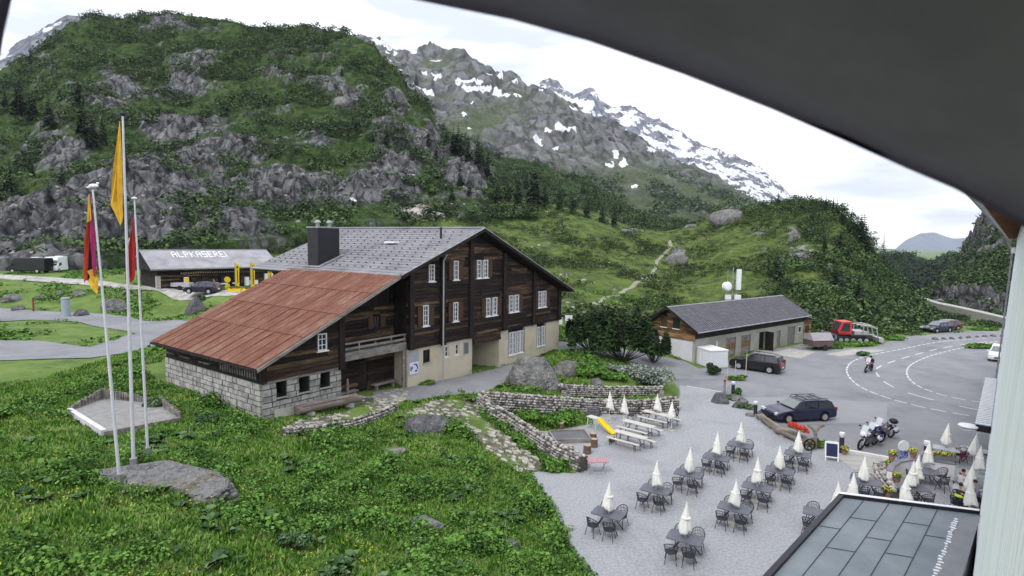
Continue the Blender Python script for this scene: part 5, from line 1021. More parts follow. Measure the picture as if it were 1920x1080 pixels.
def leaves(C, R, n, size, up=.3, aspect=1.0, shell=.55, droop=0):
    """C (m,3) centres, R (m,3) radii, n leaves each -> quads"""
    m = len(C); d = RS.normal(size=(m, n, 3)); d /= np.linalg.norm(d, axis=2)[:, :, None]; d[:, :, 2] = np.where(d[:, :, 2] < -.25, -d[:, :, 2], d[:, :, 2])
    rad = (shell+(1-shell)*RS.rand(m, n))[:, :, None]; p = C[:, None]+d*rad*R[:, None]
    nrm = d+RS.normal(size=d.shape)*.6; nrm[:, :, 2] += up; nrm /= np.linalg.norm(nrm, axis=2)[:, :, None]
    t = np.cross(nrm, RS.normal(size=d.shape)); t /= np.linalg.norm(t, axis=2)[:, :, None]; b = np.cross(nrm, t)
    s = (size[:, None] if np.ndim(size) else size)*RS.uniform(.6, 1.3, (m, n)); s = s[:, :, None]
    v = np.stack([p-t*s*.5*aspect, p+b*s*.45-t*s*.05, p+t*s*.5*aspect, p-b*s*.45+t*s*.08], 2).reshape(-1, 3)
    return v, np.arange(len(v)).reshape(-1, 4)
# footprint to keep clear
def uvw(x, y): dx, dy = x-CB[0], y-CB[1]; c, s = math.cos(CRZ), math.sin(CRZ); return dx*c+dy*s, -dx*s+dy*c
def clear(x, y, m=0.0):
    ok = ~inpoly(x, y, LOTW)
    for p in PAVED: ok &= ~inpoly(x, y, p)
    u, v = uvw(x, y); ok &= ~((u > -10.7) & (u < 19.4) & (v > -.3) & (v < 17))
    sp = [tuple(q[:2]) for q in (A0, A1, A2, A3, A4)]; ok &= ~inpoly(x, y, sp)
    dx, dy = x-mo.location[0], y-mo.location[1]; ok &= ~(((dx/2.5)**2+(dy/1.05)**2) < 1)
    return ok
def scatter(n, box, mind=0, maxd=60, dens=None, infront=True):
    x = RS.uniform(box[0], box[1], n); y = RS.uniform(box[2], box[3], n); k = clear(x, y)
    px_ = 960+CF*x/np.maximum(y, 1); k &= (px_ > -120) & (px_ < 2050) & (y > 8)
    if dens is not None: k &= RS.rand(n) < dens(x, y)
    x, y = x[k], y[k]; return x, y, gz(x, y)
def relief(x, y, z):   # the soil sheet's own small bumps
    d = polydist(x, y, LOTW); pv = np.zeros(len(x))
    for p in PAVED: pv = np.maximum(pv, 1-sm(0, 1.2, polydist(x, y, p)))
    return z+fbm(np.c_[x*.35, y*.35, x*0], 4)*.35*sm(0, 3, d)*(1-pv)
# grass
x, y, z = scatter(420000, (-30, 6, 13, 58), dens=lambda x, y: np.clip(1.3-y/60, .25, 1)); z = relief(x, y, z); n = len(x)
h = RS.uniform(.07, .2, n)*(1+.9*np.clip(fbm(np.c_[x*.6, y*.6, x*0+4], 3), -.5, 1)); a = RS.uniform(0, 6.28, n); w = RS.uniform(.02, .05, n)*(1+y/40); lx, ly = RS.normal(0, .06, n), RS.normal(0, .06, n)
v = np.stack([np.c_[x-w*np.cos(a), y-w*np.sin(a), z-.02], np.c_[x+w*np.cos(a), y+w*np.sin(a), z-.02], np.c_[x+lx, y+ly, z+h]], 1).reshape(-1, 3)
tag(bigmesh('grass', v, np.arange(len(v)).reshape(-1, 3), F_grass), 'green meadow grass on the slope in front of the chalet', 'grass', kind='stuff')
# leafy cover in drifts
dn_ = lambda x, y: np.clip(fbm(np.c_[x*.22, y*.22, x*0+9], 4)*5.5+.25-np.clip((y-34)/14, 0, 1)*.9+.5*np.exp(-((x+2)/7)**2-((y-21)/6)**2), 0, 1)
x, y, z = scatter(60000, (-26, 6, 13, 52), dens=dn_); z = relief(x, y, z); n = len(x); R = RS.uniform(.07, .24, n)*(1+1.1*np.clip(fbm(np.c_[x*.8, y*.8, x*0+31], 2)*2, -.5, 1))
v, f = leaves(np.c_[x, y, z+.06+R*.5], np.c_[R, R, R*1.1], 14, R*RS.uniform(.3, .5, n), up=.7)
tag(bigmesh('leafy_ground_cover', v, f, F_near), 'bright green leafy ground cover in drifts over the meadow', 'ground cover', kind='stuff')
# dock rosettes
def rosettes(x, y, z, L, nl, name, mat, lab):
    V = []
    m = len(x); ang = RS.uniform(0, 6.28, (m, nl)); el = RS.uniform(.25, 1.1, (m, nl)); l = (L*RS.uniform(.6, 1.2, (m, nl))); w = l*.32
    dx, dy = np.cos(ang), np.sin(ang); bx, by, bz = [np.repeat(q[:, None], nl, 1) for q in (x, y, z)]
    mid = np.stack([bx+dx*l*.55*np.cos(el), by+dy*l*.55*np.cos(el), bz+l*.55*np.sin(el)], -1); tip = np.stack([bx+dx*l*(.55*np.cos(el)+.4), by+dy*l*(.55*np.cos(el)+.4), bz+l*.5*np.sin(el)], -1); root = np.stack([bx, by, bz], -1); sd = np.stack([-dy*w, dx*w, bx*0], -1)
    v = np.stack([root, mid-sd, tip, mid+sd], 2).reshape(-1, 3); return tag(bigmesh(name, v, np.arange(len(v)).reshape(-1, 4), mat), lab[0], lab[1], kind='stuff')
x, y, z = scatter(9000, (-28, 5, 14, 52), dens=lambda x, y: np.clip(fbm(np.c_[x*.3, y*.3, x*0+2], 3)*2.5-.1, 0, 1)*.6); z = relief(x, y, z)
rosettes(x, y, z, .4, 9, 'dock_plants', F_dock, ('dark green broad leaved dock plants dotted over the meadow', 'wild plants'))
x, y, z = scatter(5000, (-26, 5, 13, 36), dens=lambda x, y: np.clip(fbm(np.c_[x*.25, y*.25, x*0+22], 3)*4-.5+.5*(y < 19), 0, 1)); z = relief(x, y, z); n = len(x)
v, f = leaves(np.c_[x, y, z+.22], np.full((n, 3), .05), 2, np.full(n, .04), up=1); tag(bigmesh('wild_flowers', v, f, M('buttercup', [(.6, .5, .02)], .7)), 'small yellow wild flowers in the lower meadow', 'flowers', kind='stuff')
# roadside and far meadow tufts (left banks, verges on the right)
x, y, z = scatter(60000, (-75, 60, 46, 98), dens=lambda x, y: np.clip(fbm(np.c_[x*.15, y*.15, x*0+5], 4)*3+.2, 0, 1)); z = relief(x, y, z); n = len(x); R = RS.uniform(.12, .4, n)
v, f = leaves(np.c_[x, y, z+R*.3], np.c_[R, R, R*.7], 6, RS.uniform(.15, .3, n), up=.8); tag(bigmesh('verge_herbs', v, f, F_near), 'tufts of herbs on the road banks and verges', 'ground cover', kind='stuff')
# hillside scrub
def scrub(hn, n, wf, r0, r1, q_, lf, mat, name, lab, flat=.8):
    h = [k for k in HV if k['name'] == hn][0]; w = wf(h); w = w/w.sum(); i = RS.choice(len(w), n, p=w); d = h['k'][i]; c = h['q'][i]+RS.normal(0, 1.2, (n, 3))*np.array([1, 1, .0]); r = RS.uniform(r0, r1, n)*(RS.rand(n)**1.5*1.2+.5)
    v, f = leaves(c+np.c_[r*0, r*0, r*.3], np.c_[r, r, r*flat], q_, r*lf, up=.35); return tag(bigmesh(name, v, f, mat), lab, 'shrubs', kind='stuff')
def wh(h):
    nz_ = fbm(h['q']*.07+7, 4); return np.clip(.38+nz_*4.2-h['rock']*1.9+.35*sm(250, 80, h['y']), .012, 1.5)*(h['k'])**.7
scrub('hill', 17000, wh, .6, 1.7, 30, .33, F_hill, 'hillside_scrub', 'dense green alder scrub on the steep left hillside')
scrub('hill_shoulder', 5500, lambda h: np.clip(.4+fbm(h['q']*.04, 3)*3, .02, 1), 1.0, 2.6, 34, .3, F_hill, 'shoulder_scrub', 'green scrub on the shoulder behind the chalet gable')
scrub('meadow_hill', 9000, lambda h: np.clip(.2+fbm(h['q']*.09+3, 4)*2.6, .0, 1)*np.clip(1-h['rock']*2, 0, 1)*(1-sm(1430, 1500, h['x']))*(1-pathf(h['x'], h['y'], 5))+1e-6, .3, .9, 26, .34, F_mead, 'heath_shrubs', 'low dark alpine rose heath on the meadow hill', .55)
scrub('meadow_hill', 5200, lambda h: (sm(1400, 1540, h['x'])*np.clip(.35+fbm(h['q']*.12, 3)*3.2-h['rock']*2, .02, 1)+.5*sm(1290, 1340, h['x'])*sm(425, 405, h['y']))+1e-6, .5, 1.4, 56, .23, F_hill, 'knoll_scrub', 'dense scrub covering the wooded knoll above the snow groomer')
scrub('cliff_mountain', 5000, lambda h: np.clip(.35-h['rock']+fbm(h['q']*.05, 3)*1.5, .02, 1), .8, 2.2, 30, .3, F_hill, 'cliff_scrub', 'scrub between the rocks of the right hand cliff')
scrub('valley_forest', 2600, lambda h: np.ones(len(h['x'])), 1.5, 4, 26, .34, F_fir, 'valley_wood', 'dark wood filling the far valley notch')
scrub('mountain', 3000, lambda h: sm(300, 400, h['y'])*np.clip(.2+fbm(h['q']*.012, 4)*3, 0, 1)+1e-6, 3, 9, 18, .36, F_hill, 'mountain_foot_wood', 'dark dwarf pine on the foot of the grey mountain')
# conifers, each a tree of its own
def conifer(name, H, r, seed):
    rs = np.random.RandomState(seed); e = bpy.data.objects.new(name, None); COL.objects.link(e); V = []; F = []; L = 17
    for k in range(L):
        t = k/(L-1); z = H*(.1+.88*t); rr = r*(1-t)**.8*rs.uniform(.8, 1.1)+.06; nb_ = 11 if t < .7 else 7
        for j in range(nb_):
            a = 2*PI*(j+rs.rand())/nb_; l = rr*rs.uniform(.65, 1.15); dz = -l*rs.uniform(.15, .5); c, s = math.cos(a), math.sin(a); w = l*.28+.05; o = len(V)
            V += [(0, 0, z+.1*H/L), (c*l*.6-s*w, s*l*.6+c*w, z+dz*.35), (c*l, s*l, z+dz), (c*l*.6+s*w, s*l*.6-c*w, z+dz*.45)]; F.append((o, o+1, o+2, o+3))
    o = len(V); V += [(.05, 0, H*.93), (-.05, .04, H*.93), (0, 0, H*1.03)]; F.append((o, o+1, o+2))
    c = MB(); c.v = V; c.f = F; c.m = [0]*len(F); c.build('crown', F_fir, e); MB().cyl((0, 0, -1.2), (0, 0, H*.9), .035*r+.1, .03, 6).build('trunk', M('bark', [(.04, .03, .025), (.1, .08, .07)], .9, 4), e); return e
protos = [conifer('conifer', 8, 1.9, k) for k in range(4)]; used_ = [False]*4
ORD = ['first', 'second', 'third', 'fourth', 'fifth', 'sixth', 'seventh', 'eighth', 'ninth', 'tenth', 'eleventh', 'twelfth', 'thirteenth', 'fourteenth', 'fifteenth', 'sixteenth', 'seventeenth', 'eighteenth', 'nineteenth', 'twentieth']; ORD += ['twenty '+o_ for o_ in ORD[:9]]
zones = [('dark conifers at the left edge of the hillside', [(8, 200, 30), (36, 215, 62), (62, 225, 48), (92, 240, 55), (112, 185, 22), (150, 195, 44), (160, 255, 60), (178, 280, 60), (196, 270, 46), (55, 120, 26), (240, 320, 30), (120, 350, 40), (60, 330, 46), (20, 360, 50), (95, 380, 40)]),
         ('dark conifers on the right flank of the big hill', [(778, 160, 22), (850, 285, 44), (862, 290, 50), (876, 300, 38), (893, 310, 50), (905, 318, 44), (915, 330, 40), (836, 270, 26), (805, 275, 32), (820, 300, 30), (728, 275, 34), (862, 350, 42), (845, 375, 34), (880, 365, 30), (700, 262, 20), (640, 140, 14), (370, 260, 20), (300, 285, 22)]),
         ('dark conifers in the dip behind the chalet', [(936, 378, 40), (955, 375, 34), (972, 378, 48), (1003, 380, 66), (1022, 384, 40), (990, 350, 28), (1050, 392, 46), (1075, 398, 36), (1100, 405, 40), (1130, 415, 34), (1150, 420, 40), (1095, 362, 26), (1120, 380, 30), (1165, 402, 26), (1210, 420, 26), (925, 360, 34)]),
         ('dark conifers on the crest of the wooded knoll', [(1444, 388, 24), (1458, 382, 20), (1480, 378, 14), (1540, 385, 18), (1562, 398, 26), (1582, 420, 36), (1597, 438, 44), (1608, 445, 38), (1620, 470, 62), (1630, 490, 46), (1645, 520, 40), (1575, 470, 44), (1590, 490, 40), (1452, 524, 52), (1565, 540, 50), (1610, 560, 46), (1680, 580, 36), (1700, 590, 30), (1602, 440, 30), (1614, 455, 50), (1625, 478, 44), (1638, 500, 46), (1570, 402, 26), (1550, 390, 20), (1545, 470, 34), (1520, 420, 24)]),
         ('spruces at the right end of the valley', [(1657, 498, 50), (1668, 505, 20), (1796, 492, 16), (1808, 470, 14), (1745, 500, 16), (1826, 442, 12), (1640, 470, 22), (1730, 505, 18), (1716, 495, 14), (1842, 416, 12)])]
for lab, pts in zones:
    pts = sorted(pts)
    for i, (x, y, hp) in enumerate(pts):
        q = hit(x, y); k = (q-CC)@FW/CF; H = hp*k; j = (i*7+len(lab)) % 4; lb = '%s, %s from the left' % (lab.replace('conifers', 'conifer').replace('spruces', 'dark spruce'), ORD[i])
        q = q+np.array([0, 0, -.3*k])
        if not used_[j]: used_[j] = True; c = protos[j]; c.location = tuple(q); tag(c, lb, 'tree', lab)
        else: c = dup(protos[j], q, RS.uniform(0, 6), lb, 'tree', lab)
        H *= 1.25; wv = random.uniform(.7, 1.0); c.scale = (H/8*wv, H/8*wv, H/8); c.rotation_euler = (0, 0, random.uniform(0, 6))
# shrubs near the chalet and garage
def shrub(name, x, y, w, h, label, mat, n=900, leaf=.12, asp=1.6, up=.4, dep=.8, lobes=6, z=None, cat='shrub', tall=False):
    b = PG(x, y) if z is None else P(x, y, z); k = (b-CC)@FW/CF; rx = w*k/2; rz = h*k; e = E(name, (b[0], b[1]+rx*dep*.5, b[2]), label, cat)
    c = np.c_[RS.uniform(-.6, .6, lobes)*rx, RS.uniform(-.5, .5, lobes)*rx*dep, RS.uniform(.2, .55, lobes)*rz]; R = np.c_[RS.uniform(.4, .6, lobes)*rx, RS.uniform(.4, .6, lobes)*rx*dep, RS.uniform(.35, .5, lobes)*rz]
    if tall: c = np.c_[RS.uniform(-.85, .85, lobes)*rx, RS.uniform(-.7, .7, lobes)*rx*dep, np.zeros(lobes)]; hh = rz*RS.uniform(.3, .6, lobes)*(1.15-.5*np.abs(c[:, 0])/rx); c[:, 2] = hh*.95; R = np.c_[rx*RS.uniform(.13, .2, lobes), rx*RS.uniform(.13, .2, lobes), hh]
    v, f = leaves(c, R, n//lobes, np.full(lobes, leaf), up, asp); bigmesh('foliage', v, f, mat, parent=e)
    mb = MB()
    for q in c: mb.cyl((0, 0, -.1), tuple(q), .05, .015, 5)
    mb.build('stems', M('bark', [(.04, .03, .025), (.1, .08, .07)]), e); return e
shrub('mountain_pine', 1108, 662, 96, 76, 'dark mountain pine bush nearest the chalet corner', F_pine, 8400, .2, 2.6, .9, lobes=28, tall=True)
shrub('mountain_pine', 1172, 684, 130, 104, 'biggest dark mountain pine bush between chalet and garage', F_pine, 12000, .2, 2.6, .9, lobes=36, tall=True)
shrub('mountain_pine', 1228, 684, 62, 66, 'dark mountain pine bush directly in front of the garage gable', F_pine, 4800, .2, 2.6, .9, lobes=16, tall=True)
shrub('mountain_pine', 1118, 634, 80, 46, 'mountain pine behind the others, beside the white signs', F_pine, 4400, .2, 2.6, .9, lobes=16, tall=True)
shrub('mountain_pine', 1248, 652, 24, 30, 'slim young pine at the garage gable corner', F_pine, 1000, .2, 2.6, .9, lobes=8, tall=True)
shrub('silver_shrub', 1222, 728, 92, 42, 'silver grey willow shrub at the end of the upper stone wall', F_silver, 4200, .13, 1.6, .7, lobes=16)
shrub('silver_shrub', 1160, 700, 40, 18, 'small greyish shrub left of the silver willow', F_silver, 900, .12, 1.6, .7, lobes=6)
shrub('round_bush', 1341, 704, 34, 24, 'dark green round bush at the corner of the white container', F_pine, 1300, .14, z=.0)
shrub('low_hedge', 1384, 714, 40, 10, 'low green hedge strip on the traffic island by the black car', F_near, 900, .14, z=.0, dep=.4)
shrub('garden_bush', 1040, 798, 110, 30, 'leafy green perennials filling the sunken bed between the stone walls', F_near, 5200, .16, lobes=22)
shrub('garden_bush', 985, 790, 70, 22, 'leafy green plants at the narrow left end of the sunken bed', F_near, 2600, .15, lobes=12)
shrub('garden_bush', 1105, 775, 44, 24, 'taller green plants against the wall above the slide', F_near, 1500, .15, lobes=8)
shrub('garden_bush', 1100, 708, 80, 26, 'fern like green plants on the bank right of the boulder', F_near, 2600, .17, lobes=14)
shrub('garden_bush', 1150, 716, 60, 18, 'yellowish green plants above the upper stone wall', F_near, 1700, .15, lobes=10)
shrub('garden_bush', 985, 736, 70, 16, 'green plants at the foot of the big boulder', F_near, 1700, .15, lobes=10)
shrub('garden_bush', 1195, 756, 80, 12, 'grassy plants between the two upper stone walls', F_near, 1700, .14, lobes=12)
shrub('garden_bush', 990, 846, 44, 20, 'green plants along the outer side of the diagonal wall, upper group', F_near, 1400, .14, lobes=8)
shrub('garden_bush', 1045, 885, 60, 22, 'green plants along the outer side of the diagonal wall, lower group', F_near, 1700, .14, lobes=10)
shrub('juniper_bush', 552, 1032, 58, 34, 'dark green conical juniper bush in the lower left meadow', F_dock, 2600, .07, lobes=8)
shrub('verge_bush', 1622, 668, 28, 10, 'flat scruffy bush on the concrete verge beside the road edge', F_dock, 700, .16, z=0)
shrub('road_bush', 376, 566, 14, 16, 'small bushy tree top at the road bank above the grey boulder', F_dock, 500, .2)
shrub('facade_bush', 803, 724, 50, 10, 'low green weeds at the foot of the plaster wall under the downpipe', F_near, 900, .1)
shrub('sandpit_bush', 285, 768, 44, 22, 'green weeds growing in the back right corner of the sandpit', F_dock, 1500, .12)
shrub('sandpit_bush', 385, 800, 40, 22, 'dark leafy clump in the meadow right of the sandpit', F_dock, 1200, .12)
for (x, y, w, h, l) in ((1600, 650, 90, 8, 'green grass verge in front of the red snow groomer'), (1855, 654, 90, 9, 'grass island beside the far bend of the road'), (1560, 654, 40, 6, 'grass strip beside the covered trailer'), (1670, 638, 60, 8, 'tall grass at the tip of the green verge'), (1850, 620, 60, 5, 'sparse green verge between the two roads')):
    shrub('verge_grass', x, y, w, h, l, F_near, 2200, .2, z=0, dep=.35, lobes=26, cat='grass verge')

# weeds creeping over the gravel edge, and scrub on the far bank
E_ = [P(x, y, 0)[:2] for x, y in ((1110, 1100), (1070, 1045), (1043, 985), (1010, 925), (985, 889))]; s_ = RS.rand(420)*4; i_ = s_.astype(int); t_ = (s_-i_)[:, None]; E_ = np.array(E_); q = E_[i_]*(1-t_)+E_[np.minimum(i_+1, 4)]*t_+RS.normal(0, .16, (420, 2))
R = RS.uniform(.06, .2, 420); v, f = leaves(np.c_[q, R*.5], np.c_[R, R, R], 14, R*.5, .5, 1.5); tag(bigmesh('edge_weeds', v, f, F_near), 'weeds creeping over the edge of the gravel', 'weeds', kind='stuff')
q = np.array([CWL[i]*(1-t)+GDL[i]*t for i, t in [(min(5, int(a)), b) for a, b in zip(RS.rand(900)*6, RS.rand(900))]])+RS.normal(0, 1.5, (900, 3))*np.array([1, 1, 0]); R = RS.uniform(.3, 1.1, 900)
v, f = leaves(q, np.c_[R, R, R*.7], 26, R*.32, .4); tag(bigmesh('bank_scrub', v, f, F_hill), 'scattered scrub on the bank below the far road', 'shrubs', kind='stuff')

# loose stones on the slopes
def stones(hn, n, wf, r0, r1, name, lab, mat):
    h = [k for k in HV if k['name'] == hn][0]; w = wf(h); w = w/w.sum(); i = RS.choice(len(w), n, p=w); V_, F_3 = ICO[1]; r = RS.uniform(r0, r1, (n, 1, 1))*RS.rand(n, 1, 1)**1.2+r0*.5
    v = (V_[None]*(1+RS.uniform(-.3, .3, (n, len(V_), 1))))*r*RS.uniform(.6, 1.3, (n, 1, 3))*np.array([1.2, 1.1, .75])+h['q'][i][:, None]; f = (np.array(F_3)[None]+np.arange(n)[:, None, None]*len(V_)).reshape(-1, 3)
    tag(bigmesh(name, v.reshape(-1, 3), f, mat), lab, 'stones', kind='stuff')
m_sc = M('scree_stone', [(.07, .07, .072), (.17, .17, .17), (.29, .285, .27)], .95, .7, 7, .6, 3, island=.5)
stones('meadow_hill', 900, lambda h: np.clip(.15+fbm(h['q']*.08+9, 3)*2+h['rock']*2, .01, 3)*(1-sm(1560, 1640, h['x'])), .15, .6, 'meadow_stones', 'loose pale stones dotted over the meadow hill', m_sc)
stones('meadow_hill', 900, lambda h: gauss(h['x'], h['y'], [(800, 388, 90, 12, 1), (730, 398, 60, 9, 1)])+1e-6, .4, 1.5, 'rubble_field', 'pale rubble field on the crest behind the chalet roof', M('pale_rubble', [(.14, .12, .11), (.27, .24, .22), (.38, .35, .33)], .95, .7, 5, island=.5))
stones('hill', 500, lambda h: np.clip(.05+h['rock']*.7, .01, 2), .2, .8, 'hillside_boulders', 'loose boulders on the steep left hillside', m_sc)
stones('cliff_mountain', 300, lambda h: np.clip(.1+h['rock'], .01, 2), .3, 1, 'cliff_boulders', 'loose boulders on the right hand cliff', m_sc)
# ================================================================== TERRACE FURNITURE
m_anth = M('anthracite_metal', [(.02, .02, .028), (.04, .04, .052)], .5, 8)
m_ttop = M('blue_grey_tabletop', [(.085, .09, .11), (.12, .125, .15)], .55, 3, 4)
m_cream = M('cream_canvas', [(.66, .65, .6), (.78, .77, .73)], .85, 4, 4, stretch=(3, 3, .6))
m_bench = M('pale_bench_boards', [(.4, .38, .34), (.56, .54, .5)], .75, 4, 4, stretch=(.4, 3, 1))
TR = math.radians(-31)
def tloc(l, r): l = l[:]; return l
def make_table(name='terrace_table', round_=False, L=1.36, Wt=.88, mat=m_ttop):
    e = bpy.data.objects.new(name, None); COL.objects.link(e)
    if round_: MB().lathe([(.6, .70), (.62, .72), (.62, .745), (.58, .75)], n=8).build('tabletop', mat, e)
    else:
        mb = MB(); r = .09; pts = []
        for cx, cy, a0 in ((L/2-r, Wt/2-r, 0), (-L/2+r, Wt/2-r, 90), (-L/2+r, -Wt/2+r, 180), (L/2-r, -Wt/2+r, 270)):
            for k in range(4): a = math.radians(a0+30*k); pts.append((cx+r*math.cos(a), cy+r*math.sin(a), .715))
        mb.prism(pts, (0, 0, .035)); mb.build('tabletop', mat, e)
    MB().b2((-L/2+.15, -.03, .66), (L/2-.15, .03, .71)).b2((-L/2+.2, -Wt/2+.12, .67), (-L/2+.24, Wt/2-.12, .71)).b2((L/2-.24, -Wt/2+.12, .67), (L/2-.2, Wt/2-.12, .71)).build('frame', m_anth, e)
    for sx in (-1, 1):
        for sy in (-1, 1): MB().cyl((sx*.12, sy*.06, .68), (sx*(L/2-.12), sy*(Wt/2-.1), 0), .022, n=6).build('leg', m_anth, e)
    return e
def make_chair(name='terrace_chair', mat=m_anth):      # round tub chair; the sitter looks along +x
    e = bpy.data.objects.new(name, None); COL.objects.link(e)
    MB().lathe([(.21, .42), (.235, .435), (.235, .455), (.2, .46)], n=14).build('seat', mat, e)
    mb = MB(); n = 15; top = []; bot = []
    for k in range(n): a = math.radians(75+210*k/(n-1)); h = .60+.27*math.sin(PI*k/(n-1))**1.0; r = .27+.03*(h-.6); top.append((r*math.cos(a), r*math.sin(a), h)); bot.append((.225*math.cos(a), .225*math.sin(a), .45))
    mb.tube(top, .017, 5)
    for k in range(0, n): mb.cyl(bot[k], top[k], .009, n=4, caps=False)
    for t in (.4, .7): mb.tube([tuple(bot[k][i]*(1-t)+top[k][i]*t for i in range(3)) for k in range(n)], .009, 4)
    mb.build('backrest', mat, e)
    for sx, sy in ((1, 1), (1, -1), (-1, 1), (-1, -1)): MB().cyl((sx*.16, sy*.16, .44), (sx*.24, sy*.23, 0), .014, n=5).build('leg', mat, e)
    return e
def make_umb(name='closed_parasol', H=2.08, foot=True, seed=0):
    e = bpy.data.objects.new(name, None); COL.objects.link(e)
    MB().cyl((0, 0, 0), (0, 0, H), .02, n=8).build('pole', m_frame, e)
    c = MB().lathe([(.25, H-1.14), (.26, H-1.06), (.225, H-.9), (.185, H-.72), (.15, H-.55), (.105, H-.38), (.07, H-.22), (.035, H-.08), (.012, H+.03)], n=22); V_ = np.array(c.v); k_ = seed*5.3
    a_ = np.arctan2(V_[:, 1], V_[:, 0]); r_ = 1+.13*np.sin(a_*7+k_)+.22*pn(np.c_[np.cos(a_)*2.2+k_, np.sin(a_)*2.2, V_[:, 2]*2.6]); V_[:, :2] *= r_[:, None]; V_[:, 0] += .05*np.sin((H-V_[:, 2])*2.2+k_)*(H-V_[:, 2]); V_[:, 2] += .07*np.sin(a_*2+k_)*(V_[:, 2] < H-1.0)
    c.v = [tuple(q) for q in V_]; c.build('canopy', m_cream, e, True); MB().lathe([(.135, H-.62), (.185, H-.6), (.185, H-.56), (.135, H-.54)], n=14).build('strap', m_cream, e)
    MB().lathe([(.02, H-.0), (.025, H+.03), (.012, H+.06)], n=8).build('finial', m_frame, e)
    if foot: MB().lathe([(.24, 0), (.24, .05), (.06, .08), (.05, .2)], n=16).build('base', m_conc, e)
    return e
PT, PC, PU = [make_table()], [make_chair()], [make_umb(seed=k_) for k_ in range(4)]; UN = [0]; first = {id(PT): 1, id(PC): 1, id(PU): 1}
def put(pool, loc, rz, label, cat, group, tilt=None):
    if pool is PU:
        k = UN[0]; UN[0] += 1
        if k < 4: o = pool[k]; o.location = tuple(map(float, loc)); o.rotation_euler = (0, 0, rz); tag(o, label, cat, group)
        else: o = dup(pool[random.randrange(4)], loc, rz, label, cat, group, scale=(1, 1, random.uniform(.95, 1.05)))
    elif first.get(id(pool)): first[id(pool)] = 0; o = pool[0]; o.location = tuple(map(float, loc)); o.rotation_euler = (0, 0, rz); tag(o, label, cat, group)
    else: o = dup(pool[0], loc, rz, label, cat, group)
    if tilt: o.rotation_euler = (tilt[0], tilt[1], rz)
    return o
rowA = [(1141, 962), (1229.5, 918), (1291, 888), (1343, 857), (1387, 834)]; rowB = [(1285, 1008), (1377, 952), (1420, 913), (1462, 882), (1496, 851)]
RN = {'A': 'left gravel row', 'B': 'right gravel row'}; POSN = ['nearest', 'second', 'third', 'fourth', 'farthest']
CP_ = ['at front left', 'at front right', 'at rear left', 'at rear right']
def set4(px_, nm, rz=TR, cols=(0, 1, 2, 3), jitter=.06, umb=(0, 0), umbz=True, table=True, tlab='grey terrace table: %s', chl='wire chair %s of the %s', ulab='closed cream parasol through the %s'):
    c = P(px_[0], px_[1], .735); x0, y0 = c[0], c[1]; cs, sn = math.cos(rz), math.sin(rz)
    if table: put(PT, (x0, y0, .0), rz, tlab % nm, 'table', 'grey terrace tables')
    for k in cols:
        lx, ly = ((-.34, -.62), (.36, -.6), (-.3, .62), (.38, .58))[k]; lx += random.uniform(-jitter, jitter); ly += random.uniform(-jitter, jitter)*(1.5 if k < 2 else 1)-(.12 if k < 2 else 0)
        put(PC, (x0+lx*cs-ly*sn, y0+lx*sn+ly*cs, 0), rz+(PI/2 if k < 2 else -PI/2)+random.uniform(-.3, .3), chl % (CP_[k], nm), 'chair', 'dark wire chairs around the terrace tables')
    if umb is not None: put(PU, (x0+umb[0], y0+umb[1], 0), random.uniform(0, 3), ulab % nm, 'parasol', 'closed cream parasols', (random.uniform(-.03, .03), random.uniform(-.02, .05)))
    return x0, y0
for rw, key in ((rowA, 'A'), (rowB, 'B')):
    for i, q in enumerate(rw): set4(q, '%s table, %s' % (POSN[i], RN[key]))
set4((1625, 904), 'table below the light paving', math.radians(-15), umb=(-.1, .05))
set4((1595, 944), 'table half hidden behind the flat roof edge', math.radians(-20), cols=(2, 3), umb=(.1, .05))
set4((1538, 962), 'table at the left side of the flat roof', math.radians(-30), cols=(0, 2), umb=(.9, .15))
set4((1711, 914), 'table in front of the octagonal one', math.radians(-10), cols=(0, 1))
put(PU, (*P(1701, 889, 2.1)[:2], 0), 0, 'closed cream parasol left of the octagonal table, nearest the flat roof', 'parasol', 'closed cream parasols')
q = P(1737, 883, .74); ot = make_table('octagonal_table', True); ot.location = (q[0], q[1], 0); tag(ot, 'grey octagonal table inside the white curved wall', 'table')
for k, (a, t) in enumerate(((3.3, 'left'), (.1, 'right'), (-1.2, 'near'))): put(PC, (q[0]+.85*math.cos(a), q[1]+.85*math.sin(a), 0), a+PI, 'dark wire chair on the %s side of the octagonal table' % t, 'chair', 'dark wire chairs around the terrace tables')
# wall-side tables with red wicker chairs
m_red = M('red_brown_wicker', [(.09, .015, .03), (.17, .03, .05)], .8, 12); m_lt = M('light_tabletop', [(.28, .3, .33), (.36, .38, .41)], .5, 3)
lt = make_table('light_table', False, 1.25, .85, m_lt); rc = make_chair('red_chair', m_red); lt_used = rc_used = False
def pl(o, used, loc, rz, lab, cat, grp):
    if not used: o.location = tuple(map(float, loc)); o.rotation_euler = (0, 0, rz); tag(o, lab, cat, grp); return o
    return dup(o, loc, rz, lab, cat, grp)
for i, (x, y, nm) in enumerate(((1774, 841, 'behind the flower box'), (1827, 843, 'nearest the canopy'), (1838, 890, 'between the wall parasols'))):
    q = P(x, y, .74); pl(lt, i > 0, (q[0], q[1], 0), HRZ-PI/2+.1, 'light grey table %s' % nm, 'table', 'light tables along the hotel')
    for j, (dx, dy, s_) in enumerate(((-.85, -.15, 'left'), (.8, -.1, 'right'))): pl(rc, i+j > 0, (q[0]+dx, q[1]+dy, 0), 0 if j == 0 else PI, 'red brown wicker chair %s of the light table %s' % (s_, nm), 'chair', 'red wicker chairs')
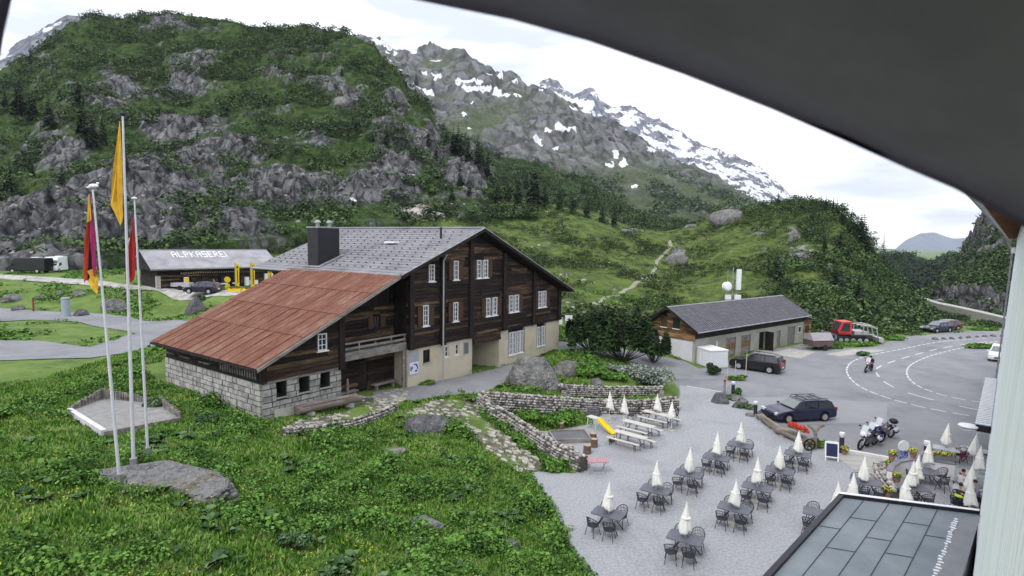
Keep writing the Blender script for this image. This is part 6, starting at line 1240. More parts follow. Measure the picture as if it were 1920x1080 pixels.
for x, y, d_, nm in ((1777, 795, 0, 'over the left light table by the flower box'), (1829, 812, 0, 'under the tip of the entrance canopy'), (1836, 840, 0, 'upper one of three in line along the hotel wall'), (1824, 871, 0, 'middle one of three in line along the hotel wall'), (1821, 899, 0, 'lowest one of three in line along the hotel wall'), (1739, 829, 0, 'behind the white curved wall next to the white post'), (1722, 855, 0, 'beside the octagonal table')):
    q = P(x, y, 2.1); put(PU, (q[0], q[1], 0), 0, 'closed cream parasol, %s' % nm, 'parasol', 'closed cream parasols', (0, random.uniform(0, .06)))
# beer tables and benches
def make_beer(name, L, w, h):
    e = bpy.data.objects.new(name, None); COL.objects.link(e); MB().b2((-L/2, -w/2, h-.03), (L/2, w/2, h)).build('top' if h > .6 else 'seat', m_bench, e)
    for s in (-1, 1):
        x = s*(L/2-.3)
        for t in (-1, 1): MB().cyl((x, t*(w/2-.05), h-.03), (x+s*.04, t*(w/2-.03), 0), .018, n=5).build('leg', m_anth, e)
        MB().b2((x-.015, -w/2+.06, .28), (x+.015, w/2-.06, .32)).cyl((x, 0, .3), (x-s*.35, 0, h-.03), .012, n=4).build('brace', m_anth, e)
    return e
bt, bb = make_beer('beer_table', 2.2, .55, .76), make_beer('beer_bench', 2.2, .25, .46)
for i, (a, b, nm) in enumerate(((P(1150, 806, .76), P(1215, 822, .76), 'nearest the slide'), (P(1169, 787.5, .76), P(1227.5, 800, .76), 'the middle of three'), (P(1207.5, 768, .76), P(1262.5, 782.5, .76), 'farthest from the slide'))):
    c = (a+b)/2; a_ = math.radians(-42); n = np.array([-math.sin(a_), math.cos(a_)]); u_ = np.array([math.cos(a_), math.sin(a_)])
    pl(bt, i > 0, (c[0], c[1], 0), a_, 'pale folding beer table, %s' % nm, 'table', 'beer tables'); pl(bb, i > 0, (c[0]-n[0]*.62-u_[0]*.15, c[1]-n[1]*.62-u_[1]*.15, 0), a_+.02, 'beer bench on the slide side of the beer table %s' % nm, 'bench', 'beer benches')
    pl(bb, True, (c[0]+n[0]*.62+u_[0]*.3, c[1]+n[1]*.62+u_[1]*.3, 0), a_-.02, 'beer bench on the car side of the beer table %s' % nm, 'bench', 'beer benches')
for x, y, nm in ((1142, 792, 'by the rock at the slide'), (1169, 800, 'at the left end of the middle beer table'), (1231, 793, 'between the middle and far beer tables'), (1258.5, 808, 'on its round foot at the right end of the beer benches')):
    q = P(x, y, 0); put(PU, (q[0], q[1], 0), 0, 'closed cream parasol %s' % nm, 'parasol', 'closed cream parasols')
for k, (x, y) in enumerate(((1182, 790), (1192, 783), (1265, 790))): q = P(x, y, 0); put(PC, (q[0], q[1], 0), 1.2+k, 'dark chair against the stone wall, %s of the beer tables' % ('left' if k == 0 else 'just behind' if k == 1 else 'right'), 'chair', 'dark wire chairs around the terrace tables')
# play corner
q = P(1122, 806, 0); e = E('slide', q, 'small yellow plastic slide with pale green platform by the stone wall', 'slide', None, math.radians(-48)); e.scale = (.8,)*3
m_ys = M('yellow_plastic', [(.75, .5, .01), (.82, .58, .02)], .35, 2); m_pg = M('pale_green_plastic', [(.4, .55, .42), (.5, .62, .5)], .5, 2)
mb = MB()
for k in range(8):
    x0, x1 = k*.2, (k+1)*.2; z = lambda x: .95-.9*(x/1.6)**.85+.12*max(0, x-1.2)
    mb.prism([(x0, -.22, z(x0)), (x1, -.22, z(x1)), (x1, .22, z(x1)), (x0, .22, z(x0))], (0, 0, -.04))
    for s in (-.25, .22): mb.prism([(x0, s, z(x0)-.04), (x1, s, z(x1)-.04), (x1, s, z(x1)+.14), (x0, s, z(x0)+.14)], (0, .03, 0))
mb.build('chute', m_ys, e); MB().b2((-1.1, -.3, .9), (-.02, .35, .96)).build('platform', M('pale_wood_top', [(.42, .45, .4), (.52, .55, .5)], .7, 3), e)
for y_ in (-.26, .3): MB().cyl((-1.0, y_, 0), (-.9, y_, .95), .04).build('leg', m_pg, e); MB().cyl((-.1, y_, 0), (-.1, y_, .9), .04).build('leg', m_pg, e)
mb = MB()
for k in range(3): mb.b2((-1.02, -.25, .2+.25*k), (-.96, .3, .25+.25*k))
mb.build('ladder', m_pg, e)
q = P(1068, 822, 0); e = E('play_sandbox', q, 'dark grey covered play sandbox with plank rim beside the stumps', 'sandbox', None, math.radians(8))
MB().b2((-1.2, -.9, 0), (1.2, -.8, .28)).b2((-1.2, .8, 0), (1.2, .9, .28)).b2((-1.2, -.8, 0), (-1.1, .8, .28)).b2((1.1, -.8, 0), (1.2, .8, .28)).build('rim', m_grey_wood, e); MB().b2((-1.1, -.8, 0), (1.1, .8, .2)).build('cover', M('dark_grey_cover', [(.1, .1, .115), (.14, .14, .15)], .8, 2), e)
m_end = M('cut_wood', [(.3, .24, .17), (.42, .34, .25)], .85, 10)
for k, (x, y, r, h, nm) in enumerate(((1101, 850, .23, .5, 'stump nearest the stone wall end'), (1114, 838, .21, .5, 'stump right of the nearest one'), (1112, 824, .22, .4, 'upper right stump behind the others'), (1069, 843, .2, .25, 'low stump against the diagonal wall'), (1053, 810, .13, .6, 'tall thin stump behind the sandbox'), (1147, 828, .2, .35, 'stump under the left end of the beer bench'))):
    q = P(x, y, 0); e = E('tree_stump', q, 'brown sawn %s' % nm, 'stump', 'sawn stumps round the sandbox'); MB().lathe([(r*1.08, -.05), (r*.98, h*.5), (r, h)], n=12).build('trunk', M('stump_bark', [(.09, .06, .045), (.2, .13, .1)], .9, 8, 5, .5), e); MB().cyl((0, 0, h), (0, 0, h+.012), r*.93, n=12).build('cut_face', m_end, e)
q = P(1120, 886, 0); e = E('garden_table', q, 'small pink folding garden table with crossed legs at the end of the stone wall', 'table', None, .1)
MB().b2((-.55, -.33, .68), (.55, .33, .71)).build('tabletop', M('pink_paint', [(.33, .17, .2), (.42, .23, .26)], .6, 3), e)
for s in (-.4, .4): MB().cyl((s, -.3, .68), (s-.1, .3, 0), .014, n=5).cyl((s, .3, .68), (s-.1, -.3, 0), .014, n=5).build('leg', m_metal, e)
# bollards, posts, signs
def bollard(x, y, nm, h=1.0):
    q = P(x, y, 0); e = E('bollard_light', q, 'dark cylindrical bollard lamp with pale cap, %s' % nm, 'bollard lamp', 'bollard lamps along the terrace edge'); MB().lathe([(.14, 0), (.13, h*.78)], n=14).build('post', m_anth, e); MB().lathe([(.1, h*.78), (.1, h*.88), (.15, h*.88), (.15, h), (.02, h+.02)], n=14).build('lamp_head', m_frame, e)
bollard(1374, 738, 'between the marker post and the small round bush'); bollard(1416, 778, 'in the rockery left of the blue car'); bollard(1577, 849, 'right of the blackboard stand', 1.25); bollard(1735, 868, 'white topped one behind the curved wall', 1.3)
q = P(1358, 738, 0); e = E('marker_post', q, 'short post with red cap and grey bands in front of the wooden stake', 'post'); MB().lathe([(.1, 0), (.09, 1.0)], n=10).build('post', M('banded_post', [(.12, .13, .2), (.3, .3, .36)], .6, 8, stretch=(.1, .1, 1)), e); MB().lathe([(.11, 1.0), (.11, 1.15), (.02, 1.2)], n=10).build('cap', M('dull_red', [(.25, .05, .05)], .6), e)
m_stake = M('pale_stake', [(.5, .4, .26), (.6, .5, .34)], .7, 5)
for x, y, y1, nm in ((1362, 731, 681, 'pale wooden snow stake behind the red capped post'), (1398, 704, 663, 'pale wooden snow stake right, beside the black car'), (1378, 700, 676, 'pale wooden snow stake by the hedge strip')):
    q = P(x, y, 0); h = (y-y1)*(q-CC)@FW/CF; o = MB().cyl((0, 0, 0), (.03, 0, h), .035, .028, 8).build('snow_stake', m_stake, loc=q); tag(o, nm, 'stake', 'wooden snow stakes')
q = P(1558, 862, 0); e = E('blackboard_stand', q, 'white framed folding blackboard stand by the bollard', 'sign', None, math.radians(-20))
for s in (-1, 1):
    mb = MB(); t = Matrix.Rotation(s*math.radians(14), 4, 'X'); T = lambda x, z, d=0: tuple(t@Vector((x, d, z))+Vector((0, s*.27, 0)))
    for x0, x1, z0, z1 in ((-.36, -.29, 0, 1.1), (.29, .36, 0, 1.1), (-.29, .29, 1.0, 1.12), (-.29, .29, .2, .27)): mb.prism([T(x0, z0), T(x1, z0), T(x1, z1), T(x0, z1)], tuple((t.to_3x3()@Vector((0, .03, 0)))))
    mb.build('frame', m_frame, e); MB().prism([T(-.29, .27, .01), T(.29, .27, .01), T(.29, 1.0, .01), T(-.29, 1.0, .01)], tuple(t.to_3x3()@Vector((0, .012, 0)))).build('blackboard', M('blackboard', [(.012, .015, .06), (.02, .024, .075)], .6), e)
q = P(1692, 868, 0); e = E('ice_cream_sign', q, 'standing sign with round white top and blue panel behind the curved wall', 'sign', None, .1)
MB().cyl((0, -.03, 1.0), (0, .03, 1.0), .33, n=22).build('round_top', m_frame, e); MB().b2((-.28, -.04, .1), (.28, .04, .74)).build('panel', M('sign_blue', [(.03, .05, .22), (.3, .33, .5)], .5, 7, lo=.45, hi=.6), e); MB().b2((-.3, -.12, 0), (.3, .12, .1)).build('foot', m_frame, e)
mb = MB(); a, b = P(1668, 822, .75), P(1690, 860, .1); o = np.array([.35, .1, 0]); q0 = a.copy(); q0[2] = 0; e = E('ladder_rails', q0, 'two long thin dark rails leaning behind the motorbikes toward the blue sign', 'rails')
for s in (0, 1): MB().cyl(tuple(a-q0+o*s-np.array([0, 0, .75])), tuple(b-q0+o*s), .03, n=5).build('rail', m_anth, e)
# light paving and edge step, curved white wall
flat('light_paving', [tuple(P(x, y, 0)[:2]) for x, y in ((1560, 852), (1588, 848), (1672, 864), (1670, 884), (1655, 892), (1600, 880))], .012, M('light_paving', [(.27, .265, .25), (.38, .37, .35)], .9, .8, 6, .3, 12, stretch=(.4, 3, 1)))
def low(nm, pts, w, z0, z1, mat, par): 
    mb = MB()
    for a, b in zip(pts[:-1], pts[1:]): bar(mb, a, b, w, z0, z1)
    return mb.build(nm, mat, par)
q0 = P(1588, 848, 0); e = E('edge_step', q0, 'long pale stone step edging the light paving behind the motorbikes', 'kerb'); low('step', [Vector(P(x, y, 0)-q0) for x, y in ((1588, 848), (1630, 855), (1672, 863))], .25, 0, .16, M('pale_step', [(.5, .49, .48), (.62, .61, .6)], .8, 3), e)
pts = [(1668, 884), (1672, 874), (1684, 866), (1706, 862), (1742, 863), (1790, 870)]; W3 = [Vector(P(x, y, .85)) for x, y in pts]; q0 = Vector((W3[0].x, W3[0].y, 0)); e = E('curved_wall', q0, 'white curved low wall with grey coping around the octagonal table', 'wall')
W4 = [Vector((p.x-q0.x, p.y-q0.y, 0)) for p in W3]; low('wall', W4, .24, 0, .84, M('bright_white_wall', [(.62, .62, .64), (.7, .7, .72)], .8, 2), e); low('coping', W4, .3, .84, .9, m_slate, e)
q0 = P(1850, 866, 0); e = E('edge_step', q0, 'low pale kerb behind the red chairs towards the car park', 'kerb'); low('step', [Vector(P(x, y, 0)-q0) for x, y in ((1768, 852), (1805, 853), (1850, 858))], .25, 0, .3, m_white, e)
drywall('rubble_edging', [(1650, 880), (1656, 900), (1668, 918), (1680, 935)], .45, .6, 'rough rubble edging curving down left of the octagonal table', size=.2)
m_yel = M('yellow_blossom', [(.55, .42, .02), (.7, .6, .05)], .7, 9)
for k, (x, y, z, nm) in enumerate(((1672, 862, .9, 'at the left end of the curved wall'), (1712, 858, .9, 'on the curved wall beside the blue sign'), (1667, 880, .3, 'left below the curved wall end'), (1681, 905, .3, 'on the rubble edging, middle one'), (1662, 932, .3, 'just above the flat roof edge'), (1583, 852, 0, 'at the foot of the tall bollard'))):
    q = P(x, y, z); e = E('flower_pot', q, 'pot of yellow flowers %s' % nm, 'flower pot', 'pots of yellow flowers'); MB().lathe([(.12, 0), (.17, .22), (.18, .24)], n=12).build('pot', M('terracotta', [(.3, .16, .1)], .8), e)
    v, f = leaves(np.array([[0, 0, .36]]), np.array([[.26, .26, .16]]), 110, .09, .5); bigmesh('leaves', v, f, F_near, parent=e); v, f = leaves(np.array([[0, 0, .42]]), np.array([[.26, .26, .15]]), 60, .075, 1); bigmesh('blossoms', v, f, m_yel, parent=e)
q = P(1761, 862, .9); e = E('flower_box', q, 'long box of yellow and green flowers on the end of the curved wall', 'planter', None, math.radians(-5)); MB().b2((-.85, -.15, 0), (.85, .15, .2)).build('box', m_slate, e)
c_ = np.c_[np.linspace(-.7, .7, 7), np.zeros(7), np.full(7, .28)]; v, f = leaves(c_, np.full((7, 3), .17), 40, .08, .5); bigmesh('leaves', v, f, F_near, parent=e); v, f = leaves(c_+np.array([0, 0, .06]), np.full((7, 3), .16), 26, .08, 1); bigmesh('blossoms', v, f, m_yel, parent=e)
# rockery along the gravel edge
boulder(1352, 757, 34, 22, 'dark gnarled rock at the tip of the rockery', .7, m_rock2, seed=31, sub=3); boulder(1382, 752, 22, 14, 'pale rock beside the small green bush in the rockery', .7, seed=32, sub=3); boulder(1393, 758, 20, 14, 'second pale rock in the rockery', .7, seed=33, sub=3); boulder(1385, 765, 22, 14, 'mossy dark rock in the rockery', .7, m_rock2, seed=34, sub=3); boulder(1437, 782, 30, 20, 'rounded pale rock right of the rockery bollard', .7, seed=35, sub=3); boulder(1408, 781, 18, 8, 'flat white stone under the rockery bollard', .7, seed=36, sub=3)
shrub('rockery_plant', 1387, 742, 22, 16, 'small bright green bush between the rockery bollards', F_near, 800, .12, z=0); shrub('rockery_plant', 1400, 768, 34, 10, 'low olive plants in the middle of the rockery', F_dock, 800, .12, z=0); shrub('rockery_plant', 1540, 840, 40, 18, 'spiky green plants beside the blackboard stand', F_near, 1300, .16, z=0); shrub('rockery_plant', 1366, 750, 16, 10, 'light green tuft at the foot of the marker post', F_near, 400, .12, z=0)
a, b = P(1422, 784, 0), P(1460, 812, 0); a, b = a, b; trough('log_planter', (a+b)/2, np.linalg.norm(b-a), .27, math.atan2(b[1]-a[1], b[0]-a[0]), 'weathered grey log lying along the gravel edge left of the flower trough', 'log', m_psoil)
a, b = P(1458, 812, 0), P(1518, 838, 0); tp = trough('flower_trough', (a+b)/2, np.linalg.norm(b-a), .34, math.atan2(b[1]-a[1], b[0]-a[0]), 'pale hollow log trough planted with red geraniums', 'planter', m_psoil)
Lp = np.linalg.norm(b-a); c_ = np.c_[np.linspace(-Lp*.1, Lp*.36, 8), np.zeros(8), np.full(8, .8)]; g_rt = E('geraniums', ((a+b)/2), 'bright red geraniums growing in the pale log trough', 'flowers', None, math.atan2(b[1]-a[1], b[0]-a[0]))
v, f = leaves(c_, np.full((8, 3), .25), 60, .1, .4); bigmesh('leaves', v, f, F_near, parent=g_rt); v, f = leaves(c_+np.array([0, 0, .09]), np.full((8, 3), .27), 60, .09, .8); bigmesh('blossoms', v, f, M('geranium_red', [(.5, .012, .012), (.7, .03, .02)], .6, 8), parent=g_rt)
q = P(1527, 842, 0); e = E('carved_branch', q, 'forked grey branch post standing at the end of the flower trough', 'post'); MB().tube([(0, 0, 0), (.03, 0, .6), (0, 0, 1.1)], [.13, .11, .1], 8).tube([(0, 0, 1.05), (-.25, 0, 1.35), (-.5, .05, 1.5)], [.1, .08, .05], 7).tube([(0, 0, 1.05), (.22, .05, 1.35), (.5, 0, 1.5)], [.1, .09, .07], 7).build('wood', m_log, e)
q = P(1514, 832, .35); mb = MB(); 
for k in range(20): a_, b_2 = 2*PI*k/20, 2*PI*(k+1)/20; mb.cyl((.33*math.cos(a_), 0, .33*math.sin(a_)), (.33*math.cos(b_2), 0, .33*math.sin(b_2)), .05, n=6)
for k in range(6): a_ = PI*k/3; mb.cyl((0, 0, 0), (.3*math.cos(a_), 0, .3*math.sin(a_)), .025, n=5)
tag(mb.build('cart_wheel', m_dark, loc=(q[0], q[1]-.25, .38)), 'dark wooden cart wheel leaning on the end of the flower trough', 'wheel')
# white container, trailer, roadside posts
q = P(1331, 692, 0); a = P(1277, 672, 0); e = E('white_container', q, 'white box container standing before the garage gable', 'container', None, math.atan2(a[1]-q[1], a[0]-q[0])); w = np.linalg.norm(a-q)
MB().b2((0, -2.0, .1), (w, -.0, 1.75)).b2((.1, -1.9, 0), (w-.1, -.1, .1)).build('body', M('white_panel', [(.6, .61, .64), (.68, .69, .72)], .5, 1), e); MB().b2((-.05, -2.05, 1.75), (w+.05, .05, 1.85)).build('lid', m_frame, e)
for k in (1, 2): MB().b2((w*k/3-.02, .0, .15), (w*k/3+.02, .02, 1.7)).build('rib', m_frame, e)
q = P(1533, 655, 0); e = E('covered_trailer', q, 'brown covered trailer with grey tarpaulin parked by the garage end', 'trailer', None, GRZ-.5)
MB().b2((-1.3, -.9, .5), (1.3, .9, 1.2)).build('body', M('brown_panel', [(.08, .05, .055), (.13, .085, .09)], .7, 3, stretch=(.3, 1, 4)), e); MB().prism([(-1.35, -.95, 1.2), (-1.35, .95, 1.2), (-1.35, .6, 1.9), (-1.35, -.3, 2.05)], (2.7, 0, 0)).build('tarpaulin', M('grey_tarp', [(.24, .22, .24), (.32, .3, .32)], .6, 3), e)
for s in (-1, 1): MB().cyl((.3, s*.85, .33), (.3, s*1.02, .33), .33, n=16).build('wheel', m_black, e)
MB().b2((-2.3, -.05, .45), (-1.3, .05, .55)).build('drawbar', m_metal, e)
q = PG(124, 593); e = E('grey_pillar', q, 'pale grey round pillar by the road left of the flags', 'post'); MB().lathe([(.42, -.2), (.42, 2.0), (.36, 2.1), (.05, 2.12)], n=16).build('body', M('pillar_grey', [(.24, .28, .33), (.32, .36, .41)], .6, 2), e); MB().lathe([(.44, 1.92), (.44, 2.02)], n=16).build('band', m_metal, e)
q = PG(63, 584); o = MB().cyl((0, 0, -.2), (0, 0, 1.6), .09, n=8).build('red_post', M('post_red', [(.2, .03, .03)], .6), loc=q); tag(o, 'thin dark red post at the roadside near the left edge', 'post')
for k, (x, y, nm) in enumerate(((1047, 612, 'small white notice board right behind the chalet corner, left one'), (1066, 608, 'small white notice board behind the mountain pine, right one'))):
    q = PG(x, y+8); e = E('notice_board', (q[0], q[1], q[2]), nm, 'sign', 'white notice boards'); MB().b2((-.4, -.03, .7), (.4, .03, 1.5)).build('board', m_frame, e); MB().cyl((-.3, .05, -.3), (-.3, .05, 1.5), .03).cyl((.3, .05, -.3), (.3, .05, 1.5), .03).build('leg', m_metal, e)
for k, x in enumerate(np.linspace(1755, 1880, 9)):
    boulder(x, 637-(x-1755)*.045+random.uniform(-1, 1), random.uniform(6, 11), random.uniform(4, 7), 'small kerb boulder between the two roads, %s from the left' % ORD[k], .8, m_rock2, 2, x, grp='kerb boulders between the roads')
# ================================================================== VEHICLES
def paint(n, c, r=.25): return M(n, [c], r, spec=.6)
m_tyre = M('tyre', [(.012, .012, .013)], .85); m_rim = M('alloy', [(.45, .45, .48)], .35, metal=.6); m_lampw = M('headlamp_glass', [(.5, .52, .55)], .15); m_lampr = M('rear_lamp', [(.35, .02, .015)], .2); m_cglass = M('car_glass', [(.02, .025, .03)], .08, spec=.8); m_ws = M('windscreen_sky_reflection', [(.13, .15, .15)], .08, spec=.8); m_plate = M('number_plate', [(.7, .7, .7)], .5)  # windscreens get a paler base than the side glass: sky reflection put into the colour
def car(loc, rz, label, pm, L=4.7, Wd=1.85, H=1.5, kind='wagon', grp=None, rails=False):
    e = E('parked_car', loc, label, 'car', grp, rz); hw = Wd/2; f = L/2; wb = L*.3; wr = .33 if H < 1.6 else .37; belt = H*.6; hood = belt*1.0
    def arch(cx, up=True): return [(cx+(wr+.06)*math.cos(t), wr+(wr+.06)*math.sin(t)) for t in np.linspace(PI, 0, 9)]
    low_ = [(-f, .3)]+[(-wb-(wr+.06), .22)]+arch(-wb)+[(-wb+wr+.06, .2), (wb-wr-.06, .2)]+arch(wb)+[(wb+wr+.06, .22), (f-.05, .28)]
    if kind == 'wagon': up_ = [(f, .5), (f-.08, .68), (f*.72, hood*.93), (f*.42, hood+.02), (-f*.95, belt+.06), (-f-.02, belt*.8), (-f-.03, .5)]
    else: up_ = [(f, .55), (f-.05, .85), (f*.75, hood*.98), (f*.45, hood+.03), (-f*.95, belt+.05), (-f-.02, belt*.8), (-f-.03, .5)]
    prof = low_+up_
    mb = MB(); v = []; n = len(prof)
    for yy, sc in ((-hw+.05, .985), (-hw, 1), (-hw, 1), (hw, 1), (hw-.05, .985)):
        pass
    sides = [(-hw+.06, 1), (-hw, 0), (hw, 0), (hw-.06, 1)]
    v = []
    for yy, ins in sides:
        for x, z in prof: zz = z-(.05 if ins and z > belt*.8 else 0)*0; v.append((x*(1-.02*ins), yy, zz+(.04 if (ins and z > belt*.7) else 0)))
    F = []
    for k in range(3):
        for i in range(n): j = (i+1) % n; F.append((k*n+i, k*n+j, (k+1)*n+j, (k+1)*n+i))
    F += [tuple(range(n-1, -1, -1)), tuple(range(3*n, 4*n))]
    # caps need the outer sides, so order: inner-left, outer-left, outer-right, inner-right folded flat
    mb = MB(); v = [(x, -hw, z) for x, z in prof]+[(x, hw, z) for x, z in prof]; F = [tuple(range(n-1, -1, -1)), tuple(range(n, 2*n))]+[(i, (i+1) % n, n+(i+1) % n, n+i) for i in range(n)]
    b = mb.add(v, F).build('body', pm, e); md = b.modifiers.new('b', 'BEVEL'); md.width = .07; md.segments = 3; md.limit_method = 'ANGLE'; md.angle_limit = .7
    rt = -f*.9 if kind != 'van' else -f*.97
    c0 = [(f*.42, belt-.02), (f*.12, H-.06), (-f*.1, H), (rt+.35, H-.03), (rt+.02, H-.16), (-f*.95, belt-.02)]
    ti = .17; v = [(x, -(hw-.06 if z < belt else hw-ti-.04), z) for x, z in c0]+[(x, (hw-.06 if z < belt else hw-ti-.04), z) for x, z in c0]; m_ = 6
    F = [tuple(range(5, -1, -1)), tuple(range(6, 12))]+[(i, (i+1) % 6, 6+(i+1) % 6, 6+i) for i in range(6)]
    c = MB().add(v, F).build('cabin', pm, e); md = c.modifiers.new('b', 'BEVEL'); md.width = .05; md.segments = 2; md.limit_method = 'ANGLE'
    # side glass, screens
    def side(x0, x1, s):
        zb, zt = belt+.06, H-.13; yb = hw-.055-.03; yt = hw-ti-.02; g = lambda x, z: (x, s*(yb+(yt-yb)*(z-belt)/(H-belt)+.0), z)
        def cl(x, z): lim_ = f*.42-(z-belt)/(H-.06-belt)*(f*.3)-.14; lr_ = -f*.93+.12+(z-belt)/(H-belt)*.12; return max(min(x, lim_), lr_)
        q = [g(cl(x0, zb), zb), g(cl(x1, zb), zb), g(cl(x1, zt), zt), g(cl(x0, zt), zt)]
        MB().prism(q, (0, s*.025, 0)).build('side_window', m_cglass, e)
    for s in (-1, 1): side(-f*.93, -f*.42, s); side(-f*.38, -f*.0, s); side(f*.04, f*.42, s)
    def scr(xa, za, xb, zb, wa_, wb_, nm, o, gm=m_cglass): MB().prism([(xa, -wa_, za), (xa, wa_, za), (xb, wb_, zb), (xb, -wb_, zb)], o).build(nm, gm, e)
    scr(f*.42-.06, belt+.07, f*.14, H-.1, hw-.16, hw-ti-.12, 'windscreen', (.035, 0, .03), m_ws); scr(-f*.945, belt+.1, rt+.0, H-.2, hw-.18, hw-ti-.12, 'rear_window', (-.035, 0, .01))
    for sx in (-1, 1):
        for s in (-1, 1):
            w = MB().cyl((sx*wb, s*(hw-.2), wr), (sx*wb, s*(hw+.01), wr), wr, n=20).build('wheel', m_tyre, e); MB().cyl((sx*wb, s*(hw), wr), (sx*wb, s*(hw+.025), wr), wr*.62, n=14).build('rim', m_rim, w)
    for s in (-1, 1):
        MB().b2((f-.2, s*(hw-.12)-.2, .58), (f-.015, s*(hw-.24)+.14, .74)).build('headlight', m_lampw, e); MB().b2((-f-.04, s*(hw-.13)-.1, .75), (-f+.1, s*(hw-.12)+.1, 1.0 if H < 1.6 else 1.25)).build('tail_light', m_lampr, e)
        MB().b2((f*.36, s*(hw+.02), belt+.02), (f*.42, s*(hw+.16), belt+.14)).build('mirror', pm, e)
        if rails: MB().tube([(-f*.75, s*(hw-.26), H-.02), (-f*.7, s*(hw-.26), H+.07), (f*.05, s*(hw-.26), H+.07), (f*.1, s*(hw-.26), H-.03)], .022).build('roof_rail', m_black if rails == 1 else m_rim, e)
    if rails == 1:
        for x in (-f*.5, -f*.05): MB().b2((x-.03, -hw+.25, H+.07), (x+.03, hw-.25, H+.11)).build('roof_bar', m_black, e)
    MB().b2((-f-.05, -.26, .55), (-f-.02, .26, .67)).build('number_plate', m_plate, e); MB().b2((f-.03, -.4, .42), (f+.015, .4, .58)).build('grille', m_black, e)
    return e
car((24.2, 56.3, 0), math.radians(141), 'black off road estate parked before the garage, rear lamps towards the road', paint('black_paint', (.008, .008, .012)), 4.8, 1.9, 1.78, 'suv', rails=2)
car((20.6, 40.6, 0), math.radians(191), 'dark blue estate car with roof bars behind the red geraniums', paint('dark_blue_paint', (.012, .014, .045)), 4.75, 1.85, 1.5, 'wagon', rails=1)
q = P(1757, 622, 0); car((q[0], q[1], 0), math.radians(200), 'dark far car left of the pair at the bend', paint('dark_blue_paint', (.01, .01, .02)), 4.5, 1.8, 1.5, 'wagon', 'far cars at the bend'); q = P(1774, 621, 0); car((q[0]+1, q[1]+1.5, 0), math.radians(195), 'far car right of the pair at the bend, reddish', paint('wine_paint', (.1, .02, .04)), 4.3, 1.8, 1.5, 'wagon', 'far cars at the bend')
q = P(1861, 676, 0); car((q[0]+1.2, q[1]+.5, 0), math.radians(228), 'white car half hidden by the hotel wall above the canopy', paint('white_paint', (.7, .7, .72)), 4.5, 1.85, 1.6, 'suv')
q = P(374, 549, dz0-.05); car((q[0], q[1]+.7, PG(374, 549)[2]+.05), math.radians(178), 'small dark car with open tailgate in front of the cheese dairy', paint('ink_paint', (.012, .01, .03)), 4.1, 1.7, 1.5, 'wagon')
q = PG(335, 545); e = E('utility_trailer', (q[0], q[1]+.9, q[2]+.03), 'low grey trailer parked behind the dark car at the dairy', 'trailer'); MB().b2((-1.2, -.6, .45), (1.2, .6, .95)).build('body', M('trailer_grey', [(.3, .3, .33), (.4, .4, .43)], .5, 2), e); MB().cyl((0, -.62, .3), (0, -.75, .3), .3, n=14).cyl((0, .62, .3), (0, .75, .3), .3, n=14).build('wheel', m_tyre, e); MB().b2((1.2, -.04, .45), (2.0, .04, .52)).build('drawbar', m_metal, e)
# delivery van and camper
def bigvan(loc, rz, label, pm, L, Wd, H, camper=False, name='van'):
    e = E(name, loc, label, 'camper van' if camper else 'van', None, rz); f = L/2; hw = Wd/2
    pf = [(-f, .35), (f-.05, .35), (f, .6), (f-.1, 1.0), (f-.55, 1.25), (f-1.0, H-.35 if not camper else 1.9), (f-1.35, H), (-f+.1, H), (-f, H-.15)]
    if camper: pf = [(-f, .35), (f-.05, .35), (f, .6), (f-.1, 1.0), (f-.55, 1.25), (f-.95, 1.75), (f-.5, 2.2), (f-.8, H), (-f+.1, H), (-f, H-.15)]
    b = MB().prism([(x, -hw, z) for x, z in pf], (0, Wd, 0)).build('body', pm, e); md = b.modifiers.new('b', 'BEVEL'); md.width = .1; md.segments = 3; md.limit_method = 'ANGLE'; md.angle_limit = .6
    za, zb, xa, xb = (1.3, 1.72, f-.57, f-.9) if camper else (1.3, H-.42, f-.57, f-.95)
    MB().prism([(xa+.0, -hw+.15, za), (xa+.0, hw-.15, za), (xb+.02, hw-.2, zb), (xb+.02, -hw+.2, zb)], (.04, 0, .03)).build('windscreen', m_cglass, e)
    for s in (-1, 1):
        MB().b2((f-1.9, s*hw-.01, 1.3), (f-1.1, s*hw+.015, 1.75)).build('side_window', m_cglass, e); MB().b2((f-.25, s*(hw-.3)-.15, .7), (f+.0, s*(hw-.3)+.15, .9)).build('headlight', m_lampw, e)
        MB().b2((f-1.1, s*(hw+.05)-.05, 1.2), (f-1.0, s*(hw+.15)+.05, 1.5)).build('mirror', m_black, e)
        for x in (-f+1.1, f-1.0): w = MB().cyl((x, s*(hw-.22), .36), (x, s*(hw+.01), .36), .36, n=16).build('wheel', m_tyre, e); MB().cyl((x, s*(hw), .36), (x, s*(hw+.02), .36), .2, n=10).build('rim', m_rim, w)
    if camper: MB().b2((-1.2, -hw-.02, 1.5), (-.3, -hw+.01, 2.0)).build('side_window', m_cglass, e); MB().b2((-.8, -.4, H), (.2, .4, H+.12)).build('roof_hatch', m_frame, e)
    else: MB().b2((-f+.4, -hw-.012, 1.35), (f-2.2, -hw+.01, 1.38)).b2((-.4, -hw-.012, 1.6), (.2, -hw+.01, 1.72)).build('side_trim', m_metal, e); MB().b2((-1.6, -.5, H), (-.6, .5, H+.1)).build('roof_hatch', m_frame, e)
    return e
q = PG(46, 513); bigvan((q[0], q[1]+1, q[2]+.02), math.radians(184), 'black panel van parked below the cliff at the left edge', paint('black_paint', (.008, .008, .012)), 5.6, 2.0, 2.35)
q = PG(82, 512); cv_ = bigvan((q[0]-.2, q[1]+3.2, q[2]+.02), math.radians(-78), 'white camper van behind the black van at the left edge', paint('camper_white', (.72, .76, .78)), 6.2, 2.2, 2.8, True, 'camper_van')
cv_.scale = (.85,)*3
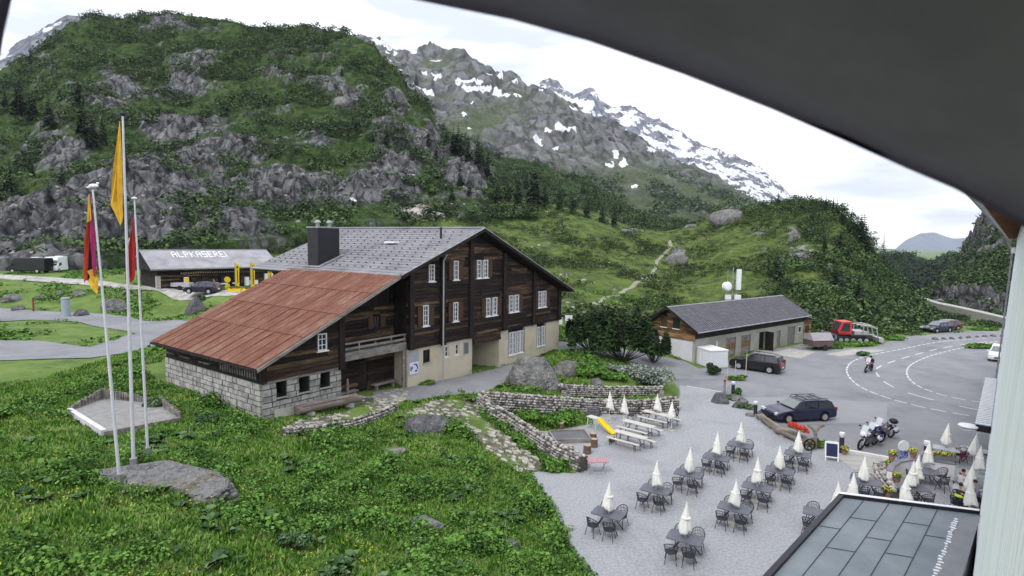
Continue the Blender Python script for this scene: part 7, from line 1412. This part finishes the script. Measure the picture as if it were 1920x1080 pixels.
# snow groomer
q = P(1597, 643, 0); e = E('snow_groomer', (q[0], q[1]+1.0, 0), 'red snow groomer with blade and grey rear tiller parked on the grass', 'snow groomer', None, math.radians(176)); pr = paint('groomer_red', (.5, .03, .025), .4)
for s in (-1, 1):
    tk = [(-1.9, .15), (1.7, .15), (2.1, .5), (1.7, .8), (-1.9, .8), (-2.2, .5)]; t = MB().prism([(x, s*1.25-.4, z) for x, z in tk], (0, .8, 0)).build('track', m_tyre, e)
    for x in (-1.5, -.7, .1, .9, 1.6): MB().cyl((x, s*1.67 if s > 0 else s*1.67, .45), (x, s*1.7, .45), .25, n=12).build('road_wheel', m_rim, t)
MB().b2((-2.0, -.8, .5), (1.9, .8, 1.05)).b2((-2.2, -1.55, .9), (.3, 1.55, 1.1)).build('chassis', M('groomer_dark', [(.03, .03, .04)], .6), e)
cb = MB().prism([(.0, -1.0, 1.05), (1.5, -1.0, 1.05), (1.7, -1.0, 1.5), (1.2, -1.0, 2.65), (.0, -1.0, 2.7)], (0, 2.0, 0)).build('cab', pr, e)
for s in (-1, 1): MB().prism([(.25, s*1.005, 1.45), (1.4, s*1.005, 1.45), (1.02, s*1.005, 2.5), (.25, s*1.005, 2.5)], (0, s*.02, 0)).build('side_window', m_cglass, e)
MB().prism([(1.72, -.85, 1.55), (1.72, .85, 1.55), (1.25, .8, 2.55), (1.25, -.8, 2.55)], (.03, 0, .02)).build('windscreen', m_cglass, e); MB().b2((.1, -1.0, 1.06), (1.5, 1.0, 1.3)).build('bonnet', pr, e)
MB().b2((2.3, -2.0, .25), (2.45, 2.0, 1.1)).b2((2.0, -.5, .5), (2.3, .5, .7)).build('blade', M('blade_dark', [(.03, .035, .1), (.3, .3, .35)], .5, 1, lo=.45, hi=.55), e)
mb = MB().b2((-3.6, -1.7, .3), (-3.0, 1.7, .8)).b2((-3.3, -.2, .8), (-2.0, .2, 1.0)).b2((-1.9, -1.1, 1.1), (-.3, 1.1, 1.5))
for y in (-1.1, 0, 1.1): mb.tube([(-3.2, y, .7), (-2.9, y, 1.9), (-2.2, y, 2.3), (-1.0, y, 2.2)], .07)
mb.tube([(-2.9, -1.3, 1.9), (-2.9, 1.3, 1.9)], .07).tube([(-2.2, -1.3, 2.3), (-2.2, 1.3, 2.3)], .07).tube([(-1.3, -1.2, 1.2), (-1.3, -1.2, 2.3)], .06).tube([(-1.3, 1.2, 1.2), (-1.3, 1.2, 2.3)], .06).build('rear_tiller', m_rim, e)
# motorbikes
def moto(loc, rz, label, pm, lean=0, tour=False):
    e = E('motorcycle', loc, label, 'motorbike', None, rz); e.rotation_euler = (lean, 0, rz); e.scale = (1.12,)*3
    for x in (-.72, .74):
        w = MB(); n = 18
        for k in range(n): a, b = 2*PI*k/n, 2*PI*(k+1)/n; w.cyl((x+.27*math.cos(a), 0, .32+.27*math.sin(a)), (x+.27*math.cos(b), 0, .32+.27*math.sin(b)), .055, n=6)
        w = w.build('wheel', m_tyre, e); r = MB().cyl((x, -.03, .32), (x, .03, .32), .1, n=10)
        for k in range(5): a = 2*PI*k/5; r.cyl((x, 0, .32), (x+.25*math.cos(a), 0, .32+.25*math.sin(a)), .018, n=4)
        r.build('rim', m_rim, w)
    MB().blob((-.02, 0, .42), (.3, .17, .2), 2, .15).b2((-.35, -.12, .3), (.3, .12, .6)).build('engine', M('engine_grey', [(.06, .06, .065), (.15, .15, .16)], .5, 9), e)
    MB().blob((.16, 0, .82), (.3, .16, .15), 2, .05).build('tank', pm, e); MB().blob((-.3, 0, .8), (.38, .14, .07), 2, .03).build('seat', m_black, e)
    MB().tube([(.74, .09, .32), (.55, .09, .9), (.5, .09, 1.0)], .025).tube([(.74, -.09, .32), (.55, -.09, .9), (.5, -.09, 1.0)], .025).build('fork', m_rim, e)
    MB().tube([(.35, .36, 1.02), (.48, .2, 1.06), (.48, -.2, 1.06), (.35, -.36, 1.02)], .018).build('handlebar', m_black, e)
    MB().blob((.62, 0, .86), (.17, .2, .2), 2, .05).build('fairing', pm, e); MB().prism([(.7, -.17, .98), (.7, .17, .98), (.5, .15, 1.36), (.5, -.15, 1.36)], (-.015, 0, 0)).build('windshield', M('windshield', [(.45, .5, .5)], .15), e)
    MB().blob((.79, 0, .84), (.05, .09, .07), 2, 0).build('headlight', m_lampw, e); MB().blob((-.72, 0, .68), (.24, .09, .05), 2, 0).build('mudguard', pm, e); MB().b2((-.98, -.06, .68), (-.9, .06, .76)).build('tail_light', m_lampr, e)
    MB().tube([(.1, -.16, .3), (-.3, -.2, .28), (-.85, -.22, .4)], [.03, .04, .055]).build('exhaust', m_rim, e)
    for s in (-1, 1): MB().tube([(.42, s*.25, 1.04), (.42, s*.34, 1.2)], .01).blob((.42, s*.36, 1.22), (.02, .07, .05), 1, 0).build('mirror', m_black, e)
    if tour:
        for s in (-1, 1): MB().blob((-.6, s*.3, .6), (.26, .13, .19), 2, .03).build('pannier', pm, e)
        MB().blob((-.75, 0, 1.02), (.22, .24, .17), 2, .03).build('top_case', m_black if tour == 2 else pm, e)
    return e
pw = M('bike_white_blue', [(.02, .02, .12), (.65, .65, .7)], .3, 2.5, 1, lo=.47, hi=.5)
a, b = P(1608, 846, 0), P(1643, 832, 0); moto((a+b)/2, math.radians(212), 'white and dark blue touring motorbike parked nearest the paving', pw, -.1, 1)
a, b = P(1640, 836, 0), P(1672, 820, 0); moto((a+b)/2+np.array([.2, .4, 0]), math.radians(205), 'second parked motorbike with black top case behind the white one', M('bike_silver', [(.04, .03, .1), (.4, .4, .5)], .3, 4, 1, lo=.45, hi=.52), -.1, 2)
a, b = P(1622, 842, 0), P(1657, 828, 0); moto((a+b)/2+np.array([.1, .2, 0]), math.radians(210), 'dark parked motorbike squeezed between the white one and the one behind', M('bike_dark', [(.015, .015, .04), (.12, .12, .2)], .3, 4, 1), -.1, 0)
q = P(1628, 697, 0); moto(q, math.radians(222), 'red motorbike leaning through the road bend under its rider', M('bike_red', [(.3, .02, .06), (.5, .3, .4)], .3, 4, 1), -.12); rider_at = q
# ================================================================== PEOPLE
def skinmesh(J, Ed, sub=2):
    names = list(J); me = bpy.data.meshes.new('t'); me.from_pydata([J[n][0] for n in names], [(names.index(a), names.index(b)) for a, b in Ed], []); o = bpy.data.objects.new('t', me); COL.objects.link(o)
    md = o.modifiers.new('s', 'SKIN'); md.use_smooth_shade = True
    for i, n in enumerate(names): r = J[n][1]; me.skin_vertices[0].data[i].radius = (r, r) if not isinstance(r, tuple) else r
    me.skin_vertices[0].data[0].use_root = True; s = o.modifiers.new('u', 'SUBSURF'); s.levels = s.render_levels = sub
    dg = bpy.context.evaluated_depsgraph_get(); ev = o.evaluated_get(dg); m2 = ev.to_mesh(); v = [tuple(q.co) for q in m2.vertices]; f = [tuple(p.vertices) for p in m2.polygons]; ev.to_mesh_clear(); bpy.data.objects.remove(o); return v, f
m_skin = M('skin', [(.42, .24, .17), (.5, .3, .22)], .6, 6)
def person(loc, rz, label, pose, top, legs, hair, helmet=None, stripe=None, sc=1.0):
    e = E('person', loc, label, 'person', None, rz); e.scale = (sc,)*3
    if pose == 'sit': hz = .5; hip = (0, 0, hz+.08); ch = (.06, 0, hz+.42); nk = (.1, 0, hz+.6); hd = (.14, 0, hz+.78); kn = lambda s: (.44, s*.11, hz+.06); an = lambda s: (.42, s*.12, .1); to = lambda s: (.6, s*.13, .05); el = lambda s: (.2, s*.25, hz+.2); wr = lambda s: (.44, s*.14, hz+.28)
    elif pose == 'ride': hz = .82; hip = (-.28, 0, hz+.06); ch = (-.08, 0, hz+.42); nk = (.04, 0, hz+.56); hd = (.12, 0, hz+.7); kn = lambda s: (.12, s*.2, hz-.08); an = lambda s: (-.12, s*.2, .38); to = lambda s: (.06, s*.2, .34); el = lambda s: (.14, s*.32, hz+.22); wr = lambda s: (.38, s*.33, hz+.22)
    else: hz = .85; hip = (0, 0, hz+.05); ch = (.02, 0, hz+.42); nk = (.02, 0, hz+.6); hd = (.05, 0, hz+.76); kn = lambda s: (.04*s, s*.1, .48); an = lambda s: (-.02+.06*s, s*.11, .08); to = lambda s: (.14+.06*s, s*.13, .04); el = lambda s: (.08, s*.27, hz+.22); wr = lambda s: (.3, s*.2, hz+.22)
    sp = lambda s: (ch[0], s*.19, ch[2]+.08)
    def bod(k, parts):
        J = {'hip': (hip, .125*k), 'ch': (ch, (.15*k, .12*k))}; Ed = [('hip', 'ch')]
        if 'top' in parts: J['nk'] = (nk, .055*k); Ed.append(('ch', 'nk'))
        if 'head' in parts: J['hd'] = (hd, .085); J['hh'] = ((hd[0]+.01, 0, hd[2]+.09), .075); Ed += [('nk', 'hd'), ('hd', 'hh')]
        for s, n in ((1, 'l'), (-1, 'r')):
            if 'top' in parts: J['sh'+n] = (sp(s), .07*k); J['el'+n] = (el(s), .05*k); J['wr'+n] = (wr(s), .034*k); Ed += [('ch', 'sh'+n), ('sh'+n, 'el'+n), ('el'+n, 'wr'+n)]
            if 'hand' in parts: w_ = Vector(wr(s)); d = (w_-Vector(el(s))).normalized(); J['pa'+n] = (tuple(w_+d*.07), .034); Ed.append(('wr'+n, 'pa'+n))
            if 'legs' in parts: J['hp'+n] = ((hip[0]+.03, s*.1, hip[2]-.03), .1*k); J['kn'+n] = (kn(s), .07*k); J['an'+n] = (an(s), .05*k); Ed += [('hip', 'hp'+n), ('hp'+n, 'kn'+n), ('kn'+n, 'an'+n)]
            if 'foot' in parts: J['to'+n] = (to(s), .045); Ed.append(('an'+n, 'to'+n))
        return skinmesh(J, Ed)
    v, f = bod(.93, ('top', 'head', 'hand', 'legs', 'foot')); mb = MB().add(v, f)
    for s in (-1, 1):
        w_ = Vector(wr(s)); d = (w_-Vector(el(s))).normalized(); sd = Vector((0, 1, 0)); up = d.cross(sd).normalized()
        for k in range(4): b = w_+d*.09+sd*(k-1.5)*.019; L_ = (.07, .08, .075, .058)[k]; mb.cyl(b, b+d*L_*.5, .009, .008, 5).cyl(b+d*L_*.5, b+d*L_*.8-abs(1)*Vector((0, 0, L_*.45)), .008, .006, 5)
        b = w_+d*.04-sd*s*.03; mb.cyl(b, b+d*.045-sd*s*.03, .01, .007, 5)
        mb.blob((hd[0]+.075, s*.03, hd[2]+.045), (.012, .014, .01), 1, 0).blob((hd[0]-.0, s*.085, hd[2]+.03), (.022, .01, .032), 1, 0)
    mb.cyl((hd[0]+.08, 0, hd[2]+.04), (hd[0]+.108, 0, hd[2]+.015), .008, .014, 5); mb.blob((hd[0]+.08, 0, hd[2]-.02), (.012, .026, .008), 1, 0)
    mb.build('body', m_skin, e, True)
    v, f = bod(1.12, ('top',)); MB().add(v, f).build('jacket', top, e, True)
    J = {'hip': (hip, .14)}; Ed = []
    for s, n in ((1, 'l'), (-1, 'r')): J['hp'+n] = ((hip[0]+.03, s*.1, hip[2]-.03), .11); J['kn'+n] = (kn(s), .08); J['an'+n] = (an(s), .06); Ed += [('hip', 'hp'+n), ('hp'+n, 'kn'+n), ('kn'+n, 'an'+n)]
    v, f = skinmesh(J, Ed); MB().add(v, f).build('trousers', legs, e, True)
    for s in (-1, 1): a_, t_ = an(s), to(s); MB().blob(((a_[0]+t_[0])/2, a_[1], t_[2]+.01), (.14, .05, .05), 2, .03).build('shoe', m_black, e)
    MB().blob((hd[0]-.015, 0, hd[2]+.075), (.135, .125, .13) if helmet else (.098, .09, .095), 2, .04).build('helmet' if helmet else 'hair', helmet or hair, e, True)
    if stripe: MB().lathe([(.168, 0), (.172, .06), (.16, .12)], (ch[0], 0, ch[2]-.14), 16, sx=.9, sy=1.1).build('safety_stripe', stripe, e)
    return e
m_hair = M('brown_hair', [(.02, .012, .008), (.05, .03, .02)], .8, 20); m_jd = M('dark_jacket', [(.012, .012, .02), (.03, .03, .045)], .8, 6); m_js = M('jeans', [(.03, .04, .09), (.06, .075, .14)], .85, 10)
def seat(x, y, rz, lab, *a, **k): q = P(x, y, .55); return person((q[0], q[1], 0), rz, lab, 'sit', *a, **k)
seat(1801, 912, .3, 'person in a pale grey shirt seated at the table by the hotel wall', M('pale_shirt', [(.4, .38, .42), (.55, .5, .54)], .8, 8), M('patterned_trousers', [(.3, .12, .15), (.5, .45, .48)], .8, 12), m_hair)
seat(1796, 940, .4, 'person in a black jacket with yellow safety stripe seated near the flat roof', m_jd, m_jd, m_hair, stripe=M('safety_yellow', [(.55, .8, .05)], .6))
seat(1832, 934, 2.9, 'person in purple grey clothes seated between parasol and hotel wall', M('mauve_top', [(.12, .1, .16), (.25, .2, .28)], .8, 8), m_jd, m_hair)
for x, y, rz, nm in ((1799, 915, .3, 'under the person in the pale shirt'), (1794, 942, .4, 'under the person with the safety stripe'), (1833, 936, 2.9, 'under the person in purple grey')): q = P(x, y, .5); put(PC, (q[0], q[1], 0), rz, 'dark wire chair %s' % nm, 'chair', 'dark wire chairs around the terrace tables')
q = P(1817, 918, .74); pl(lt, True, (q[0], q[1], 0), HRZ-PI/2, 'light grey table among the seated people by the hotel wall', 'table', 'light tables along the hotel')
o = person(tuple(rider_at), math.radians(222), 'motorcyclist in black gear and helmet riding the red motorbike', 'ride', m_jd, m_jd, m_hair, helmet=paint('helmet_black', (.01, .01, .015))); o.rotation_euler = (-.12, 0, math.radians(222))
q = PG(402, 549); person((q[0], q[1], q[2]+.03), math.radians(175), 'person in dark clothes standing at the open tailgate by the dairy', 'stand', m_jd, m_js, m_hair)
# ================================================================== HAZE
hz = bpy.data.materials.new('haze'); hz.use_nodes = True; nt = hz.node_tree; nt.nodes.clear(); o_ = N(nt, 'ShaderNodeOutputMaterial'); pv_ = N(nt, 'ShaderNodeVolumePrincipled'); nt.links.new(pv_.outputs[0], o_.inputs['Volume'])
pv_.inputs['Color'].default_value = (.8, .86, 1, 1); pv_.inputs['Density'].default_value = 6.5e-5; pv_.inputs['Anisotropy'].default_value = .2
tag(MB().b2((-3600, -450, -46.5), (7600, 8500, 1500)).build('haze', hz), 'pale valley haze', 'haze', kind='stuff')
